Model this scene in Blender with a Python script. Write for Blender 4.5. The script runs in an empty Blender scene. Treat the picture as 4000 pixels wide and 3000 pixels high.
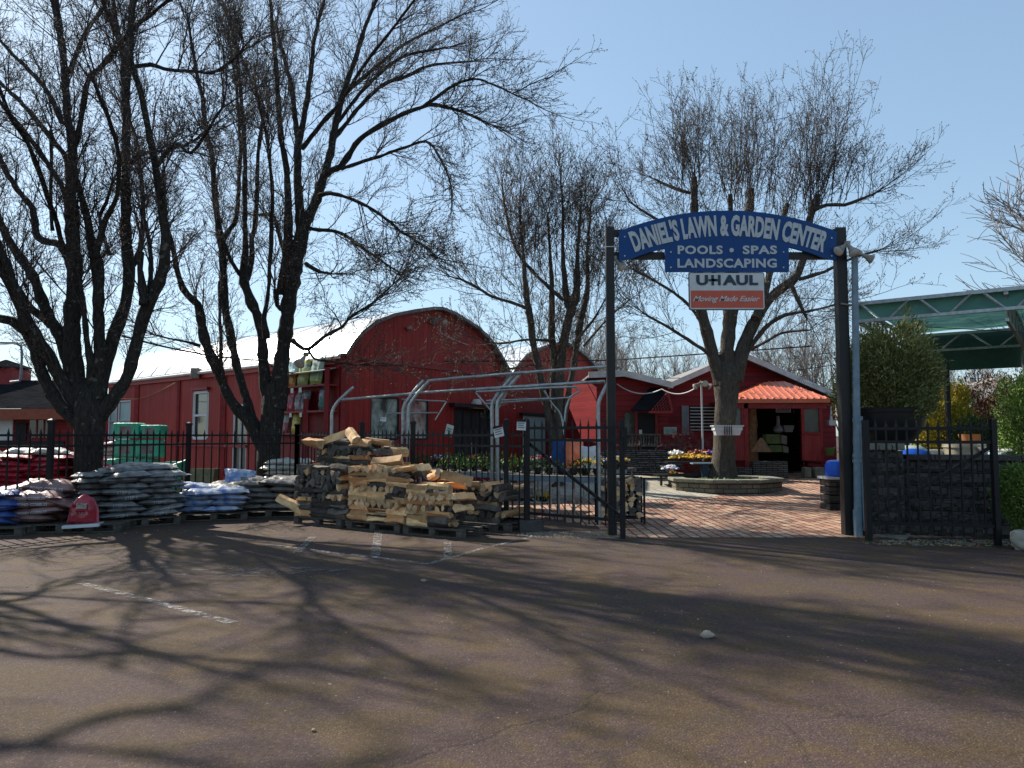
import bpy, math, random
import numpy as np
from mathutils import Vector, Matrix, noise
random.seed(7); RNG = np.random.default_rng(11)
R = math.radians
scene = bpy.context.scene
col = scene.collection
# ---------------------------------------------------------------- camera
F = 2900.0; PITCH = R(3.95); CH = 1.6
cd = bpy.data.cameras.new('camera'); cam = bpy.data.objects.new('camera', cd); col.objects.link(cam)
cam.location = (0, 0, CH); cam.rotation_euler = (R(90)+PITCH, 0, 0)
cd.sensor_width = 36; cd.lens = F/4000*36; cd.clip_end = 2000
scene.camera = cam
# ---------------------------------------------------------------- light
SAZ = (-0.77, 0.638); SEL = R(38)
SKG = 1/1.7
w = bpy.data.worlds.new('World'); scene.world = w; w.use_nodes = True
nt = w.node_tree; nt.nodes.clear()
sky = nt.nodes.new('ShaderNodeTexSky'); sky.sky_type = 'NISHITA'; sky.sun_disc = False
sky.sun_elevation = SEL; sky.sun_rotation = math.atan2(SAZ[0], SAZ[1])
sky.air_density = 1.0; sky.dust_density = 0.7; sky.ozone_density = 1.0; sky.altitude = 50
bg = nt.nodes.new('ShaderNodeBackground'); bg.inputs[1].default_value = 0.15
wo = nt.nodes.new('ShaderNodeOutputWorld')
# the Nishita radiance is compressed a little, as the phone's own tone curve does
kk = nt.nodes.new('ShaderNodeVectorMath'); kk.operation = 'SCALE'; kk.inputs['Scale'].default_value = SKG
gm = nt.nodes.new('ShaderNodeGamma'); gm.inputs['Gamma'].default_value = .55
k2 = nt.nodes.new('ShaderNodeVectorMath'); k2.operation = 'MULTIPLY'; k2.inputs[1].default_value = (1/SKG*.76, 1/SKG*.92, 1/SKG*1.03)
nt.links.new(sky.outputs[0], kk.inputs[0]); nt.links.new(kk.outputs[0], gm.inputs['Color']); nt.links.new(gm.outputs[0], k2.inputs[0]); nt.links.new(k2.outputs[0], bg.inputs[0]); nt.links.new(bg.outputs[0], wo.inputs[0])
sl = bpy.data.lights.new('sun', 'SUN'); sl.energy = 4.6; sl.angle = R(0.53); sl.color = (1, .93, .82)
so = bpy.data.objects.new('sun', sl); col.objects.link(so)
sdir = Vector((SAZ[0]*math.cos(SEL), SAZ[1]*math.cos(SEL), math.sin(SEL))).normalized()
so.rotation_euler = sdir.to_track_quat('Z', 'Y').to_euler(); so.location = (-20, 10, 30)
scene.view_settings.view_transform = 'Standard'; scene.view_settings.look = 'None'
scene.view_settings.exposure = 0.88; scene.view_settings.gamma = 1
# ---------------------------------------------------------------- pixel helpers (photo 4000x3000)
FW = Vector((0, math.cos(PITCH), math.sin(PITCH))); UPV = Vector((0, -math.sin(PITCH), math.cos(PITCH)))
def ray(px, py): return FW + Vector((1, 0, 0))*((px-2000)/F) + UPV*((1500-py)/F)
def P(px, py, Y):
    d = ray(px, py); k = Y/d.y
    return Vector((d.x*k, Y, CH+d.z*k))
def G(px, py, z=0.0):
    d = ray(px, py); k = (z-CH)/d.z
    return Vector((d.x*k, d.y*k, z))
def HP(px, py, p0, d2):      # where the line of sight meets the vertical plane through p0 along d2 -> (t, z)
    d = ray(px, py)
    a = d.x; b = d.y
    det = a*(-d2[1]) + b*d2[0]
    k = (p0[0]*(-d2[1]) + p0[1]*d2[0])/det
    x, y = a*k, b*k
    t = (x-p0[0])*d2[0] + (y-p0[1])*d2[1]
    return t, CH+d.z*k
def sm(a, b, x):
    t = max(0, min(1, (x-a)/(b-a))); return t*t*(3-2*t)
def gz(x, y): return 0.39*sm(16.5, 25, y)*sm(-0.5, 2.0, x)
# ---------------------------------------------------------------- mesh builder
class MB:
    def __init__(s): s.v = []; s.f = []; s.m = []; s.n = 0
    def add(s, vs, fs, mi=0):
        o = len(s.v); s.v += [tuple(p) for p in vs]
        s.f += [tuple(i+o for i in f) for f in fs]; s.m += [mi]*len(fs); return s
    def box(s, c, sz, rz=0, mi=0, M=None):
        x, y, z = sz[0]/2, sz[1]/2, sz[2]/2
        vs = [Vector((a, b, d)) for a in (-x, x) for b in (-y, y) for d in (-z, z)]
        if M is None: M = Matrix.Rotation(rz, 3, 'Z')
        vs = [M @ p + Vector(c) for p in vs]
        return s.add(vs, [(0,1,3,2),(4,6,7,5),(0,4,5,1),(2,3,7,6),(0,2,6,4),(1,5,7,3)], mi)
    def beam(s, a, b, w, h, mi=0):
        a = Vector(a); b = Vector(b); d = b-a; L = d.length
        x = d.normalized(); up = Vector((0,0,1)) if abs(x.z) < .95 else Vector((0,1,0))
        y = up.cross(x).normalized(); z = x.cross(y)
        M = Matrix((x, y, z)).transposed()
        return s.box((a+b)/2, (L, w, h), mi=mi, M=M)
    def tube(s, pts, rad, n=8, mi=0, cap=True):
        pts = [Vector(p) for p in pts]; k = len(pts)
        if not hasattr(rad, '__len__'): rad = [rad]*k
        vs = []; ref = None
        for i, p in enumerate(pts):
            t = (pts[min(i+1, k-1)]-pts[max(i-1, 0)]).normalized()
            if ref is None:
                ref = t.orthogonal().normalized()
            ref = (ref - t*ref.dot(t)).normalized(); b = t.cross(ref)
            for j in range(n):
                a = 2*math.pi*j/n; vs.append(p + (ref*math.cos(a)+b*math.sin(a))*rad[i])
        fs = [(i*n+j, i*n+(j+1)%n, (i+1)*n+(j+1)%n, (i+1)*n+j) for i in range(k-1) for j in range(n)]
        if cap: fs += [tuple(range(n-1, -1, -1)), tuple((k-1)*n+j for j in range(n))]
        return s.add(vs, fs, mi)
    def prism(s, poly, off, mi=0):   # poly: 3D points of a planar outline, off: thickness vector
        off = Vector(off); k = len(poly); poly = [Vector(p) for p in poly]
        vs = poly + [p+off for p in poly]
        fs = [tuple(range(k-1, -1, -1)), tuple(range(k, 2*k))] + [(i, (i+1)%k, k+(i+1)%k, k+i) for i in range(k)]
        return s.add(vs, fs, mi)
    def lathe(s, c, prof, n=20, mi=0):
        c = Vector(c); vs = []
        for r, z in prof:
            for j in range(n):
                a = 2*math.pi*j/n; vs.append(c+Vector((r*math.cos(a), r*math.sin(a), z)))
        k = len(prof)
        fs = [(i*n+j, i*n+(j+1)%n, (i+1)*n+(j+1)%n, (i+1)*n+j) for i in range(k-1) for j in range(n)]
        fs += [tuple(range(n-1, -1, -1)), tuple((k-1)*n+j for j in range(n))]
        return s.add(vs, fs, mi)
    def build(s, name, mat, parent=None, smooth=False, uv=True, world=True, bevel=0):
        off = Vector((0, 0, 0))
        if parent is not None and world:
            q = parent
            while q is not None: off += Vector(q.location); q = q.parent
        elif parent is None and world and s.v:
            a = np.array(s.v); mn = a.min(0); mx = a.max(0)
            off = Vector(((mn[0]+mx[0])/2, (mn[1]+mx[1])/2, mn[2]))
        me = bpy.data.meshes.new(name)
        me.from_pydata([(p[0]-off.x, p[1]-off.y, p[2]-off.z) for p in s.v], [], s.f)
        mats = mat if isinstance(mat, (list, tuple)) else [mat]
        for m in mats: me.materials.append(m)
        if len(mats) > 1: me.polygons.foreach_set('material_index', s.m)
        if uv: auto_uv(me, off)
        if smooth: me.shade_smooth(); me.set_sharp_from_angle(angle=R(45))
        o = bpy.data.objects.new(name, me); col.objects.link(o)
        if parent is not None: o.parent = parent
        elif world: o.location = off
        if bevel:
            b = o.modifiers.new('bevel', 'BEVEL'); b.width = bevel; b.segments = 2; b.limit_method = 'ANGLE'
        return o
def auto_uv(me, off):
    nl = len(me.loops)
    if not nl: return
    uvl = me.uv_layers.new(name='UVMap')
    co = np.empty(len(me.vertices)*3); me.vertices.foreach_get('co', co); co = co.reshape(-1, 3)+np.array(off)
    lv = np.empty(nl, int); me.loops.foreach_get('vertex_index', lv)
    npoly = len(me.polygons); nr = np.empty(npoly*3); me.polygons.foreach_get('normal', nr); nr = nr.reshape(-1, 3)
    lt = np.empty(npoly, int); me.polygons.foreach_get('loop_total', lt)
    N = np.repeat(nr, lt, axis=0)
    U = np.cross([0, 0, 1], N); L = np.linalg.norm(U, axis=1)
    U[L < .2] = [1, 0, 0]; U /= np.linalg.norm(U, axis=1)[:, None]
    V = np.cross(N, U)
    p = co[lv]
    uvl.data.foreach_set('uv', np.stack([(p*U).sum(1), (p*V).sum(1)], 1).ravel())
def tag(o, label=None, cat=None, group=None, kind=None):
    if label: o['label'] = label
    if cat: o['category'] = cat
    if group: o['group'] = group
    if kind: o['kind'] = kind
    return o
def empty(name, loc, label=None, cat=None, group=None):
    o = bpy.data.objects.new(name, None); col.objects.link(o); o.location = loc; o.empty_display_size = .2
    return tag(o, label, cat, group)
def dup(o, loc=None, rz=None, parent=None, label=None, group=None, sc=None):
    c = o.copy(); col.objects.link(c); c.parent = parent
    if loc is not None: c.location = loc
    if rz is not None: c.rotation_euler = rz if hasattr(rz, '__len__') else (0, 0, rz)
    if sc is not None: c.scale = sc
    if label: c['label'] = label
    if group: c['group'] = group
    for ch in list(o.children): dup(ch, parent=c)
    return c
def text_geo(body, size=1.0, off=0.0, ext=0.004, sx=1.0, shear=0, sp=1.0):
    cu = bpy.data.curves.new('lettering', 'FONT'); cu.body = body; cu.size = size; cu.align_x = 'CENTER'
    cu.offset = off; cu.extrude = ext; cu.shear = shear; cu.resolution_u = 3; cu.space_character = sp
    o = bpy.data.objects.new('lettering', cu); col.objects.link(o)
    dg = bpy.context.evaluated_depsgraph_get(); me = o.evaluated_get(dg).to_mesh()
    vs = [Vector((v.co.x*sx, v.co.y, v.co.z)) for v in me.vertices]; fs = [tuple(p.vertices) for p in me.polygons]
    o.evaluated_get(dg).to_mesh_clear(); bpy.data.objects.remove(o); bpy.data.curves.remove(cu)
    return vs, fs
def put_text(mb, body, c, size, xdir=(1,0,0), up=(0,0,1), width=None, off=0.0, ext=.003, mi=0, shear=0, sp=1.0, height=None):
    vs, fs = text_geo(body, size, off, ext, 1, shear, sp)
    if not vs: return
    x0 = min(v.x for v in vs); x1 = max(v.x for v in vs); y0 = min(v.y for v in vs); y1 = max(v.y for v in vs)
    k = width/(x1-x0) if width else 1; ky = height/(y1-y0) if height else 1
    X = Vector(xdir).normalized(); U = Vector(up).normalized(); N = X.cross(U)
    mb.add([Vector(c)+X*((v.x-(x0+x1)/2)*k)+U*((v.y-(y0+y1)/2)*ky)+N*v.z for v in vs], fs, mi)
# ---------------------------------------------------------------- materials
def newmat(name):
    m = bpy.data.materials.new(name); m.use_nodes = True
    t = m.node_tree; b = t.nodes['Principled BSDF']; return m, t, b
def N_(t, ty, **kw):
    n = t.nodes.new(ty)
    for k, v in kw.items():
        if k.startswith('i_'): n.inputs[k[2:].replace('_', ' ')].default_value = v
        else: setattr(n, k, v)
    return n
def noise_(t, coord, scale, detail=4, rough=.6):
    n = N_(t, 'ShaderNodeTexNoise'); n.inputs['Scale'].default_value = scale; n.inputs['Detail'].default_value = detail
    n.inputs['Roughness'].default_value = rough; t.links.new(coord, n.inputs['Vector']); return n
def mix_(t, fac, a, b, mode='MIX'):
    n = N_(t, 'ShaderNodeMix', data_type='RGBA', blend_type=mode)
    for i, v in ((0, fac), (6, a), (7, b)):
        if hasattr(v, 'is_linked') or hasattr(v, 'links'): t.links.new(v, n.inputs[i])
        elif i == 0: n.inputs[0].default_value = v
        else: n.inputs[i].default_value = (*v, 1) if len(v) == 3 else v
    return n.outputs[2]
def math_(t, op, a, b=None, c=None):
    n = N_(t, 'ShaderNodeMath', operation=op)
    for i, v in enumerate((a, b, c)):
        if v is None: continue
        if hasattr(v, 'links'): t.links.new(v, n.inputs[i])
        else: n.inputs[i].default_value = v
    return n.outputs[0]
def ramp_(t, fac, stops, interp='LINEAR'):
    n = N_(t, 'ShaderNodeValToRGB'); n.color_ramp.interpolation = interp
    e = n.color_ramp.elements
    while len(e) < len(stops): e.new(.5)
    for i, (p, c) in enumerate(stops):
        e[i].position = p; e[i].color = (*c, 1) if hasattr(c, '__len__') else (c, c, c, 1)
    t.links.new(fac, n.inputs[0]); return n.outputs[0]
def bump_(t, b, h, strength=.4, dist=.01):
    n = N_(t, 'ShaderNodeBump'); n.inputs['Strength'].default_value = strength; n.inputs['Distance'].default_value = dist
    t.links.new(h, n.inputs['Height']); t.links.new(n.outputs[0], b.inputs['Normal']); return n
def coords(t, kind='Object'): return N_(t, 'ShaderNodeTexCoord').outputs[kind]
def rnd_obj(t): return N_(t, 'ShaderNodeObjectInfo').outputs['Random']
def mat(name, c, rough=.6, var=.25, scale=6, bump=.2, metal=0, bs=None, c2=None, spec=.4, objvar=0, dist=.01, c3=None):
    m, t, b = newmat(name); co = coords(t)
    n = noise_(t, co, scale, 5)
    c2 = c2 or tuple(x*(1-var) for x in c)
    f = ramp_(t, n.outputs[0], [(.35, 0), (.65, 1)])
    out = mix_(t, f, c2, c)
    if c3:
        out = mix_(t, ramp_(t, math_(t, 'FRACT', math_(t, 'MULTIPLY', rnd_obj(t), 7.3)), [(.45, 0), (.95, 1)]), out, c3)
    if objvar:
        hs = N_(t, 'ShaderNodeHueSaturation'); t.links.new(out, hs.inputs['Color'])
        t.links.new(math_(t, 'ADD', math_(t, 'MULTIPLY', rnd_obj(t), objvar), 1-objvar/2), hs.inputs['Value']); out = hs.outputs[0]
    t.links.new(out, b.inputs['Base Color'])
    b.inputs['Roughness'].default_value = rough; b.inputs['Metallic'].default_value = metal
    b.inputs['Specular IOR Level'].default_value = spec
    if bump:
        n2 = noise_(t, co, bs or scale*6, 4); bump_(t, b, n2.outputs[0], bump, dist)
    return m
def board_mat(name, c, step=.2, horiz=False, groove=.07, var=.35, fade=(.6, .25, .2), fadeamt=.3, rough=.6):
    m, t, b = newmat(name); uv = N_(t, 'ShaderNodeTexCoord').outputs['UV']
    s = N_(t, 'ShaderNodeSeparateXYZ'); t.links.new(uv, s.inputs[0])
    u = math_(t, 'DIVIDE', s.outputs[1 if horiz else 0], step)
    fr = math_(t, 'FRACT', u); fl = math_(t, 'FLOOR', u)
    wn = N_(t, 'ShaderNodeTexWhiteNoise', noise_dimensions='1D'); t.links.new(fl, wn.inputs['W'])
    mp = N_(t, 'ShaderNodeMapping'); mp.inputs['Scale'].default_value = (1.2, 14, 1) if horiz else (14, 1.2, 1)
    t.links.new(uv, mp.inputs[0]); g = noise_(t, mp.outputs[0], 1, 6)
    big = noise_(t, uv, .7, 5)
    gr = math_(t, 'LESS_THAN', fr, groove)
    if horiz: h = math_(t, 'SUBTRACT', 1, fr)
    else: h = math_(t, 'SUBTRACT', 1, gr)
    cc = mix_(t, wn.outputs[0], tuple(x*(1-var) for x in c), c)
    f1 = math_(t, 'MULTIPLY', ramp_(t, g.outputs[0], [(.4, 0), (.75, 1)]), fadeamt)
    cc = mix_(t, f1, cc, fade)
    cc = mix_(t, math_(t, 'MULTIPLY', ramp_(t, big.outputs[0], [(.35, 0), (.7, 1)]), .35), cc, tuple(x*.6 for x in c))
    cc = mix_(t, math_(t, 'MULTIPLY', gr, .75), cc, tuple(x*.22 for x in c))
    stn = noise_(t, mp.outputs[0], .35, 4); cc = mix_(t, math_(t, 'MULTIPLY', ramp_(t, stn.outputs[0], [(.52, 0), (.7, 1)]), .5), cc, tuple(x*.45 for x in c))
    t.links.new(cc, b.inputs['Base Color']); b.inputs['Roughness'].default_value = rough
    b.inputs['Specular IOR Level'].default_value = .25
    hh = math_(t, 'ADD', h, math_(t, 'MULTIPLY', g.outputs[0], .15))
    bump_(t, b, hh, .9, .012 if not horiz else .02)
    return m
def brick_mat(name, c1, c2, mortar, bw, bh, ms=.008, bump=.5, coord='UV', rough=.85, rot=0, offset=.5, sq=1, nvar=1.0, dist=.01):
    m, t, b = newmat(name); uv = coords(t, coord)
    mp = N_(t, 'ShaderNodeMapping'); mp.inputs['Rotation'].default_value = (0, 0, rot); t.links.new(uv, mp.inputs[0])
    nz = noise_(t, mp.outputs[0], 3, 3)
    wob = mix_(t, .02, mp.outputs[0], nz.outputs[1], 'LINEAR_LIGHT')
    br = N_(t, 'ShaderNodeTexBrick'); br.offset = offset; br.squash = sq; t.links.new(wob, br.inputs[0])
    br.inputs['Color1'].default_value = (0, 0, 0, 1); br.inputs['Color2'].default_value = (1, 1, 1, 1)
    br.inputs['Mortar'].default_value = (.5, .5, .5, 1)
    br.inputs['Scale'].default_value = 1; br.inputs['Mortar Size'].default_value = ms
    br.inputs['Brick Width'].default_value = bw; br.inputs['Row Height'].default_value = bh; br.inputs['Mortar Smooth'].default_value = .3
    cr = ramp_(t, br.outputs[0], [(0, c1), (.35, c2), (.7, tuple((a+q)/2*1.15 for a, q in zip(c1, c2))), (1, tuple(q*.6 for q in c1))])
    n1 = noise_(t, uv, 25, 5); n2 = noise_(t, uv, 1.1, 4)
    cc = mix_(t, math_(t, 'MULTIPLY', ramp_(t, n1.outputs[0], [(.4, 0), (.7, 1)]), .35*nvar), cr, tuple(min(1, x*1.5+.03) for x in c2))
    cc = mix_(t, math_(t, 'MULTIPLY', ramp_(t, n2.outputs[0], [(.4, 0), (.65, 1)]), .45*nvar), cc, tuple(x*.55 for x in c1))
    cc = mix_(t, br.outputs[1], cc, mortar)
    t.links.new(cc, b.inputs['Base Color']); b.inputs['Roughness'].default_value = rough
    b.inputs['Specular IOR Level'].default_value = .3
    n3 = noise_(t, uv, 14, 8, .7)
    hh = math_(t, 'ADD', math_(t, 'MULTIPLY', br.outputs[1], -1), math_(t, 'MULTIPLY', n3.outputs[0], .9))
    bump_(t, b, hh, bump, dist)
    return m
def band_mat(name, stops, axis=2, rough=.35, nz=.15, scale=5, coat=.3):
    m, t, b = newmat(name); co = coords(t, 'Generated'); s = N_(t, 'ShaderNodeSeparateXYZ'); t.links.new(co, s.inputs[0])
    n = noise_(t, co, scale, 3)
    f = math_(t, 'ADD', s.outputs[axis], math_(t, 'MULTIPLY', math_(t, 'SUBTRACT', n.outputs[0], .5), nz))
    t.links.new(ramp_(t, f, stops, 'CONSTANT'), b.inputs['Base Color'])
    b.inputs['Roughness'].default_value = rough
    n2 = noise_(t, co, 9, 4); bump_(t, b, n2.outputs[0], .5, .03); return m
M = {}
# asphalt
def asphalt():
    m, t, b = newmat('asphalt'); co = coords(t)
    big = noise_(t, co, .35, 5); med = noise_(t, co, 3, 5); fine = noise_(t, co, 120, 3)
    v = N_(t, 'ShaderNodeTexVoronoi'); v.inputs['Scale'].default_value = 70; t.links.new(co, v.inputs['Vector'])
    c = mix_(t, ramp_(t, big.outputs[0], [(.35, 0), (.65, 1)]), (.056, .034, .018), (.094, .059, .028))
    c = mix_(t, math_(t, 'MULTIPLY', ramp_(t, med.outputs[0], [(.4, 0), (.7, 1)]), .4), c, (.044, .034, .034))
    mo = noise_(t, co, 1.7, 6, .65); mo2 = noise_(t, co, .13, 3)
    c = mix_(t, math_(t, 'MULTIPLY', ramp_(t, mo.outputs[0], [(.46, 0), (.53, 1)]), .7), c, (.056, .033, .038))
    c = mix_(t, math_(t, 'MULTIPLY', ramp_(t, mo2.outputs[0], [(.5, 0), (.6, 1)]), .35), c, (.045, .040, .039))
    st = noise_(t, co, .9, 2); c = mix_(t, math_(t, 'MULTIPLY', ramp_(t, st.outputs[0], [(.70, 0), (.76, 1)]), .6), c, (.022, .02, .02))
    sp = math_(t, 'MULTIPLY', math_(t, 'LESS_THAN', v.outputs['Distance'], .35), ramp_(t, v.outputs['Color'], [(.5, 0), (.85, 1)]))
    c = mix_(t, math_(t, 'MULTIPLY', sp, .38), c, (.30, .25, .19))
    c = mix_(t, math_(t, 'MULTIPLY', ramp_(t, fine.outputs[0], [(.3, 1), (.5, 0)]), .7), c, (.025, .022, .022))
    n3 = noise_(t, co, 28, 4, .7)
    c = mix_(t, math_(t, 'MULTIPLY', ramp_(t, n3.outputs[0], [(.4, 0), (.62, 1)]), .28), c, (.14, .10, .065))
    # cracks
    nn = noise_(t, co, 1.2, 5); wv = mix_(t, .3, co, nn.outputs[1], 'LINEAR_LIGHT')
    cr = N_(t, 'ShaderNodeTexVoronoi', feature='DISTANCE_TO_EDGE'); cr.inputs['Scale'].default_value = .16; t.links.new(wv, cr.inputs['Vector'])
    ck = ramp_(t, cr.outputs['Distance'], [(0, 1), (.0018, 0)])
    c = mix_(t, math_(t, 'MULTIPLY', ck, .18), c, (.02, .018, .018))
    t.links.new(c, b.inputs['Base Color']); b.inputs['Roughness'].default_value = .9; b.inputs['Specular IOR Level'].default_value = .2
    h = math_(t, 'ADD', math_(t, 'MULTIPLY', v.outputs['Distance'], .8), math_(t, 'ADD', fine.outputs[0], math_(t, 'MULTIPLY', ck, -1)))
    bump_(t, b, h, .7, .006); return m
M['asphalt'] = asphalt()
def paint_worn(name, c, lo, hi, scale=9):
    m, t, b = newmat(name); co = coords(t); n = noise_(t, co, scale, 8, .75)
    tr = N_(t, 'ShaderNodeBsdfTransparent'); mx = N_(t, 'ShaderNodeMixShader')
    f = ramp_(t, n.outputs[0], [(lo, 0), (hi, 1)])
    b.inputs['Base Color'].default_value = (*c, 1); b.inputs['Roughness'].default_value = .8
    t.links.new(f, mx.inputs[0]); t.links.new(tr.outputs[0], mx.inputs[1]); t.links.new(b.outputs[0], mx.inputs[2])
    t.links.new(mx.outputs[0], t.nodes['Material Output'].inputs[0]); return m
M['line'] = paint_worn('worn white paint', (.34, .33, .31), .46, .66, 12)
M['chalk'] = paint_worn('pale scuff', (.22, .21, .2), .5, .8, 6)
M['brick'] = brick_mat('brick paving', (.30, .125, .08), (.48, .32, .22), (.035, .028, .022), .30, .165, .016, .8, coord='Object', rot=R(90), nvar=.7)
M['paver'] = brick_mat('pale paving', (.33, .31, .25), (.42, .38, .30), (.12, .11, .09), .30, .16, .012, .4, coord='Object', rot=R(38))
M['block'] = brick_mat('split face block', (.055, .05, .046), (.085, .074, .066), (.02, .02, .02), .42, .2, .008, 1.0, dist=.05)
M['stone'] = brick_mat('planter stone', (.12, .115, .085), (.19, .17, .125), (.035, .035, .025), .30, .115, .010, 1.0, dist=.03)
M['stonecap'] = mat('stone cap', (.26, .25, .19), .9, .45, 5, .6, dist=.02)
M['drystone'] = brick_mat('dry laid stone', (.11, .10, .09), (.20, .18, .16), (.01, .01, .01), .34, .055, .012, 1.0, dist=.04)
M['red'] = board_mat('barn red boards', (.40, .026, .024), .2, fade=(.44, .08, .04), fadeamt=.55)
M['redtrim'] = mat('red trim paint', (.30, .018, .022), .55, .35, 5, .25)
M['redlap'] = board_mat('red lap siding', (.30, .018, .024), .17, True, fade=(.35, .09, .07), fadeamt=.2)
M['redpanel'] = board_mat('red beadboard', (.36, .035, .04), .07, fade=(.5, .2, .16), fadeamt=.3, groove=.14)
M['roofwhite'] = mat('white metal roof', (.72, .75, .78), .3, .12, 2, .05, metal=.2, spec=.6)
M['roofgrey'] = mat('weathered roof edge', (.25, .24, .23), .7, .5, 4, .4)
M['fascia'] = mat('grey white fascia', (.74, .74, .73), .5, .3, 3, .1)
M['shingle'] = brick_mat('dark shingles', (.012, .012, .014), (.018, .018, .020), (.02, .02, .02), .3, .14, .01, .8)
_b = M['shingle'].node_tree.nodes['Principled BSDF']; _b.inputs['Specular IOR Level'].default_value = 0; _b.inputs['Roughness'].default_value = 1
M['orange'] = mat('orange metal roof', (.66, .17, .08), .4, .2, 3, .05, spec=.5)
M['iron'] = mat('black iron', (.008, .008, .009), .5, .4, 9, .15, spec=.3)
M['signpost'] = mat('dark brown steel', (.016, .013, .012), .5, .4, 4, .15)
M['galv'] = mat('galvanised pipe', (.42, .45, .45), .38, .35, 12, .1, metal=.65)
M['greypole'] = mat('grey blue pole', (.20, .27, .32), .55, .3, 7, .2)
M['signblue'] = mat('blue sign board', (.0015, .055, .21), .5, .2, 3, .03, spec=.3)
M['silver'] = mat('silver lettering', (.50, .52, .52), .45, .15, 20, .05)
M['white'] = mat('white paint', (.62, .63, .62), .5, .15, 5, .05)
M['navy'] = mat('dark lettering', (.012, .03, .05), .4, .2, 5, 0)
M['signorange'] = mat('orange sign panel', (.60, .10, .05), .45, .12, 3, 0)
M['black'] = mat('matt black', (.012, .012, .013), .7, .3, 6, .1)
M['blackplastic'] = mat('black plastic', (.015, .015, .016), .4, .3, 6, .2)
M['glass'] = mat('dark window glass', (.05, .06, .06), .06, .3, 2, .04, spec=.9)
M['glassrefl'] = mat('window glass with painted reflections', (.50, .55, .48), .05, .85, 2.2, .05, spec=.9)  # pale streaks in the pane colour stand in for bright reflections
M['blind'] = mat('pale green wall panel', (.42, .52, .47), .6, .12, 2, .02)
M['frame'] = mat('white window frame', (.6, .62, .64), .45, .15, 5, 0)
M['lamp'] = mat('lamp housing', (.30, .27, .23), .5, .4, 9, .1)
M['lampglass'] = mat('lamp glass', (.62, .60, .54), .2, .2, 8, 0, spec=.8)
M['pallet'] = mat('weathered pallet wood', (.10, .085, .07), .85, .5, 8, .5)
M['wood'] = mat('split wood', (.80, .53, .27), .8, .4, 7, .6, c2=(.46, .27, .12), objvar=.8, c3=(.52, .25, .10))
M['woodend'] = mat('cut wood end', (.68, .47, .26), .85, .4, 12, .5, c2=(.32, .20, .11), objvar=.7)
M['oldwood'] = mat('grey split wood', (.15, .125, .10), .85, .5, 9, .7, c2=(.06, .055, .05), objvar=.9)
M['barklog'] = mat('log bark', (.13, .105, .085), .95, .6, 22, 1.0, c2=(.045, .038, .034), objvar=.5, dist=.03)
def bark(name, c, c2, li=.5):
    m, t, b = newmat(name); co = coords(t)
    mp = N_(t, 'ShaderNodeMapping'); mp.inputs['Scale'].default_value = (1, 1, .22); t.links.new(co, mp.inputs[0])
    n = noise_(t, mp.outputs[0], 26, 6, .7); big = noise_(t, co, 2.2, 3)
    c0 = mix_(t, ramp_(t, n.outputs[0], [(.35, 0), (.65, 1)]), c2, c)
    sp = noise_(t, co, 8, 3, .5)
    c0 = mix_(t, math_(t, 'MULTIPLY', ramp_(t, sp.outputs[0], [(.62, 0), (.68, 1)]), li), c0, (.20, .20, .17))
    t.links.new(c0, b.inputs['Base Color']); b.inputs['Roughness'].default_value = .95; b.inputs['Specular IOR Level'].default_value = .15
    bump_(t, b, n.outputs[0], 1.0, .04); return m
M['bark'] = bark('dark bark', (.060, .052, .046), (.016, .015, .014))
M['barkmid'] = bark('grey brown bark', (.12, .10, .08), (.045, .04, .034), .3)
M['twig'] = mat('twigs', (.060, .047, .044), .85, .3, 8, 0)
M['bud'] = mat('buds', (.20, .15, .10), .8, .3, 8, 0)
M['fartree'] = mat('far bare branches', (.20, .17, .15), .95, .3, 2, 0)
# ================================================================ trees
def batch_tube(pts, rad, S):
    # pts [N,K,3], rad [N,K] -> verts, quads
    Nn, K, _ = pts.shape
    t = pts[:, -1]-pts[:, 0]; t /= np.linalg.norm(t, axis=1)[:, None]+1e-9
    ref = RNG.normal(size=(Nn, 3)); a = np.cross(t, ref); a /= np.linalg.norm(a, axis=1)[:, None]+1e-9
    b = np.cross(t, a)
    ang = np.arange(S)*2*np.pi/S
    ring = a[:, None, :]*np.cos(ang)[None, :, None] + b[:, None, :]*np.sin(ang)[None, :, None]   # N,S,3
    V = pts[:, :, None, :] + ring[:, None, :, :]*rad[:, :, None, None]
    V = V.reshape(-1, 3)
    i = np.arange(Nn)[:, None, None]*K*S; k = np.arange(K-1)[None, :, None]*S; j = np.arange(S)[None, None, :]; j2 = (j+1) % S
    Q = np.stack([i+k+j, i+k+j2, i+k+S+j2, i+k+S+j], -1).reshape(-1, 4)
    return V, Q
def np_mesh(name, parts, material, parent, loc):
    vs = []; qs = []; o = 0
    for V, Q in parts:
        vs.append(V); qs.append(Q+o); o += len(V)
    V = np.concatenate(vs)-np.array(loc); Q = np.concatenate(qs)
    me = bpy.data.meshes.new(name); me.vertices.add(len(V)); me.vertices.foreach_set('co', V.astype(np.float32).ravel())
    k = Q.shape[1]
    me.loops.add(Q.size); me.loops.foreach_set('vertex_index', Q.astype(np.int32).ravel())
    me.polygons.add(len(Q)); me.polygons.foreach_set('loop_start', (np.arange(len(Q))*k).astype(np.int32))
    me.polygons.foreach_set('loop_total', np.full(len(Q), k, np.int32))
    me.update(calc_edges=True); me.materials.append(material); me.shade_smooth()
    ob = bpy.data.objects.new(name, me); col.objects.link(ob)
    if parent is not None: ob.parent = parent
    return ob
def unit(a): return a/(np.linalg.norm(a, axis=-1, keepdims=True)+1e-9)
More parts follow.
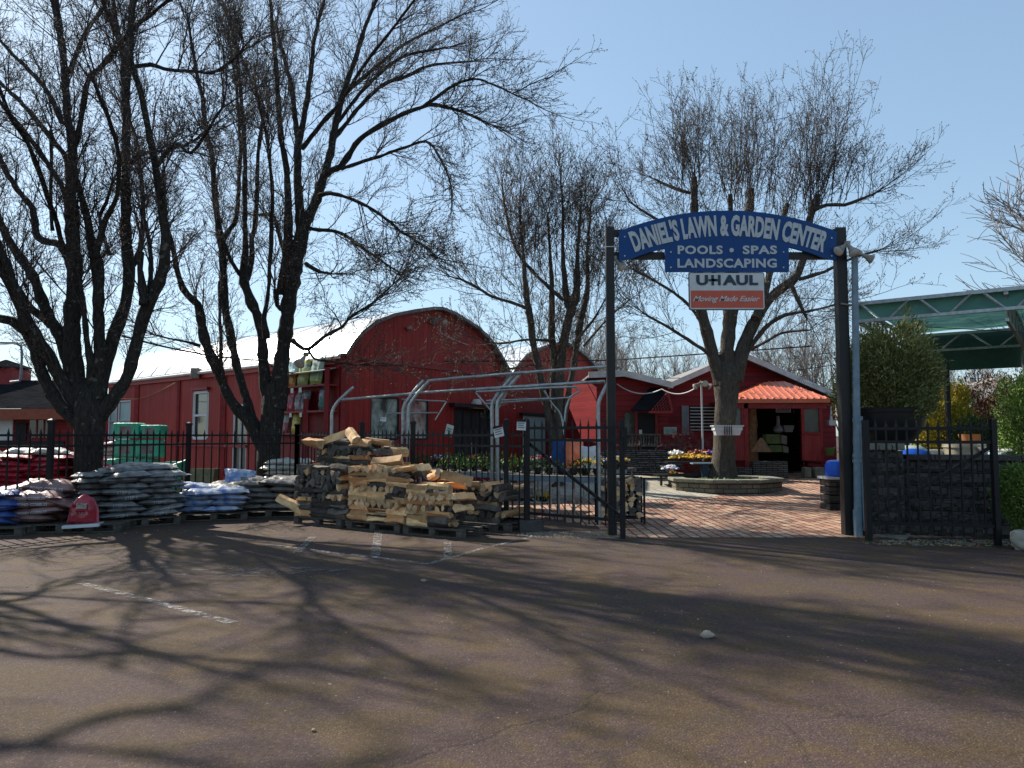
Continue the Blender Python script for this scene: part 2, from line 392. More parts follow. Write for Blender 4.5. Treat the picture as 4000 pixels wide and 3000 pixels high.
def grow(p, d, L, K, wig, up, droop=0):
    # vectorised wandering branches; p,d [N,3], L [N]
    Nn = len(p); pts = [p]; st = (L/(K-1))[:, None]
    for k in range(K-1):
        d = unit(d + RNG.normal(size=(Nn, 3))*wig + np.array([0, 0, 1.0])*up - np.array([0, 0, 1.0])*droop*k/K)
        p = p + d*st; pts.append(p)
    return np.stack(pts, 1)
def children(pts, rad, n, f0, f1, ang, upb, jitter=.25, out=None):
    # n children per parent polyline, returns origin, dir, parent radius there, frac
    Nn, K, _ = pts.shape
    f = f0 + (f1-f0)*(np.arange(n)[None, :]+RNG.random((Nn, n)))/n
    x = f*(K-1); i = np.clip(x.astype(int), 0, K-2); fr = (x-i)[..., None]
    I = np.arange(Nn)[:, None]
    a = pts[I, i]; b = pts[I, i+1]; o = a+(b-a)*fr; d = unit(b-a)
    r = rad[I, i]*(1-fr[..., 0])+rad[I, i+1]*fr[..., 0]
    q = RNG.normal(size=o.shape); q[..., 2] += upb*.3
    q = unit(q - d*(q*d).sum(-1, keepdims=True))
    an = ang + RNG.normal(size=(Nn, n))*jitter
    nd = unit(d*np.cos(an)[..., None]+q*np.sin(an)[..., None] + np.array([0, 0, 1.0])*upb)
    return o.reshape(-1, 3), nd.reshape(-1, 3), r.ravel(), f.ravel()
def smooth_line(P_, step):
    P_ = np.array(P_, float); n = len(P_); out = []
    for i in range(n-1):
        p0 = P_[max(i-1, 0)]; p1 = P_[i]; p2 = P_[i+1]; p3 = P_[min(i+2, n-1)]
        k = max(2, int(np.linalg.norm(p2[:3]-p1[:3])/step))
        for j in range(k):
            t = j/k
            out.append(.5*((2*p1)+(-p0+p2)*t+(2*p0-5*p1+4*p2-p3)*t*t+(-p0+3*p1-3*p2+p3)*t**3))
    out.append(P_[-1]); return np.array(out)
LIGHT = [None]
def make_tree(name, label, cat, D, trunk, limbs, barkm, up=.12, l1=(1.0, 2.4), l2=(.35, .9), l3=(.10, .32), dens=1.0, nsub=(8, 6),
              ang=.75, wig=.12, shoots=None, seed=1, rmax=.03, rsh=.010, light=False, ls=1.0, ts=1.0, buds=True, group=None, rtw=.0036, tipboost=1.0, base=None):
    global RNG
    RNG = np.random.default_rng(seed)
    root = empty(name, base or P(trunk[0][0], 1700, D).xy.to_3d(), label, cat, group)
    if base is None: root.location.z = gz(root.location.x, root.location.y)
    loc = tuple(root.location)
    def conv(L, dd):
        n = len(L); out = []
        for i, q in enumerate(L):
            f = i/(n-1) if n > 1 else 0
            Y = D + dd[0]+(dd[1]-dd[0])*f**1.3
            p = P(q[0], q[1], Y); out.append((p.x, p.y, p.z, q[2]*Y/F))
        return out
    mb = MB()
    tr = smooth_line(conv(trunk, (0, 0)), .12)
    # slightly fluted trunk
    flare = [1+.25*math.exp(-i/3.0) for i in range(len(tr))]
    mb.tube(tr[:, :3], tr[:, 3]*np.array(flare)*ts, 16)
    trv = []
    for i, v in enumerate(mb.v):
        q = Vector(v); n_ = noise.noise(q*3.0)*.035+noise.noise(Vector((q.x*9, q.y*9, q.z*2)))*.02
        k = tr[min(len(tr)-1, i//16)]; c = Vector(k[:3]); dv = q-c
        trv.append(tuple(q+dv.normalized()*n_ if dv.length > 1e-4 else q))
    mb.v = trv
    mb.build('trunk', barkm, root, smooth=True, uv=False)
    srcs = []
    for ll in limbs:
        L, dd = ll[0], ll[1]
        sl_ = smooth_line(conv(L, dd), .16); sl_[:, 3] *= ls
        n = len(sl_)
        wob = np.cumsum(RNG.normal(size=(n, 3))*.008, 0); wob -= np.linspace(0, 1, n)[:, None]*wob[-1]
        sl_[:, :3] += wob
        kn = 1+.10*RNG.normal(size=n); 
        m2 = MB(); r_ = np.maximum(sl_[:, 3], .008)*np.clip(kn, .85, 1.25)
        m2.tube(sl_[:, :3], r_, 10 if sl_[0, 3] > .06 else 7)
        m2.build('limb', barkm, root, smooth=True, uv=False)
        srcs.append((sl_, ll[2] if len(ll) > 2 else 1.0))
    # level 1 from limbs
    O = []; Dd = []; Rr = []; LL = []
    for s_, mul in srcs:
        n = len(s_); ln = (n-1)*.16
        cnt = max(1, int(ln*2.6*dens*mul))
        for _ in range(cnt):
            f = RNG.random()**.75; f = .12+.88*f
            x = f*(n-1); i = min(int(x), n-2)
            o = s_[i]*(1-(x-i))+s_[i+1]*(x-i); d = unit(s_[min(i+2, n-1), :3]-s_[max(i-1, 0), :3])
            q = RNG.normal(size=3); q = unit(q-d*np.dot(q, d)); an = ang+RNG.normal()*.25
            nd = unit(d*math.cos(an)+q*math.sin(an)+np.array([0, 0, up*1.5]))
            O.append(o[:3]); Dd.append(nd); Rr.append(min(max(o[3]*.45, .007), rmax)); LL.append(RNG.uniform(*l1)*(1.0-.35*f))
        # leaders at the tip
        for _ in range(int(3*tipboost)):
            d = unit(s_[-1, :3]-s_[-3, :3]); O.append(s_[-1, :3]); Dd.append(unit(d+RNG.normal(size=3)*.25+np.array([0, 0, up])))
            Rr.append(min(max(s_[-1, 3]*.8, .007), rmax)); LL.append(RNG.uniform(*l1)*1.1)
    if shoots:
        for (px, py, sx, sy, dd, cnt, Lr) in shoots:
            for _ in range(cnt):
                p = P(px+RNG.normal()*sx, py+RNG.normal()*sy, D+dd+RNG.normal()*.4)
                O.append(np.array(p)); Dd.append(unit(np.array([(px-trunk[0][0])/900*.25, 0, 1.0])+RNG.normal(size=3)*.16))
                Rr.append(rsh); LL.append(RNG.uniform(*Lr))
    O = np.array(O); Dd = np.array(Dd); Rr = np.array(Rr); LL = np.array(LL)
    K1 = 9; p1 = grow(O, Dd, LL, K1, wig, up*.35); r1 = Rr[:, None]*np.linspace(1, .3, K1)[None]
    o, d, r, f = children(p1, r1, nsub[0], .12, 1.0, ang, up*.8)
    L2 = RNG.uniform(l2[0], l2[1], len(o))*(1.1-.5*f)
    K2 = 6; p2 = grow(o, d, L2, K2, wig*1.5, up*.3); r2 = np.minimum(r*.6, .0085)[:, None]*np.linspace(1, .5, K2)[None]
    o, d, r, f = children(p2, r2, nsub[1], .15, 1.0, ang*.95, up*.8)
    L3 = RNG.uniform(l3[0], l3[1], len(o))
    K3 = 4; p3 = grow(o, d, L3, K3, wig*2.2, up*.5); r3 = np.full((len(o), K3), rtw)*np.linspace(1.1, .8, K3)[None]
    parts = [batch_tube(p1, r1, 6), batch_tube(p2, np.maximum(r2, rtw), 4), batch_tube(p3, r3, 3)]
    np_mesh('branches', parts, M['twig'] if barkm is not M['fartree'] else barkm, root, loc)
    if light: LIGHT[0] = np_mesh('branches', [batch_tube(p1, r1*1.3, 5), batch_tube(p2[::3], r2[::3]*1.5, 3)] , M['twig'], None, loc)
    if buds:
        tips = np.concatenate([p3[:, -1], p3[:, 2], p2[:, -1]]); dirs = np.concatenate([p3[:, -1]-p3[:, -2], p3[:, 2]-p3[:, 1], p2[:, -1]-p2[:, -2]])
        dirs = unit(dirs+RNG.normal(size=dirs.shape)*.3)
        s = RNG.uniform(.012, .024, len(tips))*D/17
        bp = np.stack([tips, tips+dirs*s[:, None], tips+dirs*(2.0*s)[:, None]], 1)
        br = np.stack([s*.15, s*.42, s*.1], 1)
        np_mesh('buds', [batch_tube(bp, br, 3)], M['bud'], root, loc)
    return root
T1 = make_tree('bare_tree', 'big multi-stemmed bare tree at the left of the photo behind the black fence', 'tree', 14.9,
    [(330,2000,60),(342,1850,58),(348,1740,58),(352,1660,64),(352,1600,68),(352,1540,60),(352,1490,30)],
    [([(340,1680,34),(285,1632,32),(241,1593,29),(163,1473,27),(133,1370,28),(95,1295,26),(40,1255,20),(-60,1235,17),(-200,1180,12)],(0,-.8)),
     ([(330,1620,36),(270,1530,29),(215,1440,27),(160,1340,26),(95,1230,25),(40,1120,21),(-20,1020,18),(-90,880,12)],(0,-1.4)),
     ([(100,1290,24),(75,1180,22),(30,1060,18),(-10,950,15),(-60,800,9)],(-.7,-1.6)),
     ([(320,1560,38),(270,1420,34),(235,1315,30),(175,1225,26),(118,1085,22),(65,1005,20),(10,900,16),(-40,760,10)],(0,.9)),
     ([(205,1270,22),(150,1225,19),(110,1190,17),(70,1120,12)],(.3,-.3)),
     ([(330,1560,50),(295,1480,42),(277,1322,37),(275,1170,33),(283,1030,33),(272,900,25),(270,784,23),(275,650,22),(280,560,21),(258,400,17),(245,250,17),(225,100,17),(205,-40,15),(190,-300,9)],(0,.6)),
     ([(280,580,17),(300,520,14),(315,440,13),(335,340,13),(365,290,12),(430,230,12),(520,120,10),(620,40,8),(740,-60,6)],(.5,-1.4)),
     ([(283,1060,24),(235,960,19),(150,930,15),(127,814,14),(60,723,13),(-10,590,12),(-90,450,8)],(.3,2.2)),
     ([(268,800,16),(241,723,13),(150,579,12),(60,470,11),(0,392,9),(-100,280,6)],(.4,-1.2)),
     ([(262,700,14),(253,615,12),(181,524,12),(108,434,11),(36,356,9),(-40,280,6)],(.4,2.4)),
     ([(250,980,14),(215,850,12),(181,753,12),(108,560,11),(36,440,9),(-50,200,6)],(.2,-2.4)),
     ([(240,480,13),(200,380,11),(130,290,10),(60,215,9),(-20,140,6)],(.5,1.6)),
     ([(262,300,12),(330,130,10),(400,20,8),(450,-100,6)],(.6,2.2)),
     ([(205,900,9),(199,760,8),(199,640,8),(199,506,8)],(.4,.2),.3),
     ([(355,1500,24),(356,1420,18),(337,1322,14),(328,1171,13),(313,1081,12),(305,960,10),(300,800,8)],(-.1,-.9)),
     ([(380,1560,40),(392,1450,30),(395,1322,28),(392,1171,26),(386,1050,25),(365,950,23),(345,850,17),(318,760,14),(298,690,12),(290,560,9)],(0,-1.0)),
     ([(375,1000,16),(400,880,13),(455,760,10),(460,600,8),(420,450,8),(370,330,7)],(-.7,-2.6)),
     ([(385,1560,44),(405,1442,34),(450,1310,31),(480,1230,30),(500,1150,29),(500,1020,27),(482,900,23),(480,844,22),(483,650,21),(487,480,20),(485,300,19),(478,210,16),(450,100,12),(430,-60,9)],(0,.8)),
     ([(487,420,15),(500,250,14),(510,80,12),(520,-120,8)],(.6,1.6)),
     ([(480,200,13),(420,60,11),(390,-40,9)],(.7,-.8)),
     ([(500,1060,17),(545,980,13),(560,860,12),(555,700,10),(530,560,9),(500,450,8)],(.5,2.4)),
     ([(385,1620,42),(430,1580,30),(494,1490,26),(520,1400,26),(542,1322,27),(570,1220,28),(600,1140,27),(632,1060,25),(640,960,22),(628,844,21),(620,784,20),(600,640,17),(572,500,15),(540,340,13),(510,200,11),(530,0,8)],(0,-1.4)),
     ([(560,1190,20),(555,1120,18),(545,1050,15),(550,985,16)],(-.6,-.5),.6),
     ([(580,1180,14),(590,1080,11),(585,960,10),(550,820,8)],(-.5,.4)),
     ([(508,260,11),(590,255,10),(663,271,9),(750,272,8),(844,277,7),(940,205,6)],(-.9,-2.2)),
     ([(603,660,11),(680,560,9),(740,600,8),(800,530,7),(870,420,6)],(-.9,-2.5)),
     ([(500,640,10),(570,600,9),(650,590,7),(740,560,6)],(.6,-1.5)),
     ([(430,1000,9),(400,900,8),(392,840,8),(415,790,8),(440,710,7)],(.3,-.3),.5)],
    M['bark'], up=.10, l1=(.7, 1.9), l2=(.35, 1.0), l3=(.12, .38), dens=1.35, nsub=(7, 6), wig=.10, ang=.62, seed=3, rtw=.0034, light=True, rmax=.016, ls=.84, ts=.86)
T2 = make_tree('bare_tree', 'bare many-stemmed tree before the barn wall, its crown arching over to the right', 'tree', 19.3,
    [(1035,2000,52),(1045,1850,48),(1052,1740,47),(1062,1640,46),(1070,1560,44),(1075,1500,34)],
    [([(1035,1760,32),(1000,1700,27),(965,1640,24),(900,1560,22),(855,1450,22),(815,1350,22),(790,1250,20),(775,1190,20),(735,1155,16),(705,1090,13),(680,960,12),(650,830,9),(640,650,7)],(0,-1.5)),
     ([(1030,1730,30),(990,1650,22),(940,1500,19),(905,1370,19),(880,1260,18),(870,1140,17),(865,1020,16),(850,920,16),(835,800,15),(820,603,12),(802,512,11),(790,422,10),(760,241,8),(735,80,6)],(0,1.2)),
     ([(858,960,12),(890,900,11),(918,850,10),(928,700,9),(935,560,8),(925,380,7),(900,180,5)],(.6,2.2)),
     ([(870,1480,9),(860,1380,9),(855,1200,8),(858,1100,7)],(-.5,.5),.3),
     ([(1050,1600,30),(1030,1430,26),(1012,1270,22),(965,1150,22),(945,1075,21),(955,950,12),(955,800,11),(950,600,10),(940,400,9),(925,211,7),(900,60,5)],(0,1.6)),
     ([(965,1090,13),(985,1020,12),(987,930,12),(1000,850,11),(1005,603,9),(1025,422,8),(990,331,7),(941,211,6),(880,40,5)],(.7,2.6)),
     ([(945,1080,10),(905,1020,9),(880,960,8),(850,850,7)],(.5,-.6)),
     ([(1080,1600,44),(1100,1430,36),(1118,1280,33),(1138,1130,34),(1160,1010,33),(1180,900,30),(1200,850,26),(1222,800,24),(1245,723,21),(1279,603,18),(1303,482,15),(1339,362,13),(1393,211,11),(1441,60,9),(1500,-80,6)],(0,.8)),
     ([(1100,1150,24),(1112,1060,22),(1125,930,21),(1128,844,18),(1122,663,14),(1104,542,13),(1092,362,12),(1080,211,10),(1062,60,8),(1050,-100,5)],(.2,-1.2)),
     ([(1165,960,24),(1170,850,22),(1164,663,17),(1167,573,15),(1182,482,13),(1200,386,12),(1218,241,11),(1236,120,9),(1262,20,7),(1280,-120,5)],(.2,1.4)),
     ([(1166,600,13),(1158,482,12),(1140,331,11),(1110,229,9),(1080,100,7)],(.7,2.2)),
     ([(1260,690,17),(1300,665,15),(1333,650,15),(1375,591,14),(1405,542,13),(1484,494,12),(1544,458,11),(1622,422,9),(1700,405,8),(1808,434,7),(1900,480,5)],(.3,-1.8),1.2),
     ([(1650,418,8),(1750,350,7),(1850,310,6),(1930,330,5),(2000,365,4)],(-1.5,-2.6),1.2),
     ([(1333,660,9),(1423,633,8),(1544,591,7),(1664,555,6),(1730,640,5),(1760,720,4)],(-.3,-2.6),1.2),
     ([(1235,770,12),(1273,758,9),(1363,772,8),(1484,832,7),(1574,904,6),(1660,960,5),(1700,1000,4)],(.3,-2.2),1.3),
     ([(1290,560,12),(1400,420,10),(1500,330,9),(1600,290,8),(1700,250,6),(1850,240,4)],(.6,2.6),1.2),
     ([(1180,580,12),(1250,490,11),(1330,400,9),(1420,260,8),(1530,110,7),(1620,0,5)],(.9,-2.0),1.1),
     ([(1330,380,9),(1450,270,8),(1580,170,7),(1700,110,5),(1800,60,4)],(.9,2.5),1.1),
     ([(1300,500,9),(1420,350,8),(1560,230,7),(1720,190,5)],(.7,.6)),
     ([(1145,1330,12),(1170,1350,10),(1203,1362,9),(1263,1318,8),(1341,1270,7),(1372,1234,6),(1444,1192,5),(1534,1113,4)],(-.1,-2.2)),
     ([(1203,1362,7),(1230,1400,6),(1300,1415,5),(1400,1425,4)],(-.5,-1.4),1.5),
     ([(1205,890,10),(1233,896,9),(1323,908,8),(1414,969,7),(1504,1029,5),(1552,1059,4)],(.5,-2.8),1.2),
     ([(1195,1030,11),(1240,1060,8),(1290,1070,6)],(0,-1.2)),
     ([(1105,1210,10),(1080,1190,12),(1075,1130,12)],(0,-.3),.5),
     ([(1040,1320,16),(1035,1240,12),(1050,1150,9),(1060,995,10),(1068,784,9),(1056,633,8),(1031,482,7),(1000,362,6)],(-.3,-2.3)),
     ([(780,1350,7),(700,1330,5),(610,1310,4)],(-.6,-1.8)),
     ([(1115,1000,12),(1085,900,9),(1060,850,8),(990,840,6)],(.3,2.0))],
    M['bark'], up=.09, l1=(.7, 2.0), l2=(.4, 1.1), l3=(.14, .42), dens=1.15, nsub=(7, 5), wig=.095, ang=.58, seed=5, rtw=.0042, rmax=.017, ls=.86, ts=.92)
T3 = make_tree('bare_tree', 'small upright bare tree behind the steel pipe frames', 'tree', 21.0,
    [(2175,1960,26),(2175,1850,24),(2172,1760,24),(2172,1690,24)],
    [([(2165,1720,16),(2142,1615,14),(2120,1517,14),(2097,1404,14),(2082,1314,14),(2067,1223,13),(2052,1103,10),(2040,960,6),(2030,820,4)],(0,-.5)),
     ([(2172,1720,17),(2165,1442,16),(2154,1291,14),(2158,1163,12),(2150,1000,7),(2140,840,4)],(0,.4)),
     ([(2180,1720,19),(2190,1442,18),(2210,1314,18),(2233,1208,18),(2256,1118,14),(2260,960,7),(2270,800,4)],(0,-.2)),
     ([(2230,1220,14),(2213,1160,14),(2203,1000,8),(2200,800,5),(2190,680,3)],(0,.3)),
     ([(2195,1700,13),(2225,1520,12),(2240,1450,12),(2263,1291,12),(2286,1178,12),(2297,1103,10),(2300,950,6),(2310,800,4)],(0,.8)),
     ([(2075,1210,7),(2000,1180,7),(1924,1155,6),(1826,1103,5),(1760,1080,3)],(-.3,-1.5),1.4),
     ([(2200,1170,9),(2130,1110,8),(2090,1072,7),(2022,982,6),(1977,840,5),(1960,720,3)],(0,.9),1.3),
     ([(2150,1330,6),(2060,1325,5),(1950,1340,4),(1880,1330,3)],(0,-.9)),
     ([(2250,1330,7),(2300,1270,6),(2330,1230,4),(2390,1120,3)],(0,-.6)),
     ([(2110,1420,5),(2000,1440,4),(1900,1460,3)],(0,-1.4)),
     ([(2280,1350,5),(2370,1250,4),(2450,1180,3)],(.5,1.0))],
    M['barkmid'], up=.13, l1=(.9, 2.3), l2=(.35, 1.1), l3=(.12, .36), dens=1.6, nsub=(7, 5), ang=.70, wig=.07, seed=8, rtw=.0040, rmax=.011, rsh=.009,
    shoots=[(2050,1080,50,80,-.3,14,(1.6,2.6)),(2150,1050,70,90,.2,22,(1.9,3.2)),(2270,1060,65,90,0,20,(1.8,3.0)),(1975,980,30,40,.4,6,(1.2,2.0)),(2350,1150,35,60,.4,8,(1.4,2.6))])
T4 = make_tree('bare_tree', 'bare tree in the round stone planter behind the entrance sign', 'tree', 20.4,
    [(2825,1890,54),(2826,1820,45),(2828,1740,41),(2832,1640,41),(2836,1560,43),(2840,1500,48),(2842,1455,46),(2842,1420,30)],
    [([(2815,1500,32),(2795,1420,26),(2775,1350,24),(2758,1275,22),(2742,1209,20),(2728,1060,17),(2718,900,15),(2714,740,14),(2712,690,12)],(0,-.6)),
     ([(2840,1480,36),(2841,1341,29),(2852,1231,29),(2860,1060,24),(2890,920,20),(2928,800,17),(2930,740,12)],(0,.5)),
     ([(2865,1480,36),(2907,1341,25),(2951,1242,23),(3010,1160,21),(3070,1115,18),(3110,1080,16),(3150,980,14),(3160,880,14),(3180,800,16),(3195,760,10)],(0,-.9)),
     ([(2950,1245,18),(2990,1130,16),(3020,1000,14),(3050,880,12),(3075,800,10)],(-.4,1.0)),
     ([(2855,1000,10),(2853,860,9),(2853,760,8)],(.3,-.4)),
     ([(3180,820,10),(3230,800,8),(3297,802,7),(3360,780,6),(3420,755,4)],(-.8,-1.6),1.4),
     ([(3120,1090,9),(3220,1060,7),(3330,1010,6),(3430,980,4)],(-.6,-1.0),1.3),
     ([(2890,1430,10),(2950,1320,9),(3040,1240,7),(3172,1209,5),(3260,1190,4)],(0,-1.8)),
     ([(3090,1110,9),(3120,1180,7),(3150,1240,5)],(-.5,-.9)),
     ([(2785,1400,8),(2742,1363,7),(2620,1286,6),(2510,1220,4)],(0,-1.0),1.3),
     ([(2760,1290,7),(2680,1180,6),(2560,1100,5),(2470,1050,4)],(-.3,1.2),1.3),
     ([(2725,1000,8),(2640,900,7),(2540,840,5),(2460,790,4)],(-.4,-1.2),1.4),
     ([(2718,760,8),(2640,740,6),(2560,700,5)],(-.4,.5),1.4),
     ([(2900,1380,8),(2980,1340,6),(3060,1300,5),(3160,1290,4)],(.1,1.2))],
    M['barkmid'], up=.13, l1=(.9, 2.3), l2=(.35, 1.2), l3=(.12, .38), dens=1.3, nsub=(7, 5), ang=.72, wig=.07, seed=12, rtw=.0038, rmax=.011, rsh=.011,
    shoots=[(2700,710,45,30,-.6,24,(1.5,2.6)),(2620,760,45,30,-.4,6,(1.0,2.0)),(2850,770,50,30,.3,16,(1.8,3.0)),(2935,780,50,30,.5,24,(2.2,3.7)),(3060,810,50,30,.8,15,(1.8,3.2)),(3180,790,50,25,-.7,25,(2.4,3.9)),(3300,790,55,20,-1.0,10,(1.2,2.6))])
# two more of the row, beyond the left edge: only their shadows reach the picture
def row_tree(x, y, rz, label, sc):
    root = T1.copy(); col.objects.link(root); root.location = (x, y, 0); root.rotation_euler = (0, 0, rz); root.scale = sc; root['label'] = label
    for ch in T1.children:
        if ch.name.startswith(('branches', 'buds')): continue
        c = ch.copy(); col.objects.link(c); c.parent = root
    c = LIGHT[0].copy(); col.objects.link(c); c.parent = root
row_tree(-11.6, 11.3, 2.2, 'bare tree of the lot row just beyond the left edge of the view', (.85, .85, 1.02))
bpy.data.objects.remove(LIGHT[0])
# background bare trees: three templates, copied
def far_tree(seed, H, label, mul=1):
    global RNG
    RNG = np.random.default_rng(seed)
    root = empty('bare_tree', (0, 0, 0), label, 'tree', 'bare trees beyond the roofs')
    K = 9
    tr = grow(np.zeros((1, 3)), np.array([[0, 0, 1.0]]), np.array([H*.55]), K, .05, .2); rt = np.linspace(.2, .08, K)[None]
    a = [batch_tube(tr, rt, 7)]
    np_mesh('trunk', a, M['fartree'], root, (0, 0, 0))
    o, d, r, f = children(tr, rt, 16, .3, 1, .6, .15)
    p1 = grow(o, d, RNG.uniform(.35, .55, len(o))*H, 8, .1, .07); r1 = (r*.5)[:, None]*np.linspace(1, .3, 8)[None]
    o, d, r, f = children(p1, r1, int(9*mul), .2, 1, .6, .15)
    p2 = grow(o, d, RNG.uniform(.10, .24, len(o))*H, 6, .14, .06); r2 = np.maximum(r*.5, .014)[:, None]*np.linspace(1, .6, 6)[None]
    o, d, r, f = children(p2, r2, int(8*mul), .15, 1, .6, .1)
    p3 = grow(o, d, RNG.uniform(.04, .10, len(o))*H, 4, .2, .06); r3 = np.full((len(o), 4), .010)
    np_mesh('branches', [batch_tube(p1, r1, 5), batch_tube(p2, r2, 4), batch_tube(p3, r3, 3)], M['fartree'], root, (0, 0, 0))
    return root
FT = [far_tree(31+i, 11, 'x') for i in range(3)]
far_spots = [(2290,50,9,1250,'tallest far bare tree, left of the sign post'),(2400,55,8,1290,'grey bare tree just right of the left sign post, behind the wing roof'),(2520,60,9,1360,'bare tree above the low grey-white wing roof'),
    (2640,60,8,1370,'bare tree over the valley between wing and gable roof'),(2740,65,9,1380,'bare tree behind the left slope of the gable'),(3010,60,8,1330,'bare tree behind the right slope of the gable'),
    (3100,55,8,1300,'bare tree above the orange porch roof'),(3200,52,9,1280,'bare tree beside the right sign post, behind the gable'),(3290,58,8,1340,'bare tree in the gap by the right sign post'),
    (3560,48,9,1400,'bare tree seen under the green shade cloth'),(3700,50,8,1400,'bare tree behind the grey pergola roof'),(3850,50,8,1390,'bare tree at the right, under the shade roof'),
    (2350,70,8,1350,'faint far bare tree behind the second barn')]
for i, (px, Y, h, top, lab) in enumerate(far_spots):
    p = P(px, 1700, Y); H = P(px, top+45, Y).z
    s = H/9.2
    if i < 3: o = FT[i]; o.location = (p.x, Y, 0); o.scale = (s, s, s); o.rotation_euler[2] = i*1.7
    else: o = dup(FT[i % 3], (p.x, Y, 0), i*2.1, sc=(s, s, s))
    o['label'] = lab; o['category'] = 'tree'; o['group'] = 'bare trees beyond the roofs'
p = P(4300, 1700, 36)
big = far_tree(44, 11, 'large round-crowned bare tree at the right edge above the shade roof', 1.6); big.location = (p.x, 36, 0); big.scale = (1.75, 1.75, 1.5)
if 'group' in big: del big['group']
# ================================================================ ground
def grid_sheet(name, x0, x1, y0, y1, nx, ny, dz, m, inside=None):
    mb = MB(); idx = {}
    for i in range(nx+1):
        for j in range(ny+1):
            x = x0+(x1-x0)*i/nx; y = y0+(y1-y0)*j/ny
            idx[i, j] = len(mb.v); mb.v.append((x, y, gz(x, y)+dz))
    for i in range(nx):
        for j in range(ny):
            x = x0+(x1-x0)*(i+.5)/nx; y = y0+(y1-y0)*(j+.5)/ny
            if inside is None or inside(x, y):
                mb.f.append((idx[i, j], idx[i+1, j], idx[i+1, j+1], idx[i, j+1])); mb.m.append(0)
    return tag(mb.build(name, m, smooth=False, world=False), kind='structure')
def ground():
    mb = MB()
    xs = [-600, -200, -80]+[x*2.0 for x in range(-20, 31)]+[80, 200, 600]; ys = [-200, -40]+[y*1.0 for y in range(-8, 60)]+[80, 150, 300, 900]
    for x in xs:
        for y in ys: mb.v.append((x, y, gz(x, y)))
    n = len(ys)
    for i in range(len(xs)-1):
        for j in range(n-1): mb.f.append((i*n+j, (i+1)*n+j, (i+1)*n+j+1, i*n+j+1)); mb.m.append(0)
    tag(mb.build('ground', M['asphalt'], world=False), kind='structure')
ground()
def gate_line(x): return 11.75
def pl_in(x, y):
    if y < 11.75+.04*math.sin(x*3): return False
    lx = 1.72 - max(0, y-12.6)*.55
    return x > lx
grid_sheet('brick_path', -4, 12, 11.5, 24.2, 64, 51, .006, M['brick'], pl_in)
def pv_in(x, y):
    c = (x-3.0)/3.4; d = (y-20.8)/2.6
    return c*c+d*d < 1 and x < 5.2 or (x > .2 and x < 3.2 and 17.5 < y < 20 and x < 1.2+(y-17.5)*.6)
grid_sheet('paved_path', -1, 7, 17, 24, 80, 70, .011, M['paver'], pv_in)
# painted markings (worn), each a thin sheet on the asphalt
def strip(name, pts, w_, m, z=.005):
    mb = MB(); pts = [Vector(p) for p in pts]
    for a, b in zip(pts[:-1], pts[1:]):
        d = (b-a).normalized(); nrm = Vector((-d.y, d.x, 0))*w_/2
        q = [a-nrm-d*w_*.3, a+nrm-d*w_*.3, b+nrm+d*w_*.3, b-nrm+d*w_*.3]
        mb.add([(p.x, p.y, gz(p.x, p.y)+z) for p in q], [(0, 3, 2, 1)])
    return tag(mb.build(name, m, world=False), kind='structure')
strip('painted_line', [G(320,2280), G(600,2350), G(900,2432)], .10, M['line'])
strip('painted_line', [G(1050,2128), G(1350,2165), G(1680,2203)], .10, M['line'], .005)
strip('painted_line', [G(1680,2203), G(1900,2140), G(2080,2098)], .09, M['line'], .009)
strip('painted_line', [G(1480,2070), G(1465,2180)], .13, M['line'], .009)
strip('painted_line', [G(1748,2120), G(1750,2190)], .11, M['line'], .009)
strip('painted_line', [G(1220,2100), G(1160,2160)], .11, M['line'], .009)
mb = MB(); c = G(900, 2235)
mb.add([(c.x+1.25*math.cos(a)*(1+.2*math.sin(3*a)), c.y+.42*math.sin(a)*(1+.2*math.cos(2*a)), .012) for a in [i*math.pi/12 for i in range(24)]], [tuple(range(24))])
tag(mb.build('chalk_patch', M['chalk'], world=False), kind='structure')
# gravel and leaf litter by the gate
def litter(name, label, cx, cy, rx, ry, n, cols, s0, s1, seed, z=.0):
    rg = random.Random(seed); mb = MB()
    for _ in range(n):
        a = rg.uniform(0, 6.28); r = rg.random()**.6
        x = cx+rx*r*math.cos(a); y = cy+ry*r*math.sin(a); s = rg.uniform(s0, s1); h = s*rg.uniform(.25, .7)
        zz = gz(x, y)+z; th = rg.uniform(0, 3.14); q = []
        for k in range(5):
            b = th+k*1.257; q.append((x+s*rg.uniform(.6, 1)*math.cos(b), y+s*rg.uniform(.6, 1)*math.sin(b), zz))
        q.append((x, y, zz+h))
        mb.add(q, [(0,1,5),(1,2,5),(2,3,5),(3,4,5),(4,0,5)], rg.randrange(len(cols)))
    o = mb.build(name, cols, uv=False); tag(o, label, 'gravel', kind='stuff'); return o
gcol = [mat('gravel tan', (.30,.24,.17), .9, .4, 30, 0), mat('gravel grey', (.20,.19,.18), .9, .4, 30, 0), mat('dry leaf', (.22,.13,.07), .9, .4, 30, 0)]
litter('gravel', 'tan gravel and leaf litter in front of the black gate', 1.1, 12.1, 1.0, .42, 1500, gcol, .012, .035, 1)
litter('gravel', 'scatter of small stones under the firewood pallets and bag pallets', -3.0, 12.3, 4.6, .7, 260, gcol, .008, .02, 2)
litter('gravel', 'grit and green weeds along the foot of the retaining wall', 7.0, 11.2, 1.8, .35, 700, gcol+[mat('weed', (.10,.16,.05), .8, .3, 20, 0)], .012, .04, 3)
litter('gravel', 'loose grit and dry leaf bits scattered across the parking lot', 1.0, 6.5, 8.5, 4.6, 900, gcol, .005, .015, 4)
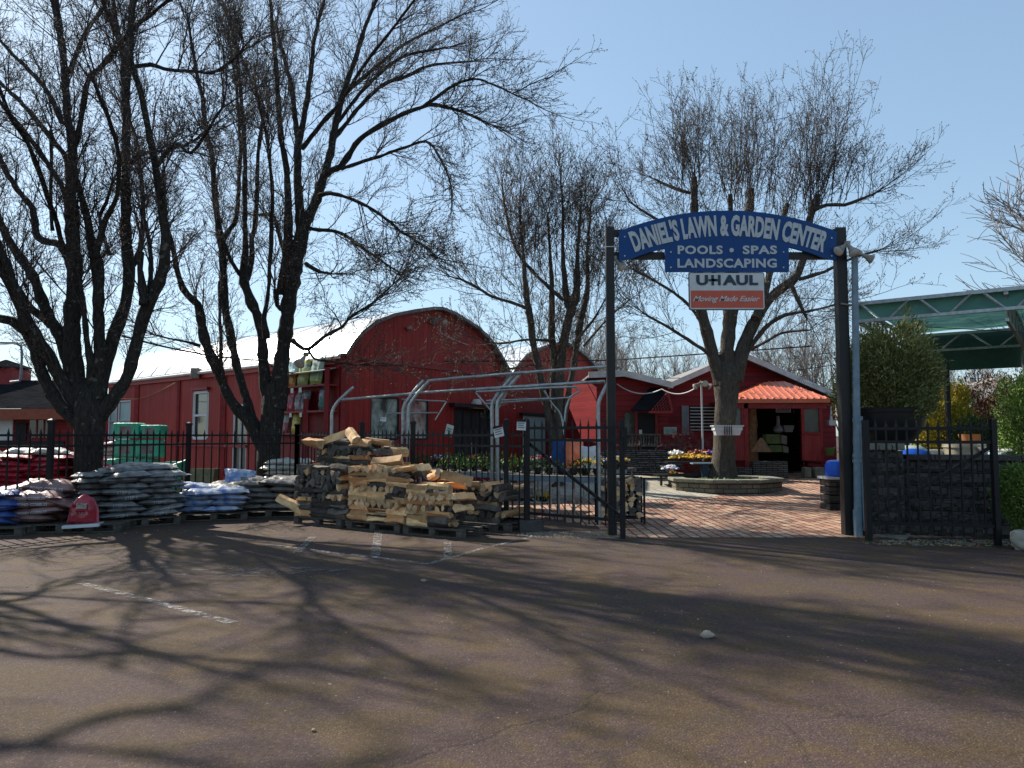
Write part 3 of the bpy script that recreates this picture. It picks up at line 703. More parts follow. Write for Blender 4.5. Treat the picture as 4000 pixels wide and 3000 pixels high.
# ================================================================ barns
C0 = Vector((-4.68, 20.4, 0)); FD = Vector((.545, .838, 0)).normalized(); SD = Vector((-.754, .656, 0)).normalized()
FNrm = Vector((FD.y, -FD.x, 0)); SNrm = Vector((-SD.y, SD.x, 0))
SNrm = SNrm if SNrm.y < 0 else -SNrm
prof_px = [(1345,1392),(1362,1352),(1400,1308),(1450,1268),(1520,1240),(1600,1224),(1680,1213),(1710,1214),(1760,1232),(1850,1288),(1900,1335),(1940,1395),(1965,1440),(1975,1466)]
PROF = [HP(px, py, C0, FD) for px, py in prof_px]
PROF[0] = (0, PROF[0][1]); EZ = 3.75; BW = PROF[-1][0]
def onF(t, z, out=0, base=C0): return base+FD*t+Vector((0, 0, z))+FNrm*out
def onS(t, z, out=0, base=C0): return base+SD*t+Vector((0, 0, z))+SNrm*out
def wall_strip(mb, fn, ts, z0s, z1s, mi=0):     # wall with piecewise heights
    for a, b, zl, zl2, zh, zh2 in zip(ts[:-1], ts[1:], z0s[:-1], z0s[1:], z1s[:-1], z1s[1:]):
        mb.add([fn(a, zl), fn(b, zl2), fn(b, zh2), fn(a, zh)], [(0, 1, 2, 3)])
def zprof(t):
    for (a, za), (b, zb) in zip(PROF[:-1], PROF[1:]):
        if a <= t <= b: return za+(zb-za)*(t-a)/(b-a)
    return PROF[-1][1]
def wall_with_holes(mb, fn, t0, t1, zbot, ztop, holes, thick_fn, depth=.12):
    cuts = sorted({t0, t1} | {h[0] for h in holes} | {h[1] for h in holes} | {t0+(t1-t0)*i/24 for i in range(25)})
    for a, b in zip(cuts[:-1], cuts[1:]):
        if b-a < 1e-5: continue
        m = (a+b)/2; hs = sorted([h for h in holes if h[0] <= m <= h[1]], key=lambda h: h[2])
        z = zbot
        for h in hs:
            if h[2] > z: mb.add([fn(a, z), fn(b, z), fn(b, h[2]), fn(a, h[2])], [(0, 1, 2, 3)])
            z = h[3]
        mb.add([fn(a, z), fn(b, z), fn(b, ztop(b)), fn(a, ztop(a))], [(0, 1, 2, 3)])
    for (a, b, z0, z1) in holes:
        for q in ([(a, z0), (a, z1)], [(b, z0), (b, z1)], [(a, z1), (b, z1)], [(a, z0), (b, z0)]):
            p, r = q; mb.add([fn(p[0], p[1]), fn(r[0], r[1]), thick_fn(r[0], r[1]), thick_fn(p[0], p[1])], [(0, 1, 2, 3)])
def rectF(x0, y0, x1, y1, d=FD, base=C0):
    a = HP(x0, (y0+y1)/2, base, d)[0]; b = HP(x1, (y0+y1)/2, base, d)[0]
    mid = (x0+x1)/2; zt = HP(mid, y0, base, d)[1]; zb = HP(mid, y1, base, d)[1]
    return (min(a, b), max(a, b), max(zb, .05), zt)
def window(parent, fn, r, glassm, framem=None, mull=0, mid=False, fw=.06, name='window'):
    a, b, z0, z1 = r
    f = MB()
    def bar(p, q, w_=fw): f.beam(p, q, w_, w_)
    bar(fn(a, z0, -.02), fn(a, z1, -.02)); bar(fn(b, z0, -.02), fn(b, z1, -.02)); bar(fn(a+.03, z1, -.018), fn(b-.03, z1, -.018)); bar(fn(a+.03, z0, -.018), fn(b-.03, z0, -.018))
    if mid: bar(fn(a+.03, (z0+z1)/2, -.03), fn(b-.03, (z0+z1)/2, -.03), fw*.8)
    for k in range(mull):
        t = a+(b-a)*(k+1)/(mull+1); bar(fn(t, z0+.03, -.03), fn(t, z1-.03, -.03), fw*.8)
    o = f.build(name, framem or M['frame'], parent)
    g = MB(); g.add([fn(a, z0, -.06), fn(b, z0, -.06), fn(b, z1, -.06), fn(a, z1, -.06)], [(0, 1, 2, 3)])
    g.build('pane', glassm, o)
    return o
barn = empty('barn', C0, 'dark red arched-roof barn with bright white metal roof behind the firewood', 'barn')
tz = lambda x, y: HP(x, y, C0, FD)
fwins = [rectF(1449,1553,1558,1715), rectF(1572,1562,1672,1715)]
fdoor = rectF(1775,1600,1912,1840)
mb = MB()
wall_with_holes(mb, lambda t, z: onF(t, z), 0, BW, 0, zprof, fwins+[fdoor], lambda t, z: onF(t, z, -.1))
mb.build('facade', M['red'], barn)
for r in fwins: window(barn, onF, r, M['glassrefl'], M['black'], fw=.05)
dr = window(barn, onF, fdoor, M['glass'], M['black'], mull=3, fw=.07, name='door')
for k in range(2):
    h = MB(); t = (fdoor[0]+fdoor[1])/2+(.12 if k else -.12); h.tube([onF(t, 1.0, .05), onF(t, 1.35, .05)], .015); h.build('handle', M['galv'], dr)
mb = MB(); t0, z0 = tz(1760,1600); t1, _ = tz(1925,1600); mb.beam(onF(t0-.1, fdoor[3]+.12, .12), onF(t1+.1, fdoor[3]+.12, .12), .25, .12); mb.build('door_canopy', M['black'], barn)
# belly trim, corner boards
mb = MB(); mb.beam(onF(.1, EZ+.02, .03), onF(BW-.1, EZ-.02, .03), .06, .09)
mb.build('trim_board', M['redtrim'], barn)
mb = MB(); mb.beam(onF(.06, 0, .02), onF(.06, EZ-.05, .02), .12, .12); mb.build('corner_board', M['redtrim'], barn)
# side wall
SL = 16.2
sdoor = rectF(912,1583,962,1850, SD); swin1 = rectF(757,1533,812,1712, SD); swin2 = rectF(462,1567,508,1716, SD); swin3 = rectF(425,1575,455,1716, SD); sdoor2 = rectF(985,1590,1020,1850, SD)
sdoor = (sdoor[0], sdoor[1], .05, sdoor[3])
mb = MB(); wall_with_holes(mb, lambda t, z: onS(t, z), 0, SL, 0, lambda t: EZ-.02, [sdoor, swin1, swin2, swin3], lambda t, z: onS(t, z, -.1))
# far end
e = onS(SL, 0); mb.add([e, e+FD*6, e+FD*6+Vector((0,0,4.6)), e+FD*3+Vector((0,0,5.3)), e+Vector((0,0,EZ))], [(0,1,2,3,4)])
e2 = onF(BW, 0); mb.add([e2, e2+SD*SL, e2+SD*SL+Vector((0,0,EZ)), e2+Vector((0,0,EZ))], [(0,1,2,3)])
mb.build('side_wall', M['red'], barn)
window(barn, onS, swin1, M['glass'], M['frame'], mid=True, fw=.09); window(barn, onS, swin2, M['blind'], M['frame'], mid=True, fw=.05); window(barn, onS, swin3, M['blind'], M['frame'], mid=True, fw=.05)
window(barn, onS, sdoor, M['glass'], M['frame'], mull=1, fw=.06, name='door')
for px in (540, 700, 870, 880, 533, 1065):
    t = HP(px, 1600, C0, SD)[0]; mb = MB(); mb.beam(onS(t, .02, .035), onS(t, EZ-.12, .035), .10, .07); mb.build('batten', M['redtrim'], barn)
mb = MB(); mb.beam(onS(.2, EZ-.1, .05), onS(SL, EZ-.1, .05), .1, .16); mb.build('eave_board', M['redtrim'], barn)
mb = MB(); mb.beam(onS(swin1[1]+.1, swin1[3]+.12, .06), onS(swin1[0]-.1, swin1[3]+.12, .06), .12, .09); mb.build('window_head', M['redtrim'], barn)
mb = MB(); mb.beam(onS(.05, .2, .02), onS(SL, .2, .02), .04, .12); mb.build('base_board', M['redtrim'], barn)
mb = MB(); t = HP(735, 1740, C0, SD)[0]; mb.beam(onS(t+1.2, 1.25, .04), onS(t-4, 1.25, .04), .05, .08); mb.build('belt_board', M['redtrim'], barn)
# gutter
mb = MB(); mb.tube([onS(-.1, EZ+.0, .18), onS(SL, EZ+.0, .18)], .06, 8); mb.build('gutter', M['fascia'], barn)
def arch_roof(parent, base, L, over=.22, th=.10):
    k = len(PROF); vs = []
    pr = []
    n = len(PROF)
    for i, (t, z) in enumerate(PROF):
        a = PROF[max(i-1, 0)]; b = PROF[min(i+1, n-1)]; dx, dz = b[0]-a[0], b[1]-a[1]; l = math.hypot(dx, dz)
        pr.append(((t, z+.01), (t-dz/l*th, z+dx/l*th+.01)))
    mb = MB()
    for ring, off in ((0, -over), (1, L)):
        for (a, b) in pr:
            o = -FNrm*0
            s = SD*off if ring else FNrm*over
            mb.v += [tuple(base+FD*a[0]+Vector((0,0,a[1]))+s), tuple(base+FD*b[0]+Vector((0,0,b[1]))+s)]
    m2 = MB(); m2.v = list(mb.v)
    for i in range(k-1):
        a0, a1, b0, b1 = 2*i, 2*i+1, 2*i+2, 2*i+3; o = 2*k
        mb.f += [(a1, b1, b1+o, a1+o)]; mb.m += [0]                         # outer skin
        m2.f += [(a0, b0, b1, a1), (a0, a0+o, b0+o, b0)]; m2.m += [0, 0]
    mb.build('roof', M['roofwhite'], parent, smooth=True); m2.build('roof_edge', M['roofgrey'], parent)
    # standing ribs of the metal sheets
    r = MB()
    for q in range(1, int(L/1.2)):
        pts = [base+FD*b[0]+Vector((0,0,b[1]+.01))+SD*(q*1.2) for a, b in pr]; r.tube(pts, .012, 4)
    r.build('roof_ribs', M['roofwhite'], parent)
arch_roof(barn, C0, SL)
C1 = C0+FD*8.15
barn2 = empty('barn', C1, 'second smaller-looking arched red barn beyond the first, behind the small tree', 'barn')
mb = MB()
for a, b in [(BW*i/30, BW*(i+1)/30) for i in range(30)]:
    mb.add([onF(a, .2, 0, C1), onF(b, .2, 0, C1), onF(b, zprof(b)-.25, 0, C1), onF(a, zprof(a)-.25, 0, C1)], [(0,1,2,3)])
mb.build('facade', M['red'], barn2)
mb = MB(); b0 = C1+Vector((0,0,-.25))
e2 = onF(BW, 0, 0, C1); mb.add([e2, e2+SD*SL, e2+SD*SL+Vector((0,0,EZ)), e2+Vector((0,0,EZ-.2))], [(0,1,2,3)]); mb.add([C1, C1+SD*SL, C1+SD*SL+Vector((0,0,EZ)), C1+Vector((0,0,EZ-.2))], [(0,1,2,3)])
mb.build('side_wall', M['red'], barn2)
arch_roof(barn2, b0, SL)
mb = MB(); a, b = HP(2040,1650,C0,FD)[0], HP(2270,1650,C0,FD)[0]; zt = HP(2150,1628,C0,FD)[1]
mb.prism([onF(a, .3, .02), onF(b, .3, .02), onF(b, zt, .02), onF(a, zt, .02)], FNrm*.05); mb.build('white_panel', M['blind'], barn2)
mb = MB(); mb.beam(onF(a-.2, zt+.06, .06), onF(b+.2, zt+.06, .06), .14, .1); mb.build('panel_head', M['black'], barn2)
mb = MB(); mb.beam(onF(.1, EZ-.28, .03, C1), onF(BW-.1, EZ-.28, .03, C1), .06, .09); mb.build('trim_board', M['redtrim'], barn2)
mb = MB(); mb.prism([onF(-.75, 0, -.3, C1), onF(0.05, 0, -.3, C1), onF(0.05, EZ-.4, -.3, C1), onF(-.75, EZ-.4, -.3, C1)], FNrm*.15); mb.build('link_wall', M['red'], barn2)
# lamps
def floodlight(loc, aims, label, s=1.0, group=None):
    t = empty('floodlight', loc, label, 'floodlight', group)
    m_ = MB(); m_.lathe(loc, [(.05*s, -.04*s), (.06*s, 0), (.05*s, .04*s)], 10); m_.build('mount', M['lamp'], t, smooth=True)
    for a in aims:
        a = Vector(a).normalized(); L0 = Vector(loc)
        h = MB(); h.tube([L0+a*.04*s, L0+a*.10*s, L0+a*.16*s, L0+a*.28*s], [.025*s, .04*s, .05*s, .10*s], 12)
        ho = h.build('lamp_head', M['lamp'], t, smooth=True)
        g = MB(); g.tube([L0+a*.282*s, L0+a*.30*s], [.092*s, .07*s], 12); g.build('lens', M['lampglass'], ho, smooth=True)
    return t
t_, z_ = tz(1702, 1243); floodlight(onF(t_, z_, .12), [(-.5,-.5,-.5), (.7,-.5,-.5)], 'twin floodlight high on the first barn gable', 1.1)
t_, z_ = tz(1592, 1283); m_ = MB(); m_.box(onF(t_, z_, .08), (.16,.16,.1)); tag(m_.build('sensor', M['lamp'], bevel=.02), 'small grey sensor box on the barn gable', 'sensor')
t_, z_ = tz(1850, 1580); ob = empty('wall_light', onF(t_, z_, .1), 'white box light above the barn door', 'wall light')
m_ = MB(); m_.beam(onF(t_-.3, z_-.08, .12), onF(t_+.3, z_-.08, .12), .2, .13); m_.build('housing', M['woodend'], ob); m_ = MB(); m_.lathe(onF(t_, z_+.06, .12), [(.17,-.07),(.19,0),(.12,.12)], 12); m_.build('globe', M['white'], ob, smooth=True)
t_, z_ = HP(790, 1460, C0, SD); ob = empty('floodlight', onS(t_, z_, .2), 'grey box floodlight under the barn eave', 'floodlight')
m_ = MB(); m_.box(onS(t_, z_, .25), (.28,.2,.36), rz=.3); m_.build('lamp_head', M['lamp'], ob, bevel=.02); m_ = MB(); m_.tube([onS(t_, z_+.1, .2), onS(t_, z_+.15, 0)], .03); m_.build('arm', M['redtrim'], ob)
# ================================================================ gable shop
SY = 25.0
def S(px, py, Y=SY): return P(px, py, Y)
shop = empty('shop_building', (8, SY, gz(8, SY)), 'red lap-sided shop with grey gable trim and orange porch roof', 'building')
gp = [S(2590,1525), S(2880,1398), S(3262,1565)]
zb = .3
def fan(mb, pts): mb.add(pts, [tuple(range(len(pts)))])
mb = MB()
x0, x1 = gp[0].x, gp[2].x; xa = gp[1].x
# front wall in vertical slices with the porch opening left out
op0, op1 = S(2925,1600).x, S(3132,1600).x; opz = S(3000,1568).z
xs = sorted({x0, xa, x1, op0, op1})
def gtop(x): return gp[0].z+(gp[1].z-gp[0].z)*(x-x0)/(xa-x0) if x < xa else gp[1].z+(gp[2].z-gp[1].z)*(x-xa)/(x1-xa)
for a, b in zip(xs[:-1], xs[1:]):
    lo = opz if op0 <= (a+b)/2 <= op1 else zb
    mb.add([(a, SY, lo), (b, SY, lo), (b, SY, gtop(b)), (a, SY, gtop(a))], [(0,1,2,3)])
for x, z in ((x0, gp[0].z), (x1, gp[2].z)): mb.add([(x, SY, zb), (x, SY+9, zb), (x, SY+9, z), (x, SY, z)], [(0,1,2,3)])
mb.build('front_wall', M['redlap'], shop)
mb = MB()
for a, b in ((gp[0], gp[1]), (gp[1], gp[2])):
    o = Vector((0, 9.5, 0)); k = Vector((0, -.45, 0)); u = Vector((0, 0, .05))
    d = (b-a).normalized()
    aa = a-d*.35 if a is gp[0] else a; bb = b+d*.35 if b is gp[2] else b
    mb.add([aa+k+u, bb+k+u, bb+o+u, aa+o+u, aa+k+u*3.2, bb+k+u*3.2, bb+o+u*3.2, aa+o+u*3.2], [(0,1,2,3),(4,7,6,5),(0,4,5,1),(1,5,6,2),(0,3,7,4)])
mb.build('roof', M['roofgrey'], shop)
for a, b in ((gp[0], gp[1]), (gp[1], gp[2])):
    d = (b-a).normalized(); aa = a-d*.38 if a is gp[0] else a; bb = b+d*.38 if b is gp[2] else b
    m2 = MB(); o = Vector((0, -.49, .06)); h = Vector((0, 0, .19)); m2.prism([aa+o-h*.4, bb+o-h*.4, bb+o+h*.6, aa+o+h*.6], (0, .035, 0)); m2.build('fascia', M['fascia'], shop)
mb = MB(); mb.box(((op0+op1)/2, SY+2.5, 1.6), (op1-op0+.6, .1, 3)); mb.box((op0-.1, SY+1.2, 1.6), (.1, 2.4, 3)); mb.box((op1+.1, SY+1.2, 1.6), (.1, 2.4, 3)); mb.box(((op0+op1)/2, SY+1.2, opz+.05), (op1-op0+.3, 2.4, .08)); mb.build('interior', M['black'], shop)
# windows on the left half
def rect_px(x0_, y0_, x1_, y1_, Y): a = S(x0_, y1_, Y); b = S(x1_, y0_, Y); return a, b
a, b = rect_px(2664,1585,2690,1700,SY-.04); mb = MB(); mb.box(((a.x+b.x)/2, SY-.03, (a.z+b.z)/2), (b.x-a.x, .05, b.z-a.z)); mb.build('grey_panel', mat('grey panel', (.25,.29,.30), .5), shop)
a, b = rect_px(2697,1585,2800,1685,SY-.05); w_ = MB(); w_.box(((a.x+b.x)/2, SY-.02, (a.z+b.z)/2), (b.x-a.x, .03, b.z-a.z)); wo_ = w_.build('window', M['black'], shop)
w_ = MB()
for k in range(8): z = b.z-.06-k*(b.z-a.z)/8; w_.beam((a.x, SY-.06, z), (b.x, SY-.06, z), .03, .03)
w_.build('slats', M['white'], wo_)
# porch
PY = 22.7
pa, pb = S(2860,1560,PY), S(3222,1558,PY); ra, rb = S(2985,1494,24.3), S(3055,1491,24.3)
mb = MB(); e1 = Vector((pa.x-.1, PY-.15, pa.z)); e2 = Vector((pb.x+.1, PY-.15, pb.z)); e3 = Vector((pb.x+.25, SY-.02, pb.z-.02)); e0 = Vector((pa.x-.1, SY-.02, pa.z-.02)); rr = Vector((rb.x, SY-.02, rb.z)); rl = Vector((ra.x, SY-.02, ra.z))
rf = Vector((ra.x, 24.1, ra.z)); rg_ = Vector((rb.x, 24.1, rb.z))
u = Vector((0,0,.04))
mb.add([e0, e1, e2, e3, rf, rg_, rr, rl], [(0,1,4),(1,2,5,4),(2,3,5),(3,6,5),(0,4,7),(4,5,6,7)])
mb.add([e0-u, e1-u, e2-u, e3-u], [(0,3,2,1)]); mb.add([e1, e2, e2-u*3, e1-u*3], [(0,3,2,1)]); mb.add([e2, e3, e3-u*3, e2-u*3], [(0,3,2,1)])
por = mb.build('porch_roof', M['orange'], shop)
mb = MB()
for k in range(15):
    mb = MB(); f = (k+.5)/15; e = e1.lerp(e2, f); top = rf.lerp(rg_, min(1, max(0, (f-.30)/.36)))
    # clip on hips: run straight up the slope
    tgt = Vector((e.x, 0, 0)); 
    if e.x < rf.x: s_ = (e.x-e1.x)/(rf.x-e1.x)
    elif e.x > rg_.x: s_ = (e2.x-e.x)/(e2.x-rg_.x)
    else: s_ = 1
    q = Vector((e.x, e1.y+(rf.y-e1.y)*s_, e1.z+(rf.z-e1.z)*s_)); mb.beam(e+Vector((0,-.02,.015)), q+Vector((0,0,.015)), .035, .035); mb.build('roof_rib', M['orange'], por)
def half_wall(pxa, pxb, nm):
    a = S(pxa,1700,PY); b = S(pxb,1700,PY); zt = S(pxa,1695,PY).z; z0_ = S(pxa,1798,PY).z
    m_ = MB(); m_.box(((a.x+b.x)/2, PY, (zt+z0_)/2), (b.x-a.x, .08, zt-z0_)); o = m_.build('half_wall', M['redpanel'], shop)
    m_ = MB(); m_.box(((a.x+b.x)/2, PY-.02, zt+.02), (b.x-a.x+.08, .14, .05)); m_.build('ledge', M['redtrim'], shop)
    zt2 = S(pxa,1583,PY).z
    for x in (a.x, b.x):
        m_ = MB(); m_.box((x, PY, (z0_+zt2+.25)/2), (.09, .09, zt2+.25-z0_)); m_.build('post', M['redtrim'], shop)
    m_ = MB(); m_.box(((a.x+b.x)/2, PY+.01, (zt+.05+zt2)/2), (b.x-a.x-.09, .015, zt2-zt-.06)); m_.build('screen', mat('grey screen', (.10,.11,.11), .25, spec=.6), shop)
    return a, b
half_wall(2866, 2902, 'l'); half_wall(3136, 3206, 'r')
mb = MB(); mb.box(((pa.x+pb.x)/2, PY, pa.z-.17), (pb.x-pa.x+.05, .12, .22)); mb.build('porch_beam', M['redtrim'], shop)
mb = MB(); a = S(3206,1600,PY); 
for k in range(13): z = .55+k*.145; mb.beam((a.x+.02, PY+.1, z+.05), (a.x+.16, SY-.1, z+.05), .03, .05)
mb.build('side_slats', M['redtrim'], shop)
mb = MB(); a = S(2912,1600,PY); mb.box((a.x, PY, 1.5), (.12, .12, 2.4)); mb.build('post', M['redtrim'], shop)
# sills of rubble stone beneath the porch walls
for (pa_, pb_, lab) in ((2870,2935,'low stone step left of the porch opening'),(2935,3075,'dark stone ledge across the porch opening, under the crates'),(3136,3166,'rough boulder under the right porch half wall, left one'),(3176,3216,'rough stacked stones under the right porch half wall, right one')):
    a = S(pa_,1800,PY-.15); b = S(pb_,1800,PY-.15); h = .32 if pa_ != 2935 else .5
    m_ = MB(); m_.box(((a.x+b.x)/2, PY-.1, gz(a.x, PY)+h/2), (b.x-a.x-.03, .35, h)); tag(m_.build('stone_block', M['drystone'] if pa_ < 3100 else M['stonecap'], bevel=.04), lab, 'stone')
# left wing
WY = 24.2
wing = empty('shop_wing', (4.5, WY, gz(4.5, WY)), 'low red wing with grey-white roof edge and dark awning, left of the gable shop', 'building')
a = S(2330,1500,WY); b = S(2610,1528,WY)
fz = [S(2360,1478,WY), S(2432,1472,WY), S(2600,1515,WY)]
mb = MB(); mb.add([(a.x, WY, .2), (b.x, WY, .2), (b.x, WY, fz[2].z), (fz[1].x, WY, fz[1].z), (a.x, WY, fz[0].z)], [(0,1,2,3,4)])
mb.add([(a.x, WY, .2), (a.x-1.5, WY+4, .2), (a.x-1.5, WY+4, fz[0].z), (a.x, WY, fz[0].z)], [(0,1,2,3)]); mb.build('wall', M['redlap'], wing)
mb = MB(); k = Vector((0,-.4,0))
pts = [Vector((a.x-.3, WY, fz[0].z+.02)), fz[1]+Vector((0,0,.02)), fz[2]+Vector((.15,0,.0))]
for p, q in zip(pts[:-1], pts[1:]):
    mb.prism([p+k, q+k, q+Vector((0,5,0)), p+Vector((0,5,0))], (0,0,.06))
mb.build('roof', M['roofgrey'], wing)
for p, q in zip(pts[:-1], pts[1:]):
    m_ = MB(); o = Vector((0,-.44,-.04)); m_.prism([p+o, q+o, q+o+Vector((0,0,.20)), p+o+Vector((0,0,.20))], (0,.035,0)); m_.build('fascia', M['fascia'], wing)
# awning with lattice side
A1, A2, A3, A4 = S(2540,1520,WY-.05), S(2585,1520,WY-.05), S(2632,1610,WY-1.1), S(2465,1605,WY-1.1)
mb = MB(); mb.prism([A1, A2, A3, A4], (0,.0,.05)); mb.build('awning_roof', M['shingle'], wing)
mb = MB(); pA = A2; pB = A3; pC = Vector((A3.x, WY-.05, A3.z)); 
W1, W2, W3 = Vector((A2.x-.02, WY-1.0, A2.z-.12)), Vector((A3.x-.05, WY-1.12, A3.z)), Vector((A4.x+.55, WY-1.12, A3.z))
for i in range(8):
    for s in (0, 1):
        # diagonal lattice strips clipped in the triangle W1 W2 W3
        f = (i+.5)/8
        p0 = W3.lerp(W2, f); 
        d = (W1-W3) if s else (W1-W2)
        q = p0 + d*(1-f if s else f)
        mb.beam(p0+Vector((0,-.006*s,0)), q+Vector((0,-.006*s,0)), .012, .022)
mb.build('lattice', M['redtrim'], wing)
mb = MB(); mb.beam(W3, W2, .06, .07); mb.beam(W1, W2, .07, .08); mb.build('awning_frame', M['redtrim'], wing)
a, b = rect_px(2440,1612,2480,1770,WY); mb = MB(); mb.box(((a.x+b.x)/2, WY-.03, (a.z+b.z)/2), (b.x-a.x, .05, b.z-a.z)); wn_ = mb.build('window', M['glass'], wing)
a, b = rect_px(2487,1612,2560,1790,WY); mb = MB(); mb.box(((a.x+b.x)/2, WY-.03, (a.z+b.z)/2), (b.x-a.x, .05, b.z-a.z)); dr_ = mb.build('door', M['black'], wing)
m_ = MB(); m_.box((a.x+.12, WY-.08, (a.z+b.z)/2+.1), (.1,.02,.16)); m_.build('notice', M['white'], dr_)
for px in (2484, 2563):
    p = S(px,1700,WY); m_ = MB(); m_.box((p.x, WY-.05, 1.4), (.09,.09,2.2)); m_.build('door_post', M['redtrim'], wing)
# dry stone bank in front of the wing + bench
mb = MB(); p0 = S(2410,1850,22.4); p1 = S(2640,1850,22.4)
for i in range(9):
    z = .15+i*.085
    x = p0.x-.4+random.uniform(-.1,.1)
    while x < p1.x-i*.02:
        L = random.uniform(.18,.5); mb.box((x+L/2, 22.4+i*.05+random.uniform(-.05,.05), z+gz(3,22.4)), (L-.015, .5, .08), rz=random.uniform(-.06,.06)); x += L
tag(mb.build('stone_bank', M['drystone'], bevel=.008), 'dark dry-stacked slab stone bank before the red wing', 'stone wall')
bench = empty('porch_railing', (p0.x+1, 22.9, 1.0), 'dark balustrade bench on top of the stone bank', 'railing')
m_ = MB(); m_.beam((p0.x-.2, 22.9, 1.62), (p1.x-.35, 22.9, 1.62), .28, .05); m_.build('top_rail', M['oldwood'], bench)
m_ = MB(); m_.beam((p0.x-.2, 22.9, 1.28), (p1.x-.3, 22.9, 1.28), .4, .05); m_.build('seat', M['oldwood'], bench)
for k in range(12):
    m_ = MB(); x = p1.x-1.3+k*.085; m_.lathe((x, 22.85, 1.3), [(.012,0),(.03,.08),(.015,.16),(.03,.24),(.012,.30)], 8); m_.build('baluster', M['oldwood'], bench, smooth=True)
for x in (p0.x-.1, p0.x+.8, p1.x-.5):
    m_ = MB(); m_.box((x, 22.9, 1.2), (.08,.08,.8)); m_.build('leg', M['oldwood'], bench)
# sign board by the wing wall
a, b = rect_px(2598,1668,2648,1697,WY-.3); sb = empty('price_sign', ((a.x+b.x)/2, WY-.3, a.z), 'small green and white price board on the red wing wall', 'sign')
m_ = MB(); m_.box(((a.x+b.x)/2, WY-.1, (a.z+b.z)/2), (b.x-a.x, .03, b.z-a.z)); m_.build('board', M['blind'], sb)
m_ = MB()
for k in range(4): m_.box(((a.x+b.x)/2, WY-.12, a.z+.04+k*.045), (b.x-a.x-.08, .004, .014)); 
m_.build('lettering', mat('teal print', (.02,.2,.2)), sb)
# ================================================================ far left building
lb = empty('low_building', (-20, 31, 0), 'low building with dark shingle roof and cupola at the far left', 'building')
LY = 30.0
mb = MB(); a = P(-300,1590,LY); b = P(262,1600,LY)
mb.prism([(a.x, LY, 0), (b.x, LY, 0), (b.x, LY, b.z), (a.x, LY, b.z)], (0, 7, 0)); mb.build('wall', M['redlap'], lb)
mb = MB(); r1 = P(-300,1478,LY+3.5); r2 = P(235,1520,LY+3.5)
z0 = b.z+.02
mb.add([(a.x, LY-.6, z0), (b.x+.5, LY-.6, z0), (r2.x, LY+3.5, r2.z+.4), (r1.x, LY+3.5, r2.z+.4), (a.x, LY+7.5, z0), (b.x+.5, LY+7.5, z0)], [(0,1,2,3),(1,5,2),(3,2,5,4)]); mb.build('roof', M['shingle'], lb)
mb = MB(); mb.box(((a.x+b.x)/2, LY-.62, z0-.22), (b.x-a.x+1, .06, .42)); mb.build('fascia', mat('rust red fascia', (.30,.07,.03), .6), lb)
c = P(20,1480,LY+3.5); mb = MB(); mb.box((c.x, LY+3.5, c.z), (1.5,1.3,.9)); cu = mb.build('cupola', M['redtrim'], lb)
mb = MB(); mb.lathe((c.x, LY+3.5, c.z+.45), [(1.25,0),(1.2,.04),(.05,.42)], 4); mb.build('cupola_roof', M['shingle'], cu)
for (xa_, ya_, xb_, yb_, g) in ((-40,1635,52,1720,'white'),(115,1640,205,1710,'glass'),(60,1650,105,1720,'black'),(-40,1722,250,1740,'black')):
    a, b = rect_px(xa_, ya_, xb_, yb_, LY-.05); m_ = MB(); m_.box(((a.x+b.x)/2, LY-.04, (a.z+b.z)/2), (b.x-a.x, .06, b.z-a.z)); o = m_.build('window', M[g], lb)
    if g == 'glass':
        for k in range(2): m2 = MB(); m2.box((a.x+(b.x-a.x)*(.33+k*.33), LY-.09, (a.z+b.z)/2), (.05,.03,b.z-a.z)); m2.build('frame', M['redtrim'], o)
p = [P(-60,1337,22), P(60,1340,22), P(82,1352,22), P(86,1380,22), P(82,1470,22), P(76,1488,22), P(40,1492,22)]
m_ = MB(); m_.tube(p, .035, 8); tag(m_.build('vent_pipe', M['greypole'], smooth=True), 'thin bent grey pipe loop above the low building', 'pipe')
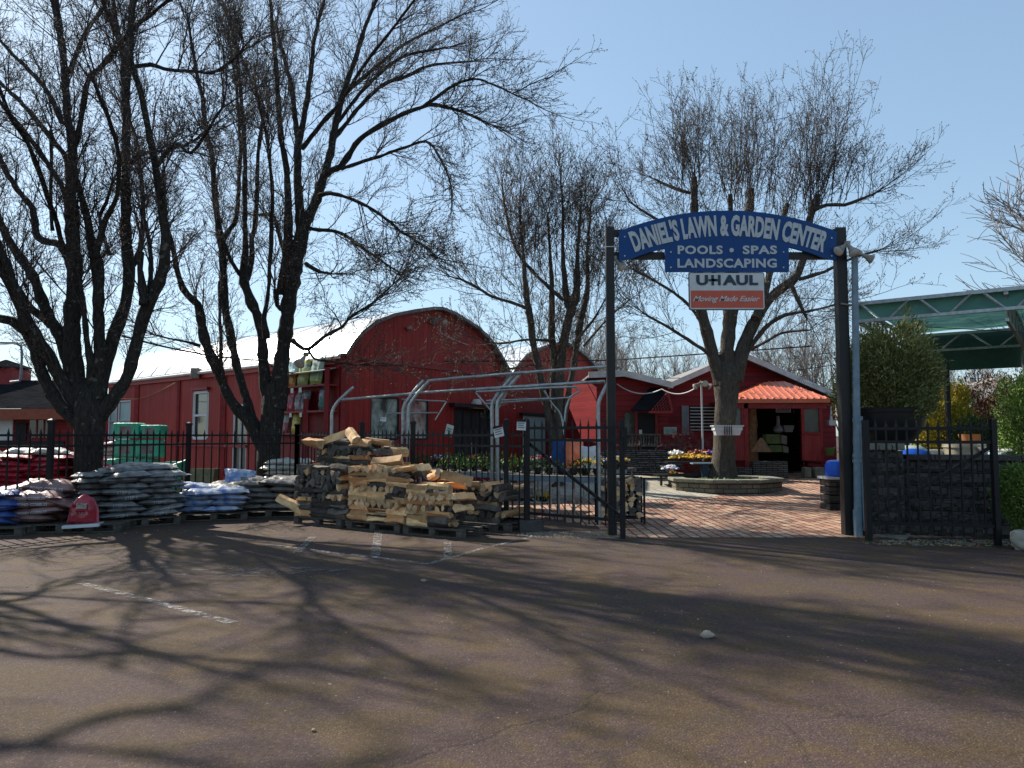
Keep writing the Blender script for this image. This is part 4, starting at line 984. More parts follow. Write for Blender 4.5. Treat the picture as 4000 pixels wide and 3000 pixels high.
# ================================================================ fences and gates
pk = MB(); pk.box((0,0,.76), (.022,.022,1.44)); pk.add([(-.018,-.018,1.50),(.018,-.018,1.50),(.018,.018,1.50),(-.018,.018,1.50),(0,0,1.62),(-.006,-.006,1.46),(.006,-.006,1.46),(.006,.006,1.46),(-.006,.006,1.46)], [(0,1,4),(1,2,4),(2,3,4),(3,0,4),(5,6,1,0),(6,7,2,1),(7,8,3,2),(8,5,0,3)])
PKO = pk.build('picket', M['iron'], None, world=False)
def put_picket(parent, p, top=1.72, bot=.06, nm='picket'):
    c = PKO.copy(); col.objects.link(c); c.parent = parent; c.location = Vector(p)-Vector(parent.location)+Vector((0,0,bot)); c.scale = (1,1,(top-bot)/1.62); return c
def fence_run(label, pts, nper, zt=1.62, posts=True, sp=None):
    root = empty('iron_fence', (pts[0][0], pts[0][1], 0), label, 'fence')
    for i, (a, b) in enumerate(zip(pts[:-1], pts[1:])):
        a = Vector((a[0], a[1], 0)); b = Vector((b[0], b[1], 0)); d = (b-a).normalized()
        for z in (zt-.02, zt-.21, .18):
            m_ = MB(); m_.beam(a+Vector((0,0,z)), b+Vector((0,0,z)), .036, .04 if z > 1 else .036); m_.build('rail', M['iron'], root)
        n = nper if sp is None else max(2, int((b-a).length/sp))
        for k in range(1, n): put_picket(root, a.lerp(b, k/n), top=zt+.11)
    for a in pts:
        m_ = MB(); m_.box((a[0], a[1], (zt+.2)/2), (.085,.085,zt+.2)); m_.box((a[0], a[1], zt+.22), (.11,.11,.05)); m_.add([(a[0]-.05,a[1]-.05,zt+.247),(a[0]+.05,a[1]-.05,zt+.247),(a[0]+.05,a[1]+.05,zt+.247),(a[0]-.05,a[1]+.05,zt+.247),(a[0],a[1],zt+.28)], [(0,1,4),(1,2,4),(2,3,4),(3,0,4)]); m_.build('post', M['iron'], root)
    return root
LF = [(-9.6,10.6),(-8.05,13.0),(-7.08,16.3),(-5.2,18.0)]
fence_run('black picket fence behind the bag pallets, in front of the two big trees', LF, 17, 1.62, sp=.165)
fence_run('black picket fence behind the firewood and in front of the pipe frames', [(-5.2,18.0),(-3.2,15.9),(-1.94,14.6),(-.1,12.95),(.24,12.62)], 12, 1.62, sp=.14)
def gate(label, a, b, brace_up, zt=1.72, n=12, cap=True):
    a = Vector(a); b = Vector(b); root = empty('iron_gate', a, label, 'gate')
    V3 = lambda p, z: Vector((p.x, p.y, z))
    for z in (zt-.0, zt-.2, .30):
        m_ = MB(); m_.beam(V3(a, z), V3(b, z), .04, .045); m_.build('rail', M['iron'], root)
    for k in range(1, n): put_picket(root, a.lerp(b, k/n), top=zt+.15, bot=.16)
    for p, w_ in ((a, .08), (b, .075)):
        m_ = MB(); m_.box((p.x, p.y, (zt+.1)/2+.03), (w_, w_, zt+.1)); m_.build('stile', M['iron'], root)
    m_ = MB(); q = (b-a).normalized(); n3 = Vector((q.y, -q.x, 0))*-.03
    if brace_up: m_.beam(V3(a, .33)+n3, V3(b, zt-.25)+n3, .03, .05)
    else: m_.beam(V3(a, zt-.25)+n3, V3(b, .33)+n3, .03, .05)
    m_.build('brace', M['iron'], root); return root
g1 = gate('open black gate leaf left of the brick entrance', (.26,12.55,0), (1.69,11.45,0), False)
m_ = MB(); m_.box((1.74,11.42,1.55), (.05,.04,.34)); m_.box((1.70,11.40,1.62), (.06,.05,.12)); m_.build('latch', M['iron'], g1)
g2 = gate('open black gate leaf before the block retaining wall at the right', (5.32,11.2,0), (6.93,10.72,0), True, zt=1.70)
# notices on the fence
def notice(px, py, Y, w_, h, rot, label, cls='white', lines=3, hdr=False):
    c = P(px, py, Y); t = empty('notice', c, label, 'notice')
    X = Vector((math.cos(rot)*.8, -.5, math.sin(rot))).normalized(); U = X.cross(Vector((.5,.8,0)).normalized()).normalized(); U = U if U.z > 0 else -U
    N3 = X.cross(U).normalized(); N3 = N3 if N3.y < 0 else -N3
    def quad(x0, x1, y0, y1, o, m, nm):
        b = MB(); b.prism([c+X*x0*w_+U*y0*h+N3*o, c+X*x1*w_+U*y0*h+N3*o, c+X*x1*w_+U*y1*h+N3*o, c+X*x0*w_+U*y1*h+N3*o], N3*.004); return b.build(nm, m, t)
    quad(-.5,.5,-.5,.5,.0,M[cls],'sheet')
    if hdr: quad(-.5,.5,.3,.5,.006,M['black'],'header')
    for k in range(lines): quad(-.36,.36-.1*(k%2),.14-k*.2,.20-k*.2,.006,M['navy'],'print_line')
notice(1755,1682,13.95,.17,.22,-.25,'pale green tag hanging on the fence rail','blind',2)
notice(1948,1685,12.95,.20,.2,.2,'white tag with black header beside the dark fence post','white',3,True)
notice(2037,1660,12.55,.18,.18,-.05,'white card with black header on the gate hinge post','white',3,True)
notice(1498,1638,15.2,.16,.09,-.1,'small pale blue card on a pipe frame strut','white',1)
# ================================================================ entrance sign
YS = 12.05
es = empty('entrance_sign', (P(2845,1700,YS).x, YS, 0), 'arched blue DANIEL\'S LAWN & GARDEN CENTER sign on two dark steel posts', 'sign')
xl = P(2388,1690,YS).x; xr = P(3302,1690,YS).x; zl = P(2388,888,YS).z; zr = P(3300,892,YS).z
for x, z, w_ in ((xl, zl, .135), (xr, zr, .165)):
    m_ = MB(); m_.box((x, YS, z/2), (w_, w_, z)); m_.build('post', M['signpost'], es, bevel=.008)
for y in (912, 1000):
    z = P(2845, y, YS).z; m_ = MB(); m_.box(((xl+xr)/2, YS, z), (xr-xl-.12, .09, .11)); m_.build('beam', M['signpost'], es)
SB = 11.93
def arcpts(x0, y0, xm, ym, x1, y1, n):   # circle through three pixel points on the sign plane
    a, b, c = P(x0,y0,SB), P(xm,ym,SB), P(x1,y1,SB)
    ax,ay,bx,by,cx,cy = a.x,a.z,b.x,b.z,c.x,c.z
    d = 2*(ax*(by-cy)+bx*(cy-ay)+cx*(ay-by))
    ux = ((ax*ax+ay*ay)*(by-cy)+(bx*bx+by*by)*(cy-ay)+(cx*cx+cy*cy)*(ay-by))/d
    uy = ((ax*ax+ay*ay)*(cx-bx)+(bx*bx+by*by)*(ax-cx)+(cx*cx+cy*cy)*(bx-ax))/d
    r = math.hypot(ax-ux, ay-uy); t0 = math.atan2(ay-uy, ax-ux); t1 = math.atan2(cy-uy, cx-ux)
    return [Vector((ux+r*math.cos(t0+(t1-t0)*i/n), SB, uy+r*math.sin(t0+(t1-t0)*i/n))) for i in range(n+1)], (ux, uy, r, t0, t1)
top, tc = arcpts(2418,903,2845,822,3269,904,32)
lowL, lc = arcpts(2470,1009,2845,938,3225,1009,32)
pan = [P(2599,1061,SB), P(3083,1061,SB)]
bl, br_ = P(2418,1019,SB), P(3268,1016,SB)
pl, pr_ = pan[0].x, pan[1].x
poly = top + [br_] + [p for p in reversed(lowL) if p.x > pr_] + [Vector((pr_, SB, [p for p in lowL if p.x > pr_][0].z)), pan[1], pan[0], Vector((pl, SB, [p for p in lowL if p.x < pl][-1].z))] + [p for p in reversed(lowL) if p.x < pl] + [bl]
# tessellate concave outline with bmesh
import bmesh
def concave(name, poly, off, m, parent):
    bm = bmesh.new(); vs = [bm.verts.new(p-Vector(parent.location)) for p in poly]; f = bm.faces.new(vs)
    r = bmesh.ops.extrude_face_region(bm, geom=[f]); bmesh.ops.translate(bm, vec=off, verts=[v for v in r['geom'] if isinstance(v, bmesh.types.BMVert)])
    bmesh.ops.triangulate(bm, faces=[f_ for f_ in bm.faces if len(f_.verts) > 4]); bmesh.ops.recalc_face_normals(bm, faces=bm.faces)
    me = bpy.data.meshes.new(name); bm.to_mesh(me); bm.free(); me.materials.append(m); o = bpy.data.objects.new(name, me); col.objects.link(o); o.parent = parent; return o
for px_, py_ in ((2440,925),(2440,1000),(2620,985),(2620,1045),(3060,985),(3060,1045),(3248,930),(3248,1000)):
    m_ = MB(); c = P(px_, py_, SB-.004); m_.tube([c, c+Vector((0,-.012,0))], .013, 8); m_.build('bolt', M['galv'], es)
board = concave('sign_board', poly, (0,.05,0), M['signblue'], es)
# arc lettering
vs, fs = text_geo("DANIEL'S LAWN & GARDEN CENTER", 1, .045, 0.0)
x0_ = min(v.x for v in vs); x1_ = max(v.x for v in vs); y0_ = min(v.y for v in vs); y1_ = max(v.y for v in vs)
_, ac = arcpts(2466,946,2845,880,3228,948,8); ux, uy, rr_, a0, a1 = ac     # mid line of the letters
pad = .010
hh = (P(2845,838,SB).z-P(2845,924,SB).z)
out = []
for v in vs:
    f = (v.x-x0_)/(x1_-x0_); q = (v.y-y0_)/(y1_-y0_)-.5
    a = a0+(a1-a0)*f; r_ = rr_+q*hh
    out.append((ux+r_*math.cos(a), SB-.008+v.z*0, uy+r_*math.sin(a)))
mb = MB(); mb.add(out, fs); 
o = mb.build('lettering', M['silver'], es)
so_ = o.modifiers.new('thick', 'SOLIDIFY'); so_.thickness = .006; so_.offset = 0
def front_text(body, px, py, wpx, hpx, Y, m, parent, off=.02, sp=1.0, shear=0, name='lettering'):
    a = P(px-wpx/2, py, Y); b = P(px+wpx/2, py, Y); h = P(px, py-hpx/2, Y).z-P(px, py+hpx/2, Y).z
    m_ = MB(); put_text(m_, body, P(px, py, Y), 1, width=b.x-a.x, off=off, ext=.003, sp=sp, shear=shear, height=h)
    return m_.build(name, m, parent)
front_text('POOLS', 2735, 976, 176, 34, SB-.006, M['silver'], es, .035, 1.1)
front_text('SPAS', 2968, 976, 134, 34, SB-.006, M['silver'], es, .035, 1.1)
m_ = MB(); c = P(2858,977,SB-.008); m_.tube([c, c+Vector((0,.006,0))], .036, 16); m_.build('lettering', M['silver'], es)
front_text('LANDSCAPING', 2840, 1028, 388, 36, SB-.006, M['silver'], es, .035, 1.08)
uh = empty('hanging_sign', P(2839,1210,SB), 'white and orange U-HAUL sign hung under the blue board', 'sign')
a, b = P(2692,1211,SB), P(2986,1064,SB)
def rrect(x0, x1, z0, z1, r, Y):
    pts = []
    for cx, cz, s in ((x1-r, z0+r, -90), (x1-r, z1-r, 0), (x0+r, z1-r, 90), (x0+r, z0+r, 180)):
        for k in range(6): an = R(s+k*18); pts.append(Vector((cx+r*math.cos(an), Y, cz+r*math.sin(an))))
    return pts
m_ = MB(); m_.prism(rrect(a.x, b.x, a.z, b.z, .035, SB), (0,.03,0)); m_.build('frame', M['signpost'], uh)
m_ = MB(); m_.prism(rrect(a.x+.012, b.x-.012, a.z+.012, b.z-.012, .03, SB-.003), (0,.002,0)); m_.build('panel', M['white'], uh)
zo = P(2839,1135,SB).z; m_ = MB(); m_.prism([Vector((a.x+.03,SB-.006,a.z+.035)), Vector((b.x-.03,SB-.006,a.z+.035)), Vector((b.x-.03,SB-.006,zo)), Vector((a.x+.03,SB-.006,zo))], (0,.002,0)); m_.build('orange_band', M['signorange'], uh)
# U-HAUL drawn as blocks: the U and the hyphen running through the H
front_text('U', 2743, 1094, 46, 40, SB-.010, M['navy'], uh, .045)
front_text('H', 2797, 1094, 36, 40, SB-.010, M['navy'], uh, .045)
m_ = MB(); c = P(2782,1094,SB-.010); m_.box(c, (.115,.006,.036)); m_.build('lettering', M['navy'], uh)
front_text('AUL', 2892, 1094, 138, 40, SB-.010, M['navy'], uh, .045, 1.05)
front_text('Moving Made Easier', 2838, 1170, 262, 28, SB-.010, M['white'], uh, .008, .95, .45)
for px in (2720, 2958):
    m_ = MB(); c = P(px,1062,SB+.01); m_.tube([c+Vector((0,0,-.06)), c+Vector((0,0,.05))], .006, 6); m_.build('hanger', M['galv'], uh)
floodlight(P(2397,1010,YS)+Vector((.02,-.02,0)), [(.45,-.35,-.75)], 'single floodlight low on the left sign post', .8)
floodlight(P(3296,968,YS)+Vector((0,-.12,.04)), [(-.75,-.35,-.6),(.15,-.6,-.75)], 'cluster of floodlights on the front of the right sign post', .9)
floodlight(P(3345,995,11.9)+Vector((.0,-.1,.0)), [(.8,-.2,-.5)], 'pale floodlight at the top of the grey pole', .8)
# grey pole beside the right post
gp_ = empty('utility_pole', (P(3352,1700,11.9).x, 11.9, 0), 'slim blue-grey conduit pole beside the right sign post', 'pole')
m_ = MB(); xt = P(3338,985,11.9); xb = P(3352,2075,11.9); m_.tube([(xb.x,11.9,.0), ((xb.x+xt.x)/2,11.9,xt.z/2), (xt.x,11.9,xt.z)], [.062,.055,.05], 14); m_.build('shaft', M['greypole'], gp_, smooth=True)
m_ = MB(); m_.tube([(xb.x,11.9,0),(xb.x-.002,11.9,.42)], .068, 14); m_.build('sleeve', M['greypole'], gp_, smooth=True)
for y in (1640, 1780, 1800): c = P(3349,y,11.9); m_ = MB(); m_.tube([c-Vector((0,0,.03)), c+Vector((0,0,.03))], .075, 14); m_.build('clamp', M['greypole'], gp_, smooth=True)
m_ = MB(); m_.tube([(xb.x+.09,11.86,.1),(xb.x+.085,11.86,1.9)], .028, 10); m_.build('conduit', M['greypole'], gp_, smooth=True)
c = P(3300,1195,YS); m_ = MB(); m_.tube([c+Vector((-.11,-.1,.02)), c+Vector((0,-.115,0)), c+Vector((.11,-.1,-.01)), c+Vector((.3,-.1,.04))], .015, 6); tag(m_.build('tie_wire', M['lamp']), 'wire wrapped round the right sign post and grey pole', 'wire')
c = P(2388,968,YS); m_ = MB(); m_.tube([c+Vector((-.09,-.075,0)), c+Vector((.09,-.075,.0))], .009, 6); tag(m_.build('tie_wire', M['white']), 'white tie round the left sign post', 'wire')
# ================================================================ cables
def cable(pts, r, m, label, sag=.0, nm='cable'):
    out = []
    for a, b in zip(pts[:-1], pts[1:]):
        for k in range(12): t = k/12; p = a.lerp(b, t); p.z -= sag*4*t*(1-t); out.append(p)
    out.append(pts[-1]); m_ = MB(); m_.tube(out, r, 5); tag(m_.build(nm, m, smooth=True), label, nm)
cable([P(478,1312,15.6), P(1030,1408,19.2), onS(1.8, 3.4, .2)], .022, M['black'], 'black cable from the left tree to the barn wall', .10)
cable([P(300,1530,15.6), onS(13, 3.0, .1), onS(HP(695,1495,C0,SD)[0], HP(695,1495,C0,SD)[1], .1)], .012, mat('rope', (.30,.2,.10), .9), 'tan rope slung along the barn side wall', .05, 'rope')
cable([P(1650,1412,24), P(2370,1408,26), P(2640,1390,24.5), P(3170,1352,22.5)], .022, M['black'], 'thick black cable crossing behind the sign to a point right of the planter tree')
cable([P(3180,1385,40), P(3360,1368,40)], .02, M['black'], 'thin wire behind the right sign post')
cable([P(2410,1500,24), P(2585,1520,23), P(2738,1500,22)], .018, M['white'], 'white cord from the wing roof to the lamp pole', .22, 'cord')
cable([P(2500,1478,24.5), P(2900,1475,25.4), P(3300,1420,26)], .012, M['black'], 'thin black wire in front of the gable')
cable([P(0,1347,22), P(60,1342,21), P(330,1300,15.6)], .012, M['black'], 'thin wire from the pipe loop to the left tree')
t_, z_ = tz(1712,1300); c1 = onF(t_, z_, .08); t2, z2 = tz(1830,1350); cable([onF(t_, z_+.3, .08), c1, onF(t2, z2, .06), P(2000,1328,22.5)], .012, M['white'], 'white cord drooping from the barn gable lamps', .03, 'cord')
cable([P(3340,1262,14.8), P(4050,1300,12.6)], .008, M['black'], 'thin wire below the shade roof truss')
# ================================================================ pipe frames behind the fence
def pipe(parent, pts, r, n=8, name='tube'):
    m_ = MB(); m_.tube(smooth_line([tuple(p) for p in pts], .08), r, n); m_.build(name, M['galv'], parent, smooth=True)
def bent(parent, px, Y, ptop, r=.036):
    # leg straight up then bent inwards, as old hoop-house bows
    pipe(parent, [Vector((P(px[0][0],px[0][1],Y).x, Y, 0.02))]+[P(a, b, Y) for a, b in px], r, 10, 'bow')
fr = empty('pipe_frame', (P(1600,1700,15.4).x, 15.4, 0), 'tall galvanised bow frame behind the fence, left one before the barn windows', 'pipe frame')
bent(fr, [(1296,1665),(1297,1615),(1312,1580),(1345,1545),(1382,1512)], 16.4, 0)
bent(fr, [(1574,1700),(1575,1600),(1588,1570),(1620,1525),(1655,1486)], 15.6, 0)
bent(fr, [(1594,1700),(1596,1600),(1608,1568),(1642,1525),(1678,1486)], 15.5, 0)
pipe(fr, [P(1330,1562,16.4), P(1610,1538,15.6), P(1635,1534,15.5)], .03)
for a, b in (((1570,1560),(1740,1568)),((1510,1615),(1710,1612)),((1490,1660),(1540,1560)),((1700,1640),(1745,1568))): pipe(fr, [P(*a,16.6), P(*b,16.6)], .016)
fr2 = empty('pipe_frame', (P(1940,1700,14.4).x, 14.4, 0), 'tall galvanised bow frame behind the fence, middle one beside the tagged dark post', 'pipe frame')
bent(fr2, [(1923,1720),(1922,1590),(1932,1558),(1968,1510),(2008,1462)], 14.5, 0)
bent(fr2, [(1943,1720),(1942,1590),(1952,1556),(1990,1508),(2030,1462)], 14.4, 0)
pipe(fr2, [P(1675,1487,15.5), P(2005,1459,14.4), P(2372,1432,13.4)], .03)
pipe(fr2, [P(1640,1534,15.5), P(1965,1514,14.4), P(2362,1490,13.4)], .03)
fr3 = empty('pipe_frame', (P(2340,1700,13.4).x, 13.4, 0), 'tall galvanised bow frame behind the open gate leaf and left sign post', 'pipe frame')
bent(fr3, [(2340,1900),(2338,1700),(2337,1590),(2345,1555),(2362,1520),(2376,1490)], 13.4, 0)
pipe(fr3, [P(1861,1531,14.6), P(2248,1512,13.6), P(2228,1550,13.6), P(2212,1590,13.6), P(2205,1650,13.6)], .02)
pipe(fr3, [P(2225,1553,13.6), P(1895,1578,14.6)], .018); pipe(fr3, [P(2148,1556,13.8), P(1900,1565,14.6)], .015)
pipe(fr3, [P(1858,1533,14.6), P(1925,1612,14.6)], .018); pipe(fr3, [P(2125,1525,14.0), P(2155,1575,14), P(2190,1620,14), P(2205,1700,13.9)], .018)
pipe(fr3, [P(1978,1538,14.5), P(1945,1600,14.5)], .016)
# nursery benches
def nursery_bench(x, y, rz, L, label, top='oldwood'):
    t = empty('nursery_bench', (x, y, gz(x,y)), label, 'bench', 'nursery benches behind the fence'); c = math.cos(rz); s = math.sin(rz)
    def W(u, v, z): return Vector((x+u*c-v*s, y+u*s+v*c, gz(x,y)+z))
    m_ = MB(); m_.box(W(0,0,.78), (L,.9,.04), rz=rz); m_.build('bench_top', M[top], t)
    for v in (-.45,.45): m_ = MB(); m_.beam(W(-L/2,v,.74), W(L/2,v,.74), .04, .09); m_.build('rail', M['greypole'], t)
    for u in (-L/2+.1, 0, L/2-.1):
        for v in (-.42,.42): m_ = MB(); m_.tube([W(u,v,0), W(u,v,.74)], .02, 6); m_.build('leg', M['galv'], t)
    for u in (-L/4, L/4):
        m_ = MB(); m_.tube([W(u-L/4+.1,-.42,.05), W(u+L/4-.1,-.42,.68)], .012, 5); m_.tube([W(u-L/4+.1,-.42,.68), W(u+L/4-.1,-.42,.05)], .012, 5); m_.build('cross_brace', M['galv'], t)
    return t
nursery_bench(-.6, 16.6, -.45, 3.0, 'long metal nursery bench behind the fence, front row left')
nursery_bench(1.1, 15.0, -.45, 2.4, 'metal nursery bench directly behind the open gate leaf')
nursery_bench(-1.4, 19.0, -.4, 3.2, 'nursery bench in the back row, left, near the barn door')
nursery_bench(1.6, 18.0, -.4, 2.6, 'nursery bench in the back row, right, with flowers on it')
nursery_bench(-2.6, 17.6, -.45, 1.8, 'short nursery bench left, hidden behind the low firewood')
# flower clumps
def flowers(name, label, cat, cx, cy, z, rx, ry, n, cols, seed, h=.12, leaf=True, parent=None, group=None):
    rg = random.Random(seed); mb = MB()
    for _ in range(n):
        a = rg.uniform(0, 6.28); r = rg.random()**.5; x = cx+rx*r*math.cos(a); y = cy+ry*r*math.sin(a); zz = z+h*rg.uniform(.5,1)*(1.1-r*.6)
        if leaf and rg.random() < .5:
            s = rg.uniform(.03,.06); an = rg.uniform(0,6.28); d = Vector((math.cos(an),math.sin(an),rg.uniform(-.3,.5)))*s; e = Vector((-math.sin(an),math.cos(an),0))*s*.4
            p = Vector((x,y,zz-.04)); mb.add([p-e*.2, p+d*.5-e, p+d, p+d*.5+e], [(0,1,2,3)], 0)
        else:
            s = rg.uniform(.026,.046); p = Vector((x,y,zz)); ax = Vector((rg.gauss(0,.5), rg.gauss(-.5,.5), .9)).normalized(); u_ = ax.orthogonal().normalized(); v_ = ax.cross(u_)
            pts = [p+(u_*math.cos(k*1.2566)+v_*math.sin(k*1.2566))*s for k in range(5)]+[p+ax*s*.2]
            mb.add(pts, [(k,(k+1)%5,5) for k in range(5)], 1+rg.randrange(len(cols)))
    o = mb.build(name, [M['leaf']]+cols, parent, uv=False)
    if parent is None: tag(o, label, cat, group)
    return o
M['leaf'] = mat('plant green', (.07,.13,.03), .6, .4, 20, 0)
FY = mat('yellow petals', (.75,.50,.03), .6, .2, 20, 0); FO = mat('orange petals', (.75,.26,.03), .6, .2, 20, 0); FWt = mat('white petals', (.75,.74,.70), .6, .1, 20, 0)
FP = mat('purple petals', (.22,.12,.42), .6, .2, 20, 0); FM = mat('maroon petals', (.16,.03,.05), .6, .2, 20, 0); FR = mat('red pink petals', (.6,.06,.09), .6, .2, 20, 0)
for i, (x, y, cols_, lab) in enumerate([(1.3,17.8,[FR,FY],'red tulips in pots on the back bench'),(2.0,17.6,[FY,FP],'yellow and purple pansies on the back bench'),(.7,18.2,[FR,FM],'pink tulips at the left of the back bench'),(-.9,18.8,[FR,FY],'red and yellow potted flowers by the barn door'),(1.5,15.0,[FY,FO],'yellow and orange packets of plants behind the gate'),(-1.8,19.2,[FP,FWt],'purple and white flowers on the rear left bench'),(2.4,17.2,[FY,FWt],'yellow primroses at the right end of the back bench')]):
    pt = empty('potted_flowers', (x, y, .8), lab, 'flowers')
    for k in range(3):
        m_ = MB(); m_.lathe((x+(k-1)*.2, y, .82), [(.06,0),(.085,.12)], 10); m_.build('pot', M['blackplastic'], pt, smooth=True)
    flowers('blossoms', '', '', x, y, .97, .30, .12, 130, cols_, 50+i, .16, parent=pt)
# ================================================================ planter with tree
PC = Vector((5.75, 20.3, 0)); 
def ring_pts(r, n, z, ph=R(22.5), ey=.85): return [Vector((PC.x+r*math.cos(ph+2*math.pi*i/n), PC.y+r*ey*math.sin(ph+2*math.pi*i/n), z)) for i in range(n)]
pw = empty('stone_planter', (PC.x, PC.y, .0), 'octagonal mossy stone planter wall around the tree', 'planter')
m_ = MB(); o_ = ring_pts(1.52, 8, -.05); i_ = ring_pts(1.2, 8, -.05); u = Vector((0,0,.45))
for k in range(8):
    k2 = (k+1)%8; m_.add([o_[k], o_[k2], o_[k2]+u, o_[k]+u], [(0,1,2,3)]); m_.add([i_[k], i_[k2], i_[k2]+u, i_[k]+u], [(3,2,1,0)])
m_.build('wall', M['stone'], pw)
oc = ring_pts(1.60, 8, .38); ic = ring_pts(1.16, 8, .38)
for k in range(8):
    k2 = (k+1)%8
    for s0_, s1_ in ((.005,.495),(.505,.995)):
        q = [oc[k].lerp(oc[k2], s0_), oc[k].lerp(oc[k2], s1_), ic[k].lerp(ic[k2], s1_), ic[k].lerp(ic[k2], s0_)]
        b = MB(); b.prism(q, (0,0,.085)); b.build('cap_stone', M['stonecap'], pw, bevel=.015)
m_ = MB(); m_.add(ring_pts(1.19, 8, .40), [tuple(range(8))]); m_.build('soil', mat('soil', (.05,.04,.03), .95, .5, 9, 1), pw)
flowers('moss', 'short green weeds round the foot of the planter tree', 'weeds', P(2830,1870,20.3).x, 20.2, .42, .7, .4, 240, [M['leaf']], 77, .06)
# window box round the tree
c = P(2826,1680,20.05); wb = empty('window_box', (c.x, 20.0, c.z-.14), 'white plastic window box strapped to the planter tree', 'planter box')
m_ = MB()
def trough(m_, c, L, Wd, H, tap, t=.015):
    a = [c+Vector((sx*(L/2-tap), sy*(Wd/2-tap), 0)) for sx, sy in ((-1,-1),(1,-1),(1,1),(-1,1))]; b = [c+Vector((sx*L/2, sy*Wd/2, H)) for sx, sy in ((-1,-1),(1,-1),(1,1),(-1,1))]; e = [c+Vector((sx*(L/2-t), sy*(Wd/2-t), H)) for sx, sy in ((-1,-1),(1,-1),(1,1),(-1,1))]; f = [p-Vector((0,0,H*.5)) for p in e]
    m_.add(a+b+e+f, [(0,3,2,1)]+[(k,(k+1)%4,4+(k+1)%4,4+k) for k in range(4)]+[(4+k,4+(k+1)%4,8+(k+1)%4,8+k) for k in range(4)]+[(8+k,8+(k+1)%4,12+(k+1)%4,12+k) for k in range(4)]+[(12,13,14,15)])
trough(m_, Vector((c.x, 19.72, c.z-.14)), .76, .34, .26, .07); m_.build('trough', M['frame'], wb)
m_ = MB(); trough(m_, Vector((c.x, 19.72, c.z+.09)), .80, .38, .035, .004); m_.build('rim', M['frame'], wb)
for x in (-.16,-.10,-.04,.02): m_ = MB(); m_.box((c.x+x+.05, 19.55, c.z), (.012,.05,.27)); m_.build('strap', M['black'], wb)
# lamp pole
p0 = P(2747,1780,22); lp = empty('lamp_pole', (p0.x, 22, gz(p0.x,22)), 'thin white pole with a cluster of floodlights left of the planter tree', 'lamp')
zt = P(2747,1500,22).z; m_ = MB(); m_.tube([(p0.x,22,.2),(p0.x-.02,22,zt)], .028, 8); m_.build('pole', M['frame'], lp, smooth=True)
floodlight(Vector((p0.x-.02,21.95,zt+.05)), [(-.8,-.3,-.5),(.8,-.3,-.5),(.1,-.9,-.2)], 'three white floodlights on top of the thin pole', 1.0)
# pansy cart left of the tree
CT = P(2690,1860,21.0); cart = empty('flower_cart', (CT.x, 21, gz(CT.x,21)), 'black tiered flower stand left of the planter tree', 'flower stand')
def cyl_box(nm, c, sz, m, parent, rz=0): b = MB(); b.box(c, sz, rz=rz); return b.build(nm, m, parent)
z0 = gz(CT.x,21)
cyl_box('lower_shelf', (CT.x,20.9,z0+.28), (1.9,.7,.05), M['blackplastic'], cart); cyl_box('upper_shelf', (CT.x+.15,21.2,z0+.62), (1.5,.6,.05), M['blackplastic'], cart)
for x in (-.85,-.1,.35,.85): cyl_box('leg', (CT.x+x,20.62,z0+.14), (.06,.06,.28), M['blackplastic'], cart)
for x in (-.5,.8): cyl_box('upright', (CT.x+x,21.2,z0+.42), (.07,.07,.4), M['blackplastic'], cart)
b = MB(); q = P(2618,1842,20.7); 
for k in range(6): b.tube([q+Vector((-.20,-.05,.14-k*.0)), q+Vector((.04+k*.02,-.1+k*.04,-.14))], .008, 5); q = q+Vector((.0,.08,.0))
b.build('side_slats', M['greypole'], cart)
b = MB(); c = P(2745,1810,20.5); b.box(c, (.62,.34,.03)); o = b.build('table_top', M['greypole'], cart); cyl_box('table_leg', (c.x+.05,20.5,(c.z+z0)/2), (.18,.2,c.z-z0), mat('dark blue leg', (.02,.04,.07), .4), cart)
for lab, px, py, Y, rx, ry, n, cs, sd in (('bright yellow and orange pansies on the upper shelf of the flower stand',2700,1782,21.1,.62,.26,750,[FY,FY,FO,FY],1),('white pansies at the left end of the upper shelf',2640,1768,21.2,.22,.2,170,[FWt,FWt],2),('maroon and orange pansies at the back of the upper shelf',2740,1764,21.4,.38,.16,200,[FM,FM,FO],3),('white and purple pansies on the lower shelf, left',2618,1826,20.8,.24,.2,300,[FWt,FWt,FP],4),('orange and yellow pansies among the white ones on the lower shelf',2622,1842,20.6,.12,.1,60,[FO,FY],5),('small yellow pansies low behind the planter tree',2765,1836,20.9,.18,.15,120,[FY,FY],6),('purple pansies beside the planter tree on the upper shelf',2776,1766,21.3,.12,.15,90,[FP],7)):
    c = P(px, py, Y); flowers('pansies', lab, 'flowers', c.x, Y, c.z-.09, rx, ry, n, cs, 200+sd, .17)
